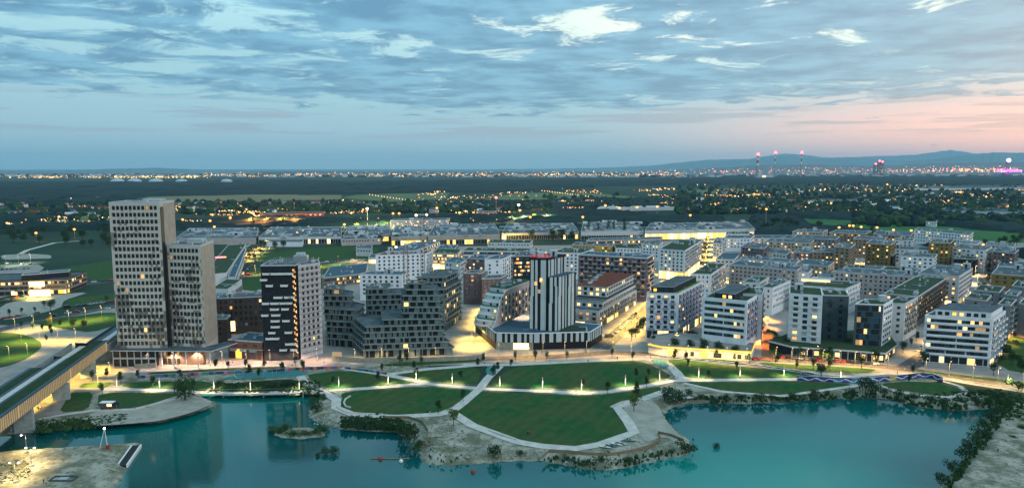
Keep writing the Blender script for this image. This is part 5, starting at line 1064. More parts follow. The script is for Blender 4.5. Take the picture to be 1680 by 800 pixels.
# ------------------------------------------------------------------ cars
def car_mesh(col, van=False):
    k = ('car', col, van)
    if k in CACHE: return CACHE[k]
    mb = MB(); m = 'car_'+col; L_ = 2.15 if not van else 2.5
    def loft(prof, w0, w1, mm, side=None):
        pass
    secs = [(-L_, .45, .75, .80), (-L_+.25, .3, .92, .86), (-1.2, .28, .95, .88), (1.0, .28, .92, .88), (L_-.25, .3, .80, .86), (L_, .45, .66, .76)]
    if van: secs = [(-L_, .4, 1.9, .85), (-L_+.1, .3, 2.05, .92), (0, .3, 2.1, .95), (1.3, .3, 2.0, .95), (1.9, .3, 1.15, .92), (L_, .4, .9, .8)]
    for a_, b2 in zip(secs[:-1], secs[1:]):
        for s_ in (-1, 1):
            q = [(a_[0], s_*a_[3], a_[1]), (b2[0], s_*b2[3], b2[1]), (b2[0], s_*b2[3], b2[2]), (a_[0], s_*a_[3], a_[2])]; mb.face(q if s_ < 0 else q[::-1], m)
        mb.face([(a_[0], -a_[3], a_[2]), (b2[0], -b2[3], b2[2]), (b2[0], b2[3], b2[2]), (a_[0], a_[3], a_[2])], m)
    for s_, e in ((secs[0], -1), (secs[-1], 1)): mb.face([(s_[0], -s_[3], s_[1]), (s_[0], -s_[3], s_[2]), (s_[0], s_[3], s_[2]), (s_[0], s_[3], s_[1])][::-1 if e > 0 else 1], m)
    body = mb.mesh('body'); g = MB()
    if not van:
        b0 = [(-1.75, .93, .80), (-1.1, 1.42, .62), (.35, 1.45, .62), (1.15, .92, .80)]
        for a_, b2 in zip(b0[:-1], b0[1:]):
            g.face([(a_[0], -a_[2], a_[1]), (b2[0], -b2[2], b2[1]), (b2[0], b2[2], b2[1]), (a_[0], a_[2], a_[1])], m if a_[1] > 1.3 and b2[1] > 1.3 else 'glass')
        for s_ in (-1, 1): g.face([(x, s_*w, z) for x, z, w in b0][::s_*-1], 'glass')
    else:
        for s_ in (-1, 1): g.face([(.4, s_*.96, 1.2), (1.5, s_*.96, 1.2), (1.3, s_*.96, 1.8), (.4, s_*.96, 1.8)][::-s_], 'glass')
        g.face([(1.95, -.8, 1.15), (1.95, .8, 1.15), (1.4, .8, 1.95), (1.4, -.8, 1.95)], 'glass')
    cab = g.mesh('cabin')
    w = MB(); w.tube((0, -.1, 0), (0, .1, 0), .33, n=10, m='tyre'); wh = w.mesh('wheel')
    CACHE[k] = (body, cab, wh); return CACHE[k]
NC = [0]
def car(x, y, ang, label, group, col=None, z=.08, big=False):
    col = col or R.choice(['white', 'silver', 'black', 'grey', 'red', 'dark blue', 'black', 'silver']); van = R.random() < .08; bd, cb, wh = car_mesh(col, van)
    t = thing('parked_car', f"{col} {'van' if van else 'car'} {label}", 'van' if van else 'car', (x, y, z), ang, group)
    link('body', bd, t); link('cabin', cb, t); NC[0] += 1
    if big:
        for sx_ in (-1.35, 1.35):
            for sy in (-.82, .82): link('wheel', wh, t, (sx_, sy, .33))
def car_row(a_, b2, n, label, group, side=0, z=.08, big=False, fill=.9, cross=False):
    A_ = Vector(at(*a_)); B2 = Vector(at(*b2)); d = (B2-A_).normalized(); an = math.atan2(d.y, d.x)+(math.pi/2 if cross else 0)
    for k in range(n):
        if R.random() > fill: continue
        p = A_+(B2-A_)*((k+.5)/n); car(p.x, p.y, an+R.choice([0, math.pi])+R.uniform(-.03, .03), label, group, z=z, big=big)
car_row((1122, 581), (1245, 590), 12, 'parked in front of the yellow lit arcade', 'cars before the yellow arcade', big=True)
car_row((1270, 586), (1440, 598), 17, 'parked in front of the dark shop arcade', 'cars before the dark arcade', big=True)
car_row((1004, 553), (1046, 514), 13, 'parked along the bright street beside the terraced house', 'cars on the bright street')
car_row((1040, 543), (1075, 508), 3, 'parked on the right side of the bright street', 'cars on the right of the bright street')
car_row((1504, 578), (1558, 540), 10, 'parked between the glass house and the large white corner house', 'cars in the side street', big=True)
car_row((360, 466), (425, 408), 20, 'parked on the left of the lit avenue beside the metro hall', 'cars left on the lit avenue'); car_row((388, 460), (444, 405), 18, 'parked on the right of the lit avenue beside the metro hall', 'cars right on the lit avenue')
car_row((520, 432), (600, 426), 12, 'parked along the cross road behind the dark tower', 'cars behind the dark tower'); car_row((402, 452), (425, 449), 3, 'on the cross road behind the towers', 'cars on the cross road')
car_row((95, 507), (190, 494), 10, 'parked along the road left of the beige towers', 'cars left of the beige towers', big=True); car_row((0, 524), (75, 512), 7, 'parked by the gravel lot at the left edge', 'cars by the gravel lot', big=True)
car_row((150, 463), (190, 461), 5, 'parked beyond the technology office', 'cars beyond the technology office'); car_row((2, 432), (60, 434), 9, 'in the lit yard at the far left', 'cars in the left yard', cross=True); car_row((0, 443), (50, 441), 7, 'in the front row of the left yard', 'cars in the front of the left yard', cross=True)
car_row((0, 497), (30, 488), 4, 'before the technology office', 'cars before the office')
for u, v, c_, l in ((88, 518, 'black', 'driving on the road left of the beige towers'), (112, 514, 'white', 'driving behind the black one on the left road'), (126, 512, 'red', 'driving on the left road near the towers'), (176, 507, 'white', 'driving close to the beige towers'), (1000, 553, 'black', 'turning out of the bright street'), (1262, 545, 'dark blue', 'standing in the orange alley')):
    x, y = at(u, v); car(x, y, .25, l, None, c_, big=True)
# ------------------------------------------------------------------ plants
def leaf_cloud(mb, blobs, n, size, m, rnd):
    # small leaf sprays scattered through several lobes
    for c, r, sz in blobs:
        for _ in range(n):
            while True:
                p = Vector((rnd.uniform(-1, 1), rnd.uniform(-1, 1), rnd.uniform(-1, 1)))
                if .25 < p.length < 1: break
            q = Vector(c)+Vector((p.x*r, p.y*r, p.z*r*sz)); s_ = size*rnd.uniform(.6, 1.3); a_ = Vector((rnd.gauss(0, 1), rnd.gauss(0, 1), rnd.gauss(0, 1))).normalized(); b2 = a_.orthogonal().normalized(); c2 = a_.cross(b2)
            mb.face([tuple(q-b2*s_), tuple(q+c2*s_*.7), tuple(q+b2*s_), tuple(q-c2*s_*.7)], m)
def tree_mesh(kind, m, seed):
    k = ('tree', kind, m, seed)
    if k in CACHE: return CACHE[k]
    r = random.Random(seed*7+3); cr_ = MB(); tr = MB()       # unit tree: 1 m high
    if kind == 'round':
        bl = [((r.uniform(-.14, .14), r.uniform(-.14, .14), .62+r.uniform(-.15, .2)), r.uniform(.15, .24), 1.0) for _ in range(8)]+[((0, 0, .6), .27, 1.1)]; leaf_cloud(cr_, bl, 75, .034, m, r); tz, tw = .62, .025
    elif kind == 'young':
        bl = [((r.uniform(-.1, .1), r.uniform(-.1, .1), .6+r.uniform(-.15, .25)), r.uniform(.12, .18), 1.2) for _ in range(6)]; leaf_cloud(cr_, bl, 70, .04, m, r); tz, tw = .6, .02
    elif kind == 'poplar':
        bl = [((r.uniform(-.03, .03), r.uniform(-.03, .03), .12+.085*i), .12*math.sin(.5+2.3*i/10)+.02, 1.0) for i in range(10)]; leaf_cloud(cr_, bl, 80, .022, m, r); tz, tw = .7, .02
    elif kind == 'conifer':
        bl = [((0, 0, .12+.095*i), .27*(1-i/9.5)+.02, .5) for i in range(9)]; leaf_cloud(cr_, bl, 70, .035, m, r); tz, tw = .9, .03
    elif kind == 'willow':
        bl = [((.2*math.cos(a_), .2*math.sin(a_), .36+.15*(i % 2)), .17, 2.0) for i, a_ in enumerate(np.linspace(0, 6.28, 9))]+[((0, 0, .7), .26, 1)]; leaf_cloud(cr_, bl, 110, .03, m, r); tz, tw = .6, .04
    else:
        bl = [((r.uniform(-.4, .4), r.uniform(-.35, .35), .35+r.uniform(-.1, .25)), r.uniform(.25, .38), .9) for _ in range(8)]; leaf_cloud(cr_, bl, 70, .055, m, r); tz, tw = .4, .03
    tr.tube((0, 0, -.01), (.01, 0, tz*.5), tw, tw*.7, 6, 'bark'); tr.tube((.01, 0, tz*.5), (0, 0, tz), tw*.7, tw*.3, 6, 'bark')
    for i in range(4):
        a_ = i*1.6+r.random(); z = tz*(.45+.12*i); L_ = .12 if kind != 'poplar' else .05; tr.tube((0, 0, z), (L_*math.cos(a_), L_*math.sin(a_), z+L_), tw*.4, tw*.15, 5, 'bark')
    CACHE[k] = (cr_.mesh('crown'), tr.mesh('trunk')); return CACHE[k]
def tree(u, v, h, kind='young', m='leaf_dark', label=None, group=None, w=1.0, z=0.0, name='tree', world=None):
    x, y = world or at(u, v, z); cr_, tr = tree_mesh(kind, m, R.randrange(4)); t = thing(name, label, 'bush' if name == 'bush' else 'tree', (x, y, z), R.uniform(0, 6.28), group); t.scale = (h*w, h*w, h)
    link('crown' if name != 'bush' else 'foliage', cr_, t); link('trunk' if name != 'bush' else 'stem', tr, t); return t
def near_word(u, v):
    marks = [(192, 'left plaza by the station'), (260, 'lawn below the beige towers'), (330, 'footbridge end'), (395, 'climbing ring'), (470, 'dark tower forecourt'), (560, 'billboard'), (650, 'concrete building site'), (760, 'site fence end'), (806, 'small playground'), (900, 'striped tower podium'), (1000, 'big oval lawn'), (1050, 'bright street corner'), (1110, 'right playground'), (1180, 'yellow arcade'), (1260, 'orange alley'), (1340, 'dark shop arcade'), (1430, 'glass house corner'), (1500, 'mural wall end'), (1580, 'large white corner house'), (1660, 'right frame edge')]
    return min(marks, key=lambda k: abs(k[0]-u))[1]
YT = [(152, 624), (174, 621), (198, 629), (227, 621), (251, 635), (295, 621), (318, 639), (354, 606), (374, 606), (411, 616), (168, 647), (403, 605), (434, 607), (463, 613), (485, 600), (498, 609), (425, 621), (627, 610), (656, 599), (667, 596), (692, 599), (679, 607), (683, 620), (792, 595), (784, 603), (760, 658), (546, 632), (620, 629), (756, 625), (719, 679), (810, 615), (817, 610), (897, 591), (930, 590), (839, 603), (846, 591), (1038, 591), (1045, 621), (1064, 618), (1061, 635), (997, 646), (956, 638), (809, 621), (1107, 591), (1125, 594), (1129, 602), (1162, 621), (1004, 585), (1066, 577), (1108, 586), (1174, 589), (1204, 593), (1230, 595), (1275, 600), (1208, 607), (1072, 566), (1306, 605), (1361, 609), (1334, 606), (1498, 615), (1491, 629), (1559, 606), (1495, 568), (1504, 559), (36, 539), (54, 540), (70, 543), (82, 545), (85, 550), (77, 561), (58, 513), (16, 519), (36, 515)]
POS = ['nearest the {}', 'beside the {}', 'a little off the {}', 'just past the {}', 'on the far side of the {}', 'in the gap by the {}', 'at the edge of the {}']
cnt = {}
for u, v in YT:
    w_ = near_word(u, v); k = cnt.get(w_, 0); cnt[w_] = k+1
    tree(u, v, R.uniform(4.6, 6.2), 'young', 'leaf_dark', 'slim young dark tree '+POS[k % 7].format(w_), 'young trees of the lake park', z=.0)
for u, v in [(1107, 577), (1133, 579), (1152, 585), (1155, 578), (1178, 582), (1206, 586), (1268, 589), (1313, 591), (1350, 594), (1360, 591), (1347, 620), (1413, 604), (1436, 597), (1515, 600), (1630, 615), (1036, 559), (1043, 553), (1050, 545), (1055, 541), (1481, 579), (1360, 599), (1660, 600), (1650, 590), (1675, 612), (83, 510), (1290, 575), (1390, 575)]:
    w_ = near_word(u, v); k = cnt.get(w_, 0); cnt[w_] = k+1
    tree(u, v, R.uniform(7, 8.5), 'round', 'leaf_dark', 'fuller dark street tree '+POS[k % 7].format(w_), 'street trees along the lake road')
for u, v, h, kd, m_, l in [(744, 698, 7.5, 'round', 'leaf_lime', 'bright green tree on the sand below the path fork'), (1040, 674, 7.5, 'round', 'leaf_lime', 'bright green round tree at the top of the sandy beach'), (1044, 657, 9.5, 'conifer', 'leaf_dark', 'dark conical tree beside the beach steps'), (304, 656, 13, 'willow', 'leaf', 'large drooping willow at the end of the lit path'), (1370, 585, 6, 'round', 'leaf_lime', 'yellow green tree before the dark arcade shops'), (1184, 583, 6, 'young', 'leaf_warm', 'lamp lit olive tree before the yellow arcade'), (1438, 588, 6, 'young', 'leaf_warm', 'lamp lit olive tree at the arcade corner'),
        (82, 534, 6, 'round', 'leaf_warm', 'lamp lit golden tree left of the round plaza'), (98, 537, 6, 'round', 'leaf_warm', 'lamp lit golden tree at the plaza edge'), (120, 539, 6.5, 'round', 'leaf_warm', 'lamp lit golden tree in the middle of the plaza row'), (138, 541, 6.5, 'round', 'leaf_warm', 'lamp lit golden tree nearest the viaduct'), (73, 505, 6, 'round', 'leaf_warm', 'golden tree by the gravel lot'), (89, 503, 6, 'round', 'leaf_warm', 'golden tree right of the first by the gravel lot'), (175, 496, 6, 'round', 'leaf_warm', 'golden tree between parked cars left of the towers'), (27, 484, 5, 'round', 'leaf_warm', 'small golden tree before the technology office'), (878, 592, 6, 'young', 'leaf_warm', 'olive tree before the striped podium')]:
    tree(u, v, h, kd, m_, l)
rp_ = random.Random(33)
for k in range(26):
    u = 230+k*52+rp_.uniform(-12, 12); v = (598 if u < 560 else 600 if u < 800 else 596 if u < 1000 else 588 if u < 1150 else 595 if u < 1300 else 613)+rp_.uniform(-2, 3)
    tp, lw = rp_.choice(['cloth_dark', 'cloth_light', 'cloth_red']), rp_.choice(['cloth_dark', 'cloth_light'])
    tag(link('person', body_mesh('stand', tp, lw), None, (*wpt(u, v), .2), rp_.uniform(-3, 3)), {'cloth_dark': 'dark', 'cloth_light': 'pale', 'cloth_red': 'red'}[tp]+' topped person, '+('dark' if lw == 'cloth_dark' else 'pale')+' trousers, strolling near the '+near_word(u, v)+(' roadside' if k % 2 else ''), 'person', 'people strolling on the promenade')
BUSHES = [(810, 750, 6, 1.15), (852, 748, 3, 1.2), (1125, 742, 5.5, 1.5), (1100, 662, 9, 1.1), (1118, 661, 6, 1.3), (672, 728, 9, .9), (662, 715, 7, 1), (680, 742, 5, 1), (690, 735, 4, 1), (520, 675, 5, 1.3), (515, 662, 4, 1.3), (528, 655, 3.5, 1.3), (575, 695, 3.5, 1.7), (592, 697, 3.5, 1.7), (615, 696, 3.5, 1.7), (638, 694, 3, 1.5), (603, 690, 3, 1.4), (620, 683, 2.5, 1.3),
 (1190, 655, 3.5, 1.6), (1215, 656, 4, 1.8), (1245, 658, 4.5, 1.8), (1265, 657, 3.5, 1.6), (1300, 655, 4, 1.6), (1335, 650, 4, 1.6), (1356, 648, 3, 1.5), (1396, 648, 4.5, 1.5), (1420, 644, 9, 1.0), (1436, 646, 8, 1.0), (1452, 648, 4.5, 1.5), (1475, 652, 4.5, 1.5), (1500, 655, 3.5, 1.7), (1525, 660, 4, 1.7), (1550, 664, 4, 1.7), (1575, 662, 4, 1.7), (1600, 662, 4.5, 1.6), (1625, 662, 4, 1.5), (1612, 650, 4, 1.5), (1640, 655, 4, 1.5), (1590, 650, 4, 1.5), (1624, 690, 5, 1.2), (1615, 705, 5.5, 1.2), (1606, 718, 5.5, 1.2), (1598, 728, 5.5, 1.2), (1588, 740, 5.5, 1.2), (1578, 752, 5, 1.2), (1562, 772, 4.5, 1.2), (1546, 794, 4.5, 1.3), (1632, 682, 4, 1.4), (1640, 675, 3.5, 1.4), (1150, 655, 3, 1.6), (1170, 657, 3, 1.7), (1130, 648, 3.5, 1.4),
 (450, 636, 3.5, 1.8), (470, 633, 4, 1.8), (490, 634, 3.5, 1.8), (420, 634, 2.5, 1.8), (362, 632, 3.5, 1.3), (505, 642, 3, 1.4), (150, 694, 2, 2), (120, 698, 2, 2.4), (90, 701, 2, 2.4), (228, 692, 1.6, 1.8), (962, 760, 2.2, 1.8), (1030, 758, 2.4, 1.8), (1080, 750, 2, 1.8), (1103, 744, 2.2, 1.8), (1000, 745, 1.8, 1.4), (930, 755, 2, 1.6), (985, 757, 2.6, 1.2), (1670, 640, 5, 1.2), (1655, 630, 4, 1.2), (1660, 720, 2, 1.5), (1675, 705, 3, 1.5)]
BT = ['dark shore bush standing {}', 'low spreading bush {}', 'dense green bush {}', 'ragged bush {}']
places = lambda u, v: ('on the right gravel bank' if u > 1555 and v > 668 else 'in the reed belt below the oval lawn' if u > 1440 else 'on the shore below the mural wall' if u > 1280 else 'on the shore right of the sandy beach' if u > 1085 and v < 670 else 'at the tip of the sandy point' if u > 1085 else 'on the sandy point' if u > 880 else 'below the path fork at the waterline' if u > 780 else 'on the middle shore near the buoys' if u > 655 else 'under the middle lawn' if u > 560 else 'beside the footbridge' if u > 340 else 'on the left canal bank')
for i, (u, v, h, w) in enumerate(BUSHES):
    tree(u, v, h, 'bush', R.choice(['leaf_dark', 'leaf', 'leaf_dark']), ('tall ' if h > 7 else 'small ' if h < 3 else 'mid sized ')+BT[i % 4].format(places(u, v)), 'bushes along the lake shore', w=w*.72*(.85 if 1180 < u < 1660 and v < 668 else 1), z=-1.0 if v > 652 else 0, name='bush')
for i, (u, v, h) in enumerate([(535, 745, 3.2), (548, 744, 3.5), (522, 749, 2), (1174, 735, 2.6), (460, 712, 3), (478, 715, 3), (500, 716, 3), (520, 713, 3), (530, 708, 3), (470, 706, 3), (452, 709, 3)]):
    tree(u, v, h, 'bush', 'leaf' if i > 3 else 'leaf_dark', ['dark bush in the water right of the island', 'second dark bush in the water right of the island', 'small water bush left of the pair', 'lone bush standing in the water right of the point', 'front left reed clump of the round island', 'front reed clump of the round island', 'front right reed clump of the round island', 'right reed clump of the round island', 'back right reed clump of the round island', 'back left reed clump of the round island', 'left end reed clump of the round island'][i], z=WZ-.3, w=1.5 if i > 3 else 1.0, name='bush')
for i, (u, v) in enumerate([(1262, 545), (1270, 552), (1278, 560), (1285, 568), (1230, 540), (1236, 536), (1120, 548), (1130, 550), (1140, 551), (1385, 560), (1390, 566), (1378, 553), (1590, 540), (1600, 530), (1640, 560), (1650, 575), (1665, 565), (1672, 590), (1655, 540), (1668, 530), (1420, 475), (1428, 470), (1345, 485), (1640, 590)]):
    tree(u, v, R.uniform(2.5, 5), 'bush', R.choice(['leaf', 'leaf_dark']), 'garden bush planted '+('in the court above the orange alley' if u < 1300 and u > 1200 else 'on the raised yellow terrace' if u < 1200 else 'in the garden right of the large corner house' if u > 1580 else 'in the yard behind the grey house'), 'garden bushes of the district', w=1.0, name='bush')
# ground cover on the shores: low tufts, uncountable
mb = MB(); rr = random.Random(5)
def tufts(P, n, s0, m, z=-.2):
    us = [p[0] for p in P]; vs = [p[1] for p in P]; k = 0
    while k < n:
        u, v = rr.uniform(min(us), max(us)), rr.uniform(min(vs), max(vs))
        if not inside(u, v, P): continue
        x, y = at(u, v, z); k += 1
        for _ in range(3):
            a_ = rr.uniform(0, 3.14); s_ = s0*rr.uniform(.5, 1.4); dx, dy = math.cos(a_)*s_, math.sin(a_)*s_; ox, oy = rr.uniform(-s_, s_), rr.uniform(-s_, s_)
            mb.face([(x+ox-dx, y+oy-dy, z-.6), (x+ox+dx, y+oy+dy, z-.6), (x+ox+dx*.6, y+oy+dy*.6, z+s_), (x+ox-dx*.5, y+oy-dy*.5, z+s_*1.2)], m)
tufts([(889, 752), (930, 742), (1000, 748), (1070, 735), (1120, 742), (1044, 762), (972, 768), (925, 760)], 130, .35, 'leaf')
tufts([(705, 700), (760, 705), (780, 730), (740, 758), (700, 755)], 110, .3, 'leaf')
tufts([(1120, 650), (1300, 650), (1440, 640), (1440, 652), (1300, 656), (1165, 660)], 150, .5, 'leaf')
tufts([(1440, 650), (1500, 648), (1640, 640), (1680, 650), (1640, 664), (1567, 672), (1500, 665)], 220, .6, 'leaf')
tufts([(1640, 668), (1660, 670), (1600, 750), (1560, 798), (1545, 796), (1600, 735)], 150, .5, 'leaf')
tufts([(60, 690), (205, 680), (205, 695), (60, 708)], 350, .5, 'leaf'); tufts([(0, 760), (40, 752), (60, 780), (0, 795)], 120, .35, 'leaf')
tufts([(350, 630), (520, 626), (530, 645), (345, 645)], 420, .7, 'leaf_dark'); tufts([(560, 684), (650, 684), (690, 700), (650, 705), (560, 700)], 300, .6, 'leaf_dark')
tufts([(1620, 640), (1680, 655), (1680, 690), (1650, 690)], 200, .6, 'leaf')
tag(mb.build('undergrowth'), 'scrubby low plants along the lake shore', kind='stuff')
mb = MB()
for u0, v0, u1, v1, n in ((1500, 700, 1680, 800, 0), (15, 690, 80, 706, 130), (900, 750, 1080, 760, 50), (700, 705, 780, 755, 90), (515, 684, 560, 697, 30)):
    for _ in range(n):
        x, y = at(rr.uniform(u0, u1), rr.uniform(v0, v1), -.5); mb.ball((x, y, -.4), rr.uniform(.2, .55), 'slab', 5, 3, .6)
tag(mb.build('rubble'), 'pale stones strewn along the banks', kind='stuff')
# ------------------------------------------------------------------ middle distance trees
def scatter(P, n, h0, h1, kind, m, label, group, w=1.0):
    us = [p[0] for p in P]; vs = [p[1] for p in P]; k = 0
    while k < n:
        u, v = R.uniform(min(us), max(us)), R.uniform(min(vs), max(vs))
        if inside(u, v, P): tree(u, v, R.uniform(h0, h1), kind, m, label, group, w); k += 1
for u, v, h, kd, l in [(433, 410, 13, 'round', 'dark round tree at the left of the field trio'), (452, 411, 12, 'round', 'middle dark tree of the field trio'), (465, 409, 12, 'round', 'right dark tree of the field trio'), (422, 400, 11, 'round', 'tree at the corner of the pale factory wall'), (965, 391, 30, 'poplar', 'broad poplar at the left of the poplar row'), (981, 389, 22, 'poplar', 'thin poplar right of the broad one'), (998, 388, 26, 'poplar', 'third slim poplar in front of the factory'), (1007, 388, 25, 'poplar', 'fourth slim poplar in front of the factory'), (1024, 389, 30, 'poplar', 'rightmost dark poplar in front of the factory'),
        (972, 392, 14, 'round', 'low dark tree under the broad poplar'), (872, 394, 16, 'round', 'dark tree left of the dark pair before the factory'), (907, 396, 19, 'round', 'large dark tree before the factory'), (922, 396, 19, 'round', 'large dark tree touching the poplar side group'), (938, 396, 15, 'round', 'smaller dark tree beside the large pair'), (730, 397, 14, 'round', 'tree before the glowing factory gate'), (747, 397, 14, 'round', 'second tree before the glowing factory gate'), (697, 392, 15, 'round', 'dark tree by the lattice mast'), (625, 400, 13, 'round', 'tree left of the red lamp'), (650, 402, 15, 'round', 'broad tree beside the red lamp'), (826, 393, 12, 'round', 'tree before the right end of the factory gate'), (815, 394, 10, 'round', 'small tree before the factory gate'), (595, 398, 12, 'round', 'tree at the far end of the field')]:
    tree(u, v, h, kd, 'leaf_dark', l, w=1.15 if kd == 'round' else .8)
scatter([(0, 372), (120, 368), (190, 378), (190, 406), (120, 408), (0, 396)], 38, 10, 16, 'round', 'leaf_dark', 'dark tree in the wood behind the technology office', 'wood left of the beige towers', 1.2)
scatter([(1190, 372), (1300, 362), (1400, 372), (1440, 381), (1330, 380), (1200, 382)], 30, 9, 14, 'round', 'leaf_dark', 'dark tree between the green field and the district', 'trees by the green field', 1.2)
scatter([(1600, 405), (1680, 392), (1680, 412), (1620, 412)], 12, 9, 14, 'round', 'leaf_dark', 'dark tree behind the far right blocks', 'trees at the far right', 1.2)
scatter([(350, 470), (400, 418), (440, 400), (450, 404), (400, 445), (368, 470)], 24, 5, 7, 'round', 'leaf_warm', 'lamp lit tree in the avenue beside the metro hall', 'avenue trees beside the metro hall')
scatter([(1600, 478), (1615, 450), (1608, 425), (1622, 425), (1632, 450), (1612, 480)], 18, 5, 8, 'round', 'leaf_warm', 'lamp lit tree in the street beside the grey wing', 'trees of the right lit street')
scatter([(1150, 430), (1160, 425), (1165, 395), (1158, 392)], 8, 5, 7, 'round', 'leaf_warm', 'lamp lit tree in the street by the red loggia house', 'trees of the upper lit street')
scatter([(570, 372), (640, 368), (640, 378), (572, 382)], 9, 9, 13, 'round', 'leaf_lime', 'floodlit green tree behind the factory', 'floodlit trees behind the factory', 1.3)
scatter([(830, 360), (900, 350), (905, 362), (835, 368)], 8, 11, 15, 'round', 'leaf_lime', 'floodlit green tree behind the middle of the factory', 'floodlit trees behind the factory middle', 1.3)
scatter([(395, 352), (480, 352), (480, 368), (400, 372)], 9, 12, 20, 'poplar', 'leaf_warm', 'tall tree beside the orange lit hall', 'trees by the orange hall', 1.3)
# forests as canopy masses
def canopy(P, z, step, hmin, hmax, seed, name='forest', label=None, m='forest'):
    W_ = [at(u, v, z) for u, v in P]; xs_ = [p[0] for p in W_]; ys_ = [p[1] for p in W_]; r = np.random.RandomState(seed); x = np.arange(min(xs_)-step, max(xs_)+step*2, step); y = np.arange(min(ys_)-step, max(ys_)+step*2, step)
    gx, gy = np.meshgrid(x, y); gx = gx+r.uniform(-.35, .35, gx.shape)*step; gy = gy+r.uniform(-.35, .35, gy.shape)*step; d = sdf(gx, gy, np.array(W_)); h = r.uniform(hmin, hmax, gx.shape)*(.75+.25*np.sin(gx*.013+np.sin(gy*.02)*2)); h = np.where(d > -step*.4*r.random_sample(gx.shape), h, -3)
    ny_, nx_ = gx.shape; co = np.stack([gx, gy, h], -1).reshape(-1, 3); idx = np.arange(nx_*ny_).reshape(ny_, nx_); hh = h
    keep = (np.maximum(np.maximum(hh[:-1, :-1], hh[:-1, 1:]), np.maximum(hh[1:, 1:], hh[1:, :-1])) > 0).ravel(); q = np.stack([idx[:-1, :-1], idx[:-1, 1:], idx[1:, 1:], idx[1:, :-1]], -1).reshape(-1, 4)[keep]
    me = bpy.data.meshes.new(name); me.vertices.add(len(co)); me.vertices.foreach_set('co', co.ravel()); me.loops.add(q.size); me.loops.foreach_set('vertex_index', q.ravel()); me.polygons.add(len(q)); me.polygons.foreach_set('loop_start', np.arange(0, q.size, 4)); me.polygons.foreach_set('loop_total', np.full(len(q), 4)); me.materials.append(M[m]); me.update(); return tag(link(name, me), label, kind='stuff')
canopy([(-250, 330), (-250, 299), (0, 298), (190, 297), (500, 294), (560, 297), (860, 294), (1100, 292), (1300, 287), (1500, 286), (1900, 285), (1900, 298), (1500, 300), (1200, 300), (990, 302), (860, 312), (740, 311), (560, 314), (420, 314), (200, 318), (185, 330)], 12, 60, 7, 19, 1, label='wide dark forest plain before the city lights')
canopy([(-60, 376), (0, 374), (60, 370), (190, 366), (190, 362), (60, 366), (-60, 370)], 10, 10, 6, 13, 2, label='dark wood strip behind the left fields')
canopy([(290, 356), (400, 354), (560, 352), (780, 346), (900, 340), (1180, 352), (1200, 366), (1060, 364), (900, 362), (700, 364), (560, 364), (400, 370), (290, 368)], 10, 14, 5, 14, 3, label='dark tree mass behind the factory')
canopy([(-60, 362), (-60, 344), (60, 346), (120, 340), (180, 342), (60, 356)], 9, 14, 5, 12, 4, label='dark tree belt beyond the left suburb')
canopy([(1190, 378), (1240, 352), (1290, 350), (1330, 362), (1440, 378), (1600, 396), (1700, 404), (1700, 412), (1600, 405), (1480, 386), (1400, 380), (1240, 384)], 9, 12, 5, 13, 5, label='dark hedge wood along the green field')
canopy([(1290, 350), (1500, 358), (1700, 376), (1700, 366), (1500, 350), (1300, 344)], 9, 14, 5, 14, 6, label='dark tree line beyond the green field')
canopy([(740, 330), (1060, 322), (1130, 328), (1130, 338), (900, 338), (740, 340)], 9, 24, 5, 14, 7, label='dark woods before the far fields')
# scattered crowns of the suburbs, uncountable
mb = MB(); r = random.Random(9)
for (u0, v0, u1, v1, n) in ((0, 322, 185, 362, 160), (290, 330, 560, 352, 260), (560, 332, 900, 350, 260), (860, 320, 1130, 345, 160), (1110, 300, 1680, 352, 1500), (1400, 352, 1680, 372, 260)):
    for _ in range(n):
        u = r.uniform(u0, u1); v = v0+(v1-v0)*r.random()**.7; x, y = at(u, v); s_ = r.uniform(5, 10); mb.ball((x, y, s_*.55), s_, r.choice(['forest', 'leaf_dark']), 6, 4, r.uniform(.7, 1.2))
        me_ = mb.v; 
        for q in range(len(me_)-30, len(me_)): p = me_[q]; me_[q] = (p[0]+r.uniform(-1, 1)*s_*.22, p[1]+r.uniform(-1, 1)*s_*.22, p[2]+r.uniform(-1, 1)*s_*.2)
tag(mb.build('suburb_woodland'), 'countless dark garden trees between the far houses', kind='stuff')
# ------------------------------------------------------------------ far houses
def house_mesh(wm, rm, k):
    key = ('h', wm, rm, k)
    if key not in CACHE:
        mb = MB(); w, d, h = [(11, 9, 5.5), (16, 10, 6), (22, 11, 8), (9, 9, 5)][k]; mb.box((0, 0, 0), (w, d, h), 0, wm)
        mb.face([(-w/2-.4, -d/2-.4, h), (w/2+.4, -d/2-.4, h), (w/2+.4, 0, h+3.4), (-w/2-.4, 0, h+3.4)], rm); mb.face([(w/2+.4, d/2+.4, h), (-w/2-.4, d/2+.4, h), (-w/2-.4, 0, h+3.4), (w/2+.4, 0, h+3.4)], rm)
        for s_ in (-1, 1): mb.face([(s_*w/2, -d/2, h), (s_*w/2, d/2, h), (s_*w/2, 0, h+3.2)], wm)
        for x in np.arange(-w/2+1.6, w/2-1, 3.2): mb.box((x, -d/2-.03, 1.0), (1.3, .08, 1.4), 0, 'glass'); mb.box((x, -d/2-.03, 3.6), (1.3, .08, 1.3), 0, 'lit_b' if (x*7+k) % 5 < 1 else 'glass')
        mb.box((w*.2, .8, h+1.6), (.8, .8, 3), 0, 'brick'); CACHE[key] = mb.mesh('house')
    return CACHE[key]
HR = [(1120, 302, 1680, 350, 172, 'far right suburb'), (1560, 352, 1680, 366, 12, 'suburb right of the green field'), (0, 326, 180, 358, 32, 'far left suburb'), (290, 332, 560, 350, 44, 'village behind the beige towers'), (620, 334, 900, 350, 34, 'village behind the factory')]
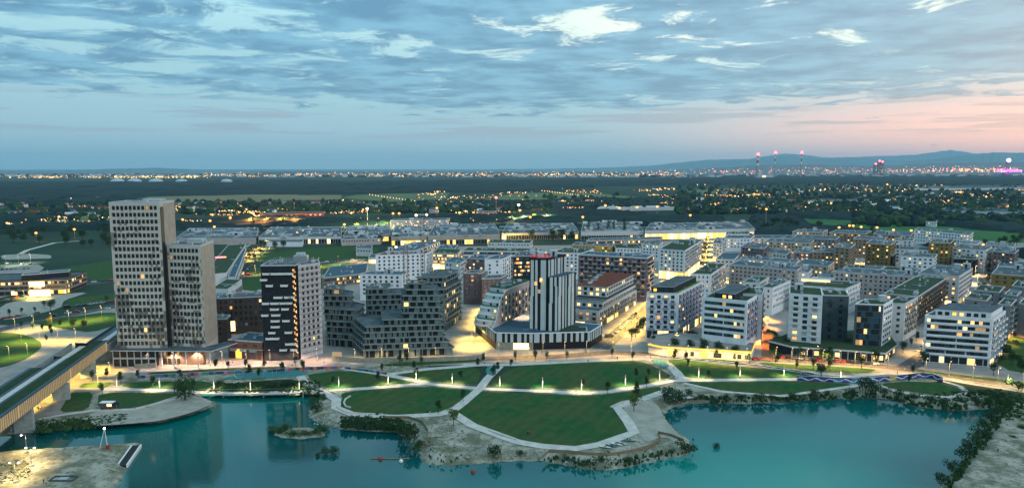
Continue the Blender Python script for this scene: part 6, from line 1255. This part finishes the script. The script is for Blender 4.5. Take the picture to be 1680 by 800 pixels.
for u0, v0, u1, v1, n, gname in HR:
    for _ in range(n):
        u = R.uniform(u0, u1); v = v0+(v1-v0)*R.random()**.6; x, y = at(u, v); rm = R.choice(['red_roof', 'red_roof', 'gravel_roof', 'blue_roof', 'rim']); wm = R.choice(['white', 'offwhite', 'beige', 'pinkwall'])
        tag(link('house', house_mesh(wm, rm, R.randrange(4)), None, (x, y, 0), R.uniform(-.5, .5)), {'red_roof': 'red', 'gravel_roof': 'grey', 'blue_roof': 'blue grey', 'rim': 'pale'}[rm]+' roofed house in the '+gname, 'house', 'houses of the '+gname)
Q('big_house', 'white gabled mansion at the end of the green field', (1513, 362.5), (1536, 364.5), (1538, 362), 9, wall='white', roof='blue_roof', lit=.05, units=1)
# ------------------------------------------------------------------ factory
for l, A_, B2, C_, h_, w_, sh in [('leftmost low pinkish factory hall with cluttered roof', (288, 391), (420, 391), (424, 374), 8, 'pinkwall', 0), ('pale factory hall second from the left', (424, 389.5), (560, 388.5), (560, 372), 9, 'offwhite', .15), ('grey violet factory hall third from the left', (562, 387.5), (640, 386), (640, 370), 8, 'mauve', .3), ('narrow glowing factory gatehouse behind the lattice mast', (642, 389), (700, 388), (698, 371), 11, 'beige', .7), ('beige factory hall with a floodlit front behind two trees', (702, 387), (820, 385), (812, 367), 12, 'beige', .2), ('pinkish factory hall left of the poplars', (823, 383), (950, 381.5), (940, 366), 9, 'pinkwall', .12), ('pale factory hall behind the poplars', (953, 380), (1056, 379), (1045, 364), 12, 'offwhite', .1)]:
    Q('factory', l, A_, B2, C_, h_, wall=w_, lit=.0, style='none', units=60, shop=sh, g=7)
Q('factory', 'factory hall right with a blazing yellow light band', (1058, 378.5), (1238, 375), (1226, 364), 13, wall='offwhite', lit=1.0, style='none', units=70, shop=1.0, g=9, seed=2)
Q('factory', 'low white shed before the factory wall', (430, 397), (496, 397), (498, 393), 6, wall='white', lit=.0, style='none', units=2)
Q('factory', 'long white office hall on top of the factory yard', (640, 362), (735, 361), (738, 358), 14, wall='white', lit=.2, style='band', units=6, g=1)
Q('factory', 'small pinkish workshops beside the field', (560, 393), (625, 391), (628, 387), 8, wall='pinkwall', lit=.1, units=8)
Q('lit_hall', 'long orange lit hall with red roof beyond the factory', (425, 352), (530, 350), (532, 347), 12, wall='redwall', roof='red_roof', lit=.9, units=4, sp=9, ww=4)
Q('lit_hall', 'low bright hall in the right suburb', (1325, 329), (1425, 329), (1426, 327), 10, wall='beige', lit=.8, units=3, shop=1.0, g=6, style='none')
Q('lit_hall', 'long pale blue logistics hall far right', (1540, 345), (1690, 349), (1692, 343), 9, wall='offwhite', roof='blue_roof', lit=.1, units=12, style='none')
Q('lit_hall', 'wide grey logistics roof in the far right plain', (1500, 309), (1700, 308), (1700, 305), 9, wall='offwhite', roof='blue_roof', lit=.1, units=10, style='none')
Q('lit_hall', 'long white greenhouse roof beyond the factory', (980, 341), (1130, 339), (1130, 337), 8, wall='rim', roof='rim', lit=.2, units=3, style='none')
Q('lit_hall', 'red glowing storehouse behind the factory', (785, 349), (812, 349), (814, 346), 12, wall='redwall', lit=.5, units=2)
# ------------------------------------------------------------------ power station chimneys
def hgt(u, vt, vb):
    x, y = at(u, vb); r_ = ray(u, vt); return CAM_H+r_[2]*y/r_[1]
for i, (u, vt, vb, l) in enumerate([(1242, 254, 294, 'left red and white chimney of the power station'), (1270.5, 251, 292, 'middle red and white chimney of the power station'), (1313.5, 251, 292, 'right red and white chimney of the power station')]):
    x, y = at(u, vb); H = hgt(u, vt, vb); t = thing('chimney', l, 'chimney', (x, y, 0)); w = 14 if i == 0 else 8
    for k in range(9):
        mb = MB(); z0_, z1_ = H*(k/9 if k < 5 else k/9), H*(k+1)/9; mb.tube((0, 0, z0_), (0, 0, z1_), w*(1-.3*k/9), w*(1-.3*(k+1)/9), 12, 'slab' if k < 5 else ('redwall' if k % 2 == 0 else 'white')); mb.build('shaft_band', t)
    mb = MB(); mb.ball((0, -w*.5, H+4), 15, 'bulb_red', 8, 5); mb.build('lamp', t)
x, y = at(1250, 293); t = thing('power_station', 'pale power station block at the foot of the chimneys', 'power station', (x, y, 0)); mb = MB(); mb.box((20, 0, 0), (170, 60, 40), 0, 'rim'); mb.box((-40, 10, 40), (60, 40, 30), 0, 'rim'); mb.build('hall', t); mb = MB(); mb.box((10, -33, 14), (30, 4, 14), 0, 'lit_hot'); mb.build('lamp', t)
for i, (u, l) in enumerate([(193, 'leftmost white storage tank dome'), (221, 'second white storage tank dome'), (256, 'third white storage tank dome'), (298, 'flat white tank dome right of the others'), (372, 'small white tank far right of the domes')]):
    x, y = at(u, 301); mb = MB(); mb.ball((0, 0, 0), 45 if i < 3 else 38, 'tank', 14, 8, .45); o = mb.build('storage_tank'); o.location = (x, y, 14); tag(o, l, 'tank', 'white tanks before the refinery')
# far towers of the city
for i, (u, v0_, h_, l) in enumerate([(1435, 281, 160, 'left slab of the far tower cluster'), (1441, 281, 200, 'tallest slab of the far tower cluster'), (1446, 281, 190, 'right slab of the far tower cluster'), (1652, 281, 210, 'slender lit tower above the magenta arena')]):
    x, y = at(u, v0_+8); t = thing('far_tower', l, 'tower', (x, y, 0)); mb = MB(); mb.box((0, 0, 0), (36, 30, h_), 0, 'city'); mb.build('wall', t); mb = MB(); mb.ball((0, -10, h_+5), 14 if i < 3 else 26, 'bulb_red' if i < 3 else 'bulb_white', 8, 5); mb.build('lamp', t)
x, y = at(1655, 289); mb = MB(); mb.tube((0, 0, 0), (0, 0, 45), 130, 120, 20, 'magenta'); o = mb.build('arena'); o.location = (x, y, 60); o.scale = (1.3, .6, .5); tag(o, 'flat arena glowing magenta at the far right', 'arena')
# ------------------------------------------------------------------ hills
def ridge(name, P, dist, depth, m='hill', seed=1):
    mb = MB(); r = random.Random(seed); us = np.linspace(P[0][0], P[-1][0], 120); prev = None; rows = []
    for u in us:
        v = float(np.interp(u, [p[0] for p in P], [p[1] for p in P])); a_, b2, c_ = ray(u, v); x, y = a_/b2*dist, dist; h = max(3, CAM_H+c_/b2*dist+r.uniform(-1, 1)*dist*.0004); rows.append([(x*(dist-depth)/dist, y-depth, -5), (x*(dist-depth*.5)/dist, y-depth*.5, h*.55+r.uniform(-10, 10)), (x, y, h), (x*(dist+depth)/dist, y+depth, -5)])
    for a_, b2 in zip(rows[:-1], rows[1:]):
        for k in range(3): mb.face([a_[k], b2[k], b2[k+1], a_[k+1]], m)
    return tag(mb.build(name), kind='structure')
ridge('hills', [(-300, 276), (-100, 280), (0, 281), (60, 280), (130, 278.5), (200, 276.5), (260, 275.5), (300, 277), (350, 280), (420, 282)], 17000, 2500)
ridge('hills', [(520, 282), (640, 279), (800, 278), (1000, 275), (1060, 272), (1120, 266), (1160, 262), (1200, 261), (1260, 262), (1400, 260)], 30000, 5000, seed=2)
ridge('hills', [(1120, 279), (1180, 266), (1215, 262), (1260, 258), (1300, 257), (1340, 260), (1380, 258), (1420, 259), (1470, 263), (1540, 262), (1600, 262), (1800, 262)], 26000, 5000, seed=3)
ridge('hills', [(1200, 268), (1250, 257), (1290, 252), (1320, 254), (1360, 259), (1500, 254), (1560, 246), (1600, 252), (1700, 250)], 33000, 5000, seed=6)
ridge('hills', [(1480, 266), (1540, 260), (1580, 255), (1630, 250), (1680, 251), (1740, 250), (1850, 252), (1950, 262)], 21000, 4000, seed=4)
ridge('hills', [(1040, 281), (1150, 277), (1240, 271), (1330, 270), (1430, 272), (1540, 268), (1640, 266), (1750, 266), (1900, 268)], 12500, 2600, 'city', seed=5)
# ------------------------------------------------------------------ countless far city lights
mb = MB(); r = random.Random(21)
def glow(u, v, dist, size, m):
    a_, b2, c_ = ray(u, v); x, y, z = a_/b2*dist, dist, CAM_H+c_/b2*dist; s_ = dist*size; i = len(mb.v); mb.v.extend([(x-s_, y, z), (x+s_, y, z), (x, y-s_, z), (x, y+s_, z), (x, y, z-s_), (x, y, z+s_)]); k = mb.mi(m)
    for f in ((0, 2, 5), (2, 1, 5), (1, 3, 5), (3, 0, 5), (2, 0, 4), (1, 2, 4), (3, 1, 4), (0, 3, 4)): mb.f.append(tuple(i+q for q in f)); mb.m.append(k)
def gd(v): return (100-8)/((v-278.08)/1120)*.999
CM = ['far_warm', 'far_warm', 'far_orange', 'far_orange', 'far_orange', 'far_white', 'lit_a', 'lit_a', 'lit_c']
for _ in range(330): 
    c_ = r.choice([35, 70, 90, 160, 195, 225, 240, 270, 300, 312]); glow(r.gauss(c_, 12), r.uniform(288.5, 293), 7600, r.choice([.0004, .0006, .0008]), r.choice(['lit_hot', 'far_warm', 'lit_yellow', 'lit_a']))
for _ in range(90): glow(r.choice([r.uniform(90, 125), r.uniform(365, 392)]), r.uniform(300, 303), 4700, .0004, 'lit_b')
for _ in range(700): u = r.uniform(330, 1120); glow(u, r.gauss(288, 2.2)-(u-330)*.003, 8600, r.choice([.0003, .0005, .0007]), r.choice(CM))
for _ in range(90): u = r.uniform(0, 330); glow(u, r.uniform(285, 294), 8200, .0004, r.choice(CM))
for _ in range(560): u = 1060+640*r.random()**.8; glow(u, r.uniform(283-(u-1060)*.012, 287-(u-1060)*.005)-r.random()**2*6, 9300, r.choice([.0003, .0004, .0006]), r.choice(CM+['bulb_red']))
for _ in range(120): u = r.gauss(1600, 50); glow(u, r.uniform(276, 282), 9200, r.choice([.0005, .0009]), r.choice(['lit_hot', 'far_orange', 'bulb_red', 'lit_c', 'far_warm']))
for (u0, v0, u1, v1, n) in ((1110, 290, 1680, 345, 430), (0, 322, 180, 368, 90), (290, 330, 560, 372, 110), (560, 310, 900, 366, 150), (900, 300, 1120, 352, 150), (1130, 296, 1500, 302, 60)):
    cl = [(r.uniform(u0, u1), r.uniform(v0, v1), r.uniform(4, 26)) for _ in range(max(3, n//9))]
    for q in range(int(n*1.8)):
        cu_, cv_, cs_ = r.choice(cl); v = min(v1, max(v0, cv_+r.gauss(0, cs_*.08))); glow(cu_+r.gauss(0, cs_), v, gd(v), r.choice([.0004, .0005, .0007, .0009, .0016 if q % 9 == 0 else .0005]), r.choice(CM))
for (a_, b2, n, m_, s_) in (((53, 334), (100, 329), 16, 'far_warm', .0007), ((0, 357), (30, 340), 12, 'far_warm', .0007), ((388, 333), (420, 354), 26, 'far_warm', .001), ((606, 319), (690, 331), 18, 'far_warm', .0007), ((885, 312), (965, 322), 20, 'far_warm', .0007), ((780, 320), (880, 321), 8, 'far_warm', .0006), ((660, 340), (720, 341), 10, 'far_orange', .0006)):
    for k in range(n):
        f = k/(n-1); v = a_[1]+(b2[1]-a_[1])*f; glow(a_[0]+(b2[0]-a_[0])*f+r.uniform(-.6, .6), v+r.uniform(-.3, .3), gd(v), s_, m_)
tag(mb.build('city_lights'), 'countless distant lamps of the suburbs and the city', kind='stuff')
mb = MB()
for _ in range(900):
    u = r.uniform(-100, 1780); v = r.uniform(286.5, 291.5) if u < 1100 else r.uniform(282, 287); d_ = 9000*r.uniform(.9, 1.2); a_, b2, c_ = ray(u, v); mb.box((a_/b2*d_, d_, 0), (r.uniform(20, 90), 30, r.uniform(10, 30)), 0, r.choice(['city', 'rim', 'offwhite', 'forest']))
tag(mb.build('city_skyline'), 'countless small pale blocks of the far city', kind='stuff')
# ------------------------------------------------------------------ lamps
LD = {}
def light(parent, z, power, col, r_=.25, loc=(0, 0)):
    k = (power, col, r_)
    if k not in LD:
        l = bpy.data.lights.new('lamp_light', 'POINT' if power > 140000 else 'SPOT'); l.energy = power
        if power <= 140000: l.spot_size = math.radians(138); l.spot_blend = .5
        l.energy = power; l.color = col; l.shadow_soft_size = r_; LD[k] = l
    o = bpy.data.objects.new('lamp_light', LD[k]); C.objects.link(o); o.parent = parent; o.location = (loc[0], loc[1], z); return o
WARM, PINK, ORG, YEL = (1.0, .56, .17), (1.0, .58, .38), (1.0, .36, .08), (1.0, .63, .13)
K = 5.4
def stele(u, v, label):
    x, y = wpt(u, v); t = thing('park_light', label, 'lamp', (x, y, .1), 0, 'slim light columns along the park path')
    mb = MB(); mb.box((0, 0, 0), (.28, .28, 3.6), .3, 'rim'); mb.build('pole', t); mb = MB(); mb.box((0, 0, 3.6), (.3, .3, 1.0), .3, 'lit_dim'); mb.box((0, 0, 4.6), (.4, .4, .1), .3, 'rim'); mb.build('head', t); light(t, 3.8, 1300*K, (1.0, .74, .42), .2, (0, -1.6))
SL = [(192, 636), (262, 637), (351, 640), (411, 641), (491, 640), (556, 636), (637, 631), (683, 624), (742, 630), (820, 635), (890, 637), (954, 641), (1026, 633), (1082, 625), (1146, 620), (1214, 619), (1286, 617), (1379, 622), (1653, 632)]
for u, v in SL: stele(u, v-1.5, 'slim column light on the path by the '+near_word(u, v)+('' if u not in (683, 637, 1379) else ', standing further back'))
LAMPN = {}
def street_lamp(u, v, h, power, col, bulb='bulb_warm', where='', br=.28):
    x, y = at(u, v); k = LAMPN.get(where, 0); LAMPN[where] = k+1
    t = thing('street_lamp', f"street lamp {where}", 'lamp', (x, y, 0), 0, 'street lamps '+where)
    mb = MB(); mb.tube((0, 0, 0), (0, 0, h), .10, .06, 6, 'steel'); mb.tube((0, 0, h), (0, -.9, h+.15), .05, .04, 5, 'steel'); mb.build('pole', t); mb = MB(); mb.box((0, -1.0, h+.05), (.5, .9, .16), 0, 'steel'); mb.ball((0, -1.0, h-.02), br, bulb, 8, 5, .5); mb.build('head', t); light(t, h-.5, power*K, col, .25, (0, -1.2))
def lamp_row(a_, b2, n, h, power, col, where, bulb='bulb_warm', br=.28):
    A_ = Vector(at(*a_)); B2 = Vector(at(*b2))
    for k in range(n):
        p = A_+(B2-A_)*((k+.5)/n); uv = proj(p.x, p.y); street_lamp(uv[0], uv[1], h, power, col, bulb, where, br)
def proj(x, y, z=0.0):
    c, s = math.cos(PITCH), math.sin(PITCH); d = y*c-(z-CAM_H)*s; up = y*s+(z-CAM_H)*c; return (840+F_PX*x/d, 400-F_PX*up/d)
lamp_row((225, 600), (540, 592), 8, 7, 2200, PINK, 'on the pink road before the towers'); lamp_row((560, 590), (780, 586), 5, 6, 1000, WARM, 'behind the site hoarding'); lamp_row((800, 584), (980, 579), 5, 7, 1500, WARM, 'before the striped podium')
lamp_row((990, 582), (1240, 596), 8, 8, 2600, WARM, 'before the yellow arcade'); lamp_row((1260, 592), (1470, 605), 8, 8, 2600, WARM, 'before the dark shop arcade'); lamp_row((1500, 610), (1700, 638), 5, 8, 1800, WARM, 'before the large white corner house')
lamp_row((1010, 560), (1085, 490), 8, 9, 9000, YEL, 'in the bright street'); lamp_row((1500, 592), (1640, 480), 8, 8, 4500, WARM, 'in the right side street'); lamp_row((772, 575), (800, 505), 7, 8, 7500, YEL, 'in the lane left of the curved house'); lamp_row((1250, 575), (1262, 520), 4, 5, 3500, ORG, 'in the orange alley', 'bulb_orange')
lamp_row((355, 470), (440, 400), 9, 9, 15000, YEL, 'in the avenue by the metro hall'); lamp_row((400, 452), (600, 428), 6, 9, 6000, WARM, 'on the cross road behind the towers'); lamp_row((1155, 455), (1162, 392), 7, 9, 14000, YEL, 'in the upper lit street', br=.6); lamp_row((1605, 475), (1590, 405), 6, 9, 10000, (1, .66, .3), 'in the tree lined right street', br=.5)
lamp_row((10, 548), (180, 520), 6, 9, 2600, YEL, 'on the left road'); lamp_row((20, 560), (140, 560), 4, 8, 3000, YEL, 'on the left plaza'); lamp_row((0, 590), (60, 580), 2, 7, 1200, YEL, 'by the round lawn'); lamp_row((0, 436), (60, 430), 3, 10, 5000, (1, .8, .6), 'in the left yard')
lamp_row((20, 680), (165, 600), 7, 5, 5200, YEL, 'under the station viaduct', br=.2); lamp_row((150, 640), (190, 600), 2, 5, 3000, YEL, 'on the station forecourt')
for u, v, p_, c_, w_ in [(1225, 530, 14000, YEL, 'in the bright courtyard of the white block'), (1240, 520, 12000, YEL, 'by the glowing wall of the courtyard'), (1180, 455, 6000, YEL, 'below the rippled window wall'), (1190, 462, 6000, YEL, 'in the yard of the long white row'), (1400, 488, 9000, (1, .62, .3), 'between the grey and the glass house'), (1418, 470, 7000, WARM, 'before the long cream block'), (1560, 495, 4500, YEL, 'at the foot of the cream corner block'), (1100, 462, 14000, YEL, 'before the red loggia house'), (1075, 450, 7000, YEL, 'behind the big dark slab'), (720, 442, 9000, YEL, 'before the blazing campus front'), (740, 440, 7000, YEL, 'at the campus entrance'), (1404, 432, 7000, ORG, 'in the orange lit gap'), (1414, 432, 6000, ORG, 'second in the orange lit gap'), (950, 510, 3500, (1, .6, .3), 'behind the striped tower'), (858, 520, 2500, (1, .6, .35), 'in the warm court of the curved house'), (845, 532, 2500, (1, .6, .35), 'at the front of the curved house court'), (1545, 425, 5000, ORG, 'behind the corner block'), (1310, 500, 5000, (1, .6, .3), 'behind the chamfered house'), (65, 490, 6000, YEL, 'before the technology office'), (40, 488, 5000, YEL, 'left before the technology office'), (868, 586, 2500, YEL, 'before the lit podium shop'), (1110, 560, 500, YEL, 'on the raised terrace'), (1180, 562, 500, YEL, 'on the raised terrace by the banded house'), (1340, 583, 2200, WARM, 'on the dark arcade terrace'), (1640, 575, 1500, ORG, 'in the right garden'), (1660, 555, 3500, ORG, 'at the right garden edge'), (1645, 565, 2500, ORG, 'by the garden gate')]:
    street_lamp(u, v, 5.5, p_, c_, 'bulb_orange' if c_ == ORG else 'bulb_warm', w_, .35)
# arms with two heads on the sandbank
for i, (u, v) in enumerate([(52, 764), (26, 790), (44, 742)]):
    x, y = wpt(u, v); t = thing('twin_lamp', ['twin headed lamp in the middle of the left sandbank', 'twin headed lamp nearest the lower left corner', 'single headed lamp at the water edge of the left sandbank'][i], 'lamp', (x, y, 0)); mb = MB(); mb.tube((0, 0, 0), (0, 0, 6.5), .09, .06, 6, 'steel'); mb.tube((-1.4, 0, 6.6), (1.4 if i < 2 else 0, 0, 6.6), .05, m='steel'); mb.build('pole', t)
    for s_ in ((-1.4, 1.4) if i < 2 else (-1.4,)):
        mb = MB(); mb.box((s_, 0, 6.5), (.9, .4, .16), .2*s_, 'steel'); mb.ball((s_, 0, 6.48), .42, 'bulb_white', 8, 5, .5); mb.build('lamp_head', t)
    light(t, 5.9, 9500, (1.0, .66, .26), .3); mb = MB(); mb.box((0, 0, 0), (1.2, .9, .5), .3, 'slab'); mb.build('base', t)
# tall mast lamps
MAST = [(60, 382, 396, 0), (123, 376, 392, 0), (170, 363, 372, 0), (147, 363, 371, 0), (37, 366, 374, 0), (12, 366, 374, 0), (1256, 343, 374, 1), (1132, 353, 366, 1), (1376, 373, 386, 1), (1393, 370, 384, 1), (1399, 370, 384, 1), (1412, 372, 387, 1), (1438, 373, 388, 1), (1465, 377, 391, 1), (1494, 378, 393, 1), (1612, 401, 414, 1), (956, 356, 370, 2), (993, 337, 350, 2), (1016, 341, 352, 2), (1045, 340, 352, 2), (1078, 339, 350, 2), (851, 336, 350, 2), (853, 345, 358, 2), (814, 324, 348, 2), (683, 353, 372, 2), (700, 352, 370, 2), (603, 342, 372, 2), (717, 341, 360, 2), (754, 349, 358, 2), (777, 349, 358, 2), (300, 360, 368, 3), (345, 362, 370, 3), (352, 372, 380, 3), (378, 357, 366, 3), (425, 354, 364, 3), (645, 350, 360, 2), (655, 350, 360, 2), (650, 393, 402, 2), (650, 405, 416, 2), (565, 368, 376, 3), (488, 382, 392, 3), (1053, 382, 392, 2), (870, 356, 366, 2)]
for i, (u, vt, vb, g_) in enumerate(MAST):
    x, y = at(u, vb); H = max(8, hgt(u, vt, vb)); red = u in (814, 650) and i != 38; white = u in (603, 683, 851, 700) or i == 38
    t = thing('mast_lamp', ('red' if red else 'white' if white else 'orange')+' mast lamp '+['before the wood on the far left', 'by the green field and the far blocks', 'around the factory and the woods behind it', 'behind the beige towers'][g_], 'lamp', (x, y, 0), 0, 'tall mast lamps '+str(['left', 'right', 'middle', 'behind the towers'][g_]))
    s_ = y*.0018; mb = MB(); mb.tube((0, 0, 0), (0, 0, H), max(.15, y*.0003), None, 6, 'steel'); mb.build('pole', t); mb = MB(); mb.ball((0, 0, H), s_, 'bulb_red' if red else 'bulb_white' if white else 'bulb_orange', 10, 6, .8); mb.build('head', t)
    light(t, H-s_-1, 9000, ORG if not white else WARM, .5)
lamp_row((580, 378), (640, 374), 4, 10, 40000, (1, .85, .35), 'among the floodlit trees'); lamp_row((830, 366), (905, 360), 4, 12, 45000, (1, .85, .35), 'among the middle floodlit trees'); lamp_row((400, 366), (500, 366), 4, 12, 40000, ORG, 'by the orange hall', 'bulb_orange'); lamp_row((680, 402), (840, 396), 6, 8, 26000, YEL, 'before the factory gate'); lamp_row((1070, 388), (1235, 384), 6, 8, 22000, YEL, 'before the yellow factory band'); lamp_row((300, 400), (640, 398), 6, 8, 9000, (1, .7, .5), 'before the pale factory wall')
# ------------------------------------------------------------------ haze
mb = MB(); mb.prism([(-70000, -1500), (70000, -1500), (70000, 40000), (-70000, 40000)], -12, 950, 'white'); o = mb.build('haze'); tag(o, 'bluish evening haze over the plain', kind='stuff')
m = bpy.data.materials.new('haze'); m.use_nodes = True; nt = m.node_tree; nt.nodes.clear(); v_ = nn(nt, 'ShaderNodeVolumePrincipled'); v_.inputs['Color'].default_value = (.44, .74, .92, 1); v_.inputs['Density'].default_value = 0.000027; v_.inputs['Anisotropy'].default_value = 0.0
mo = nn(nt, 'ShaderNodeOutputMaterial'); nt.links.new(v_.outputs[0], mo.inputs['Volume']); o.data.materials.clear(); o.data.materials.append(m)
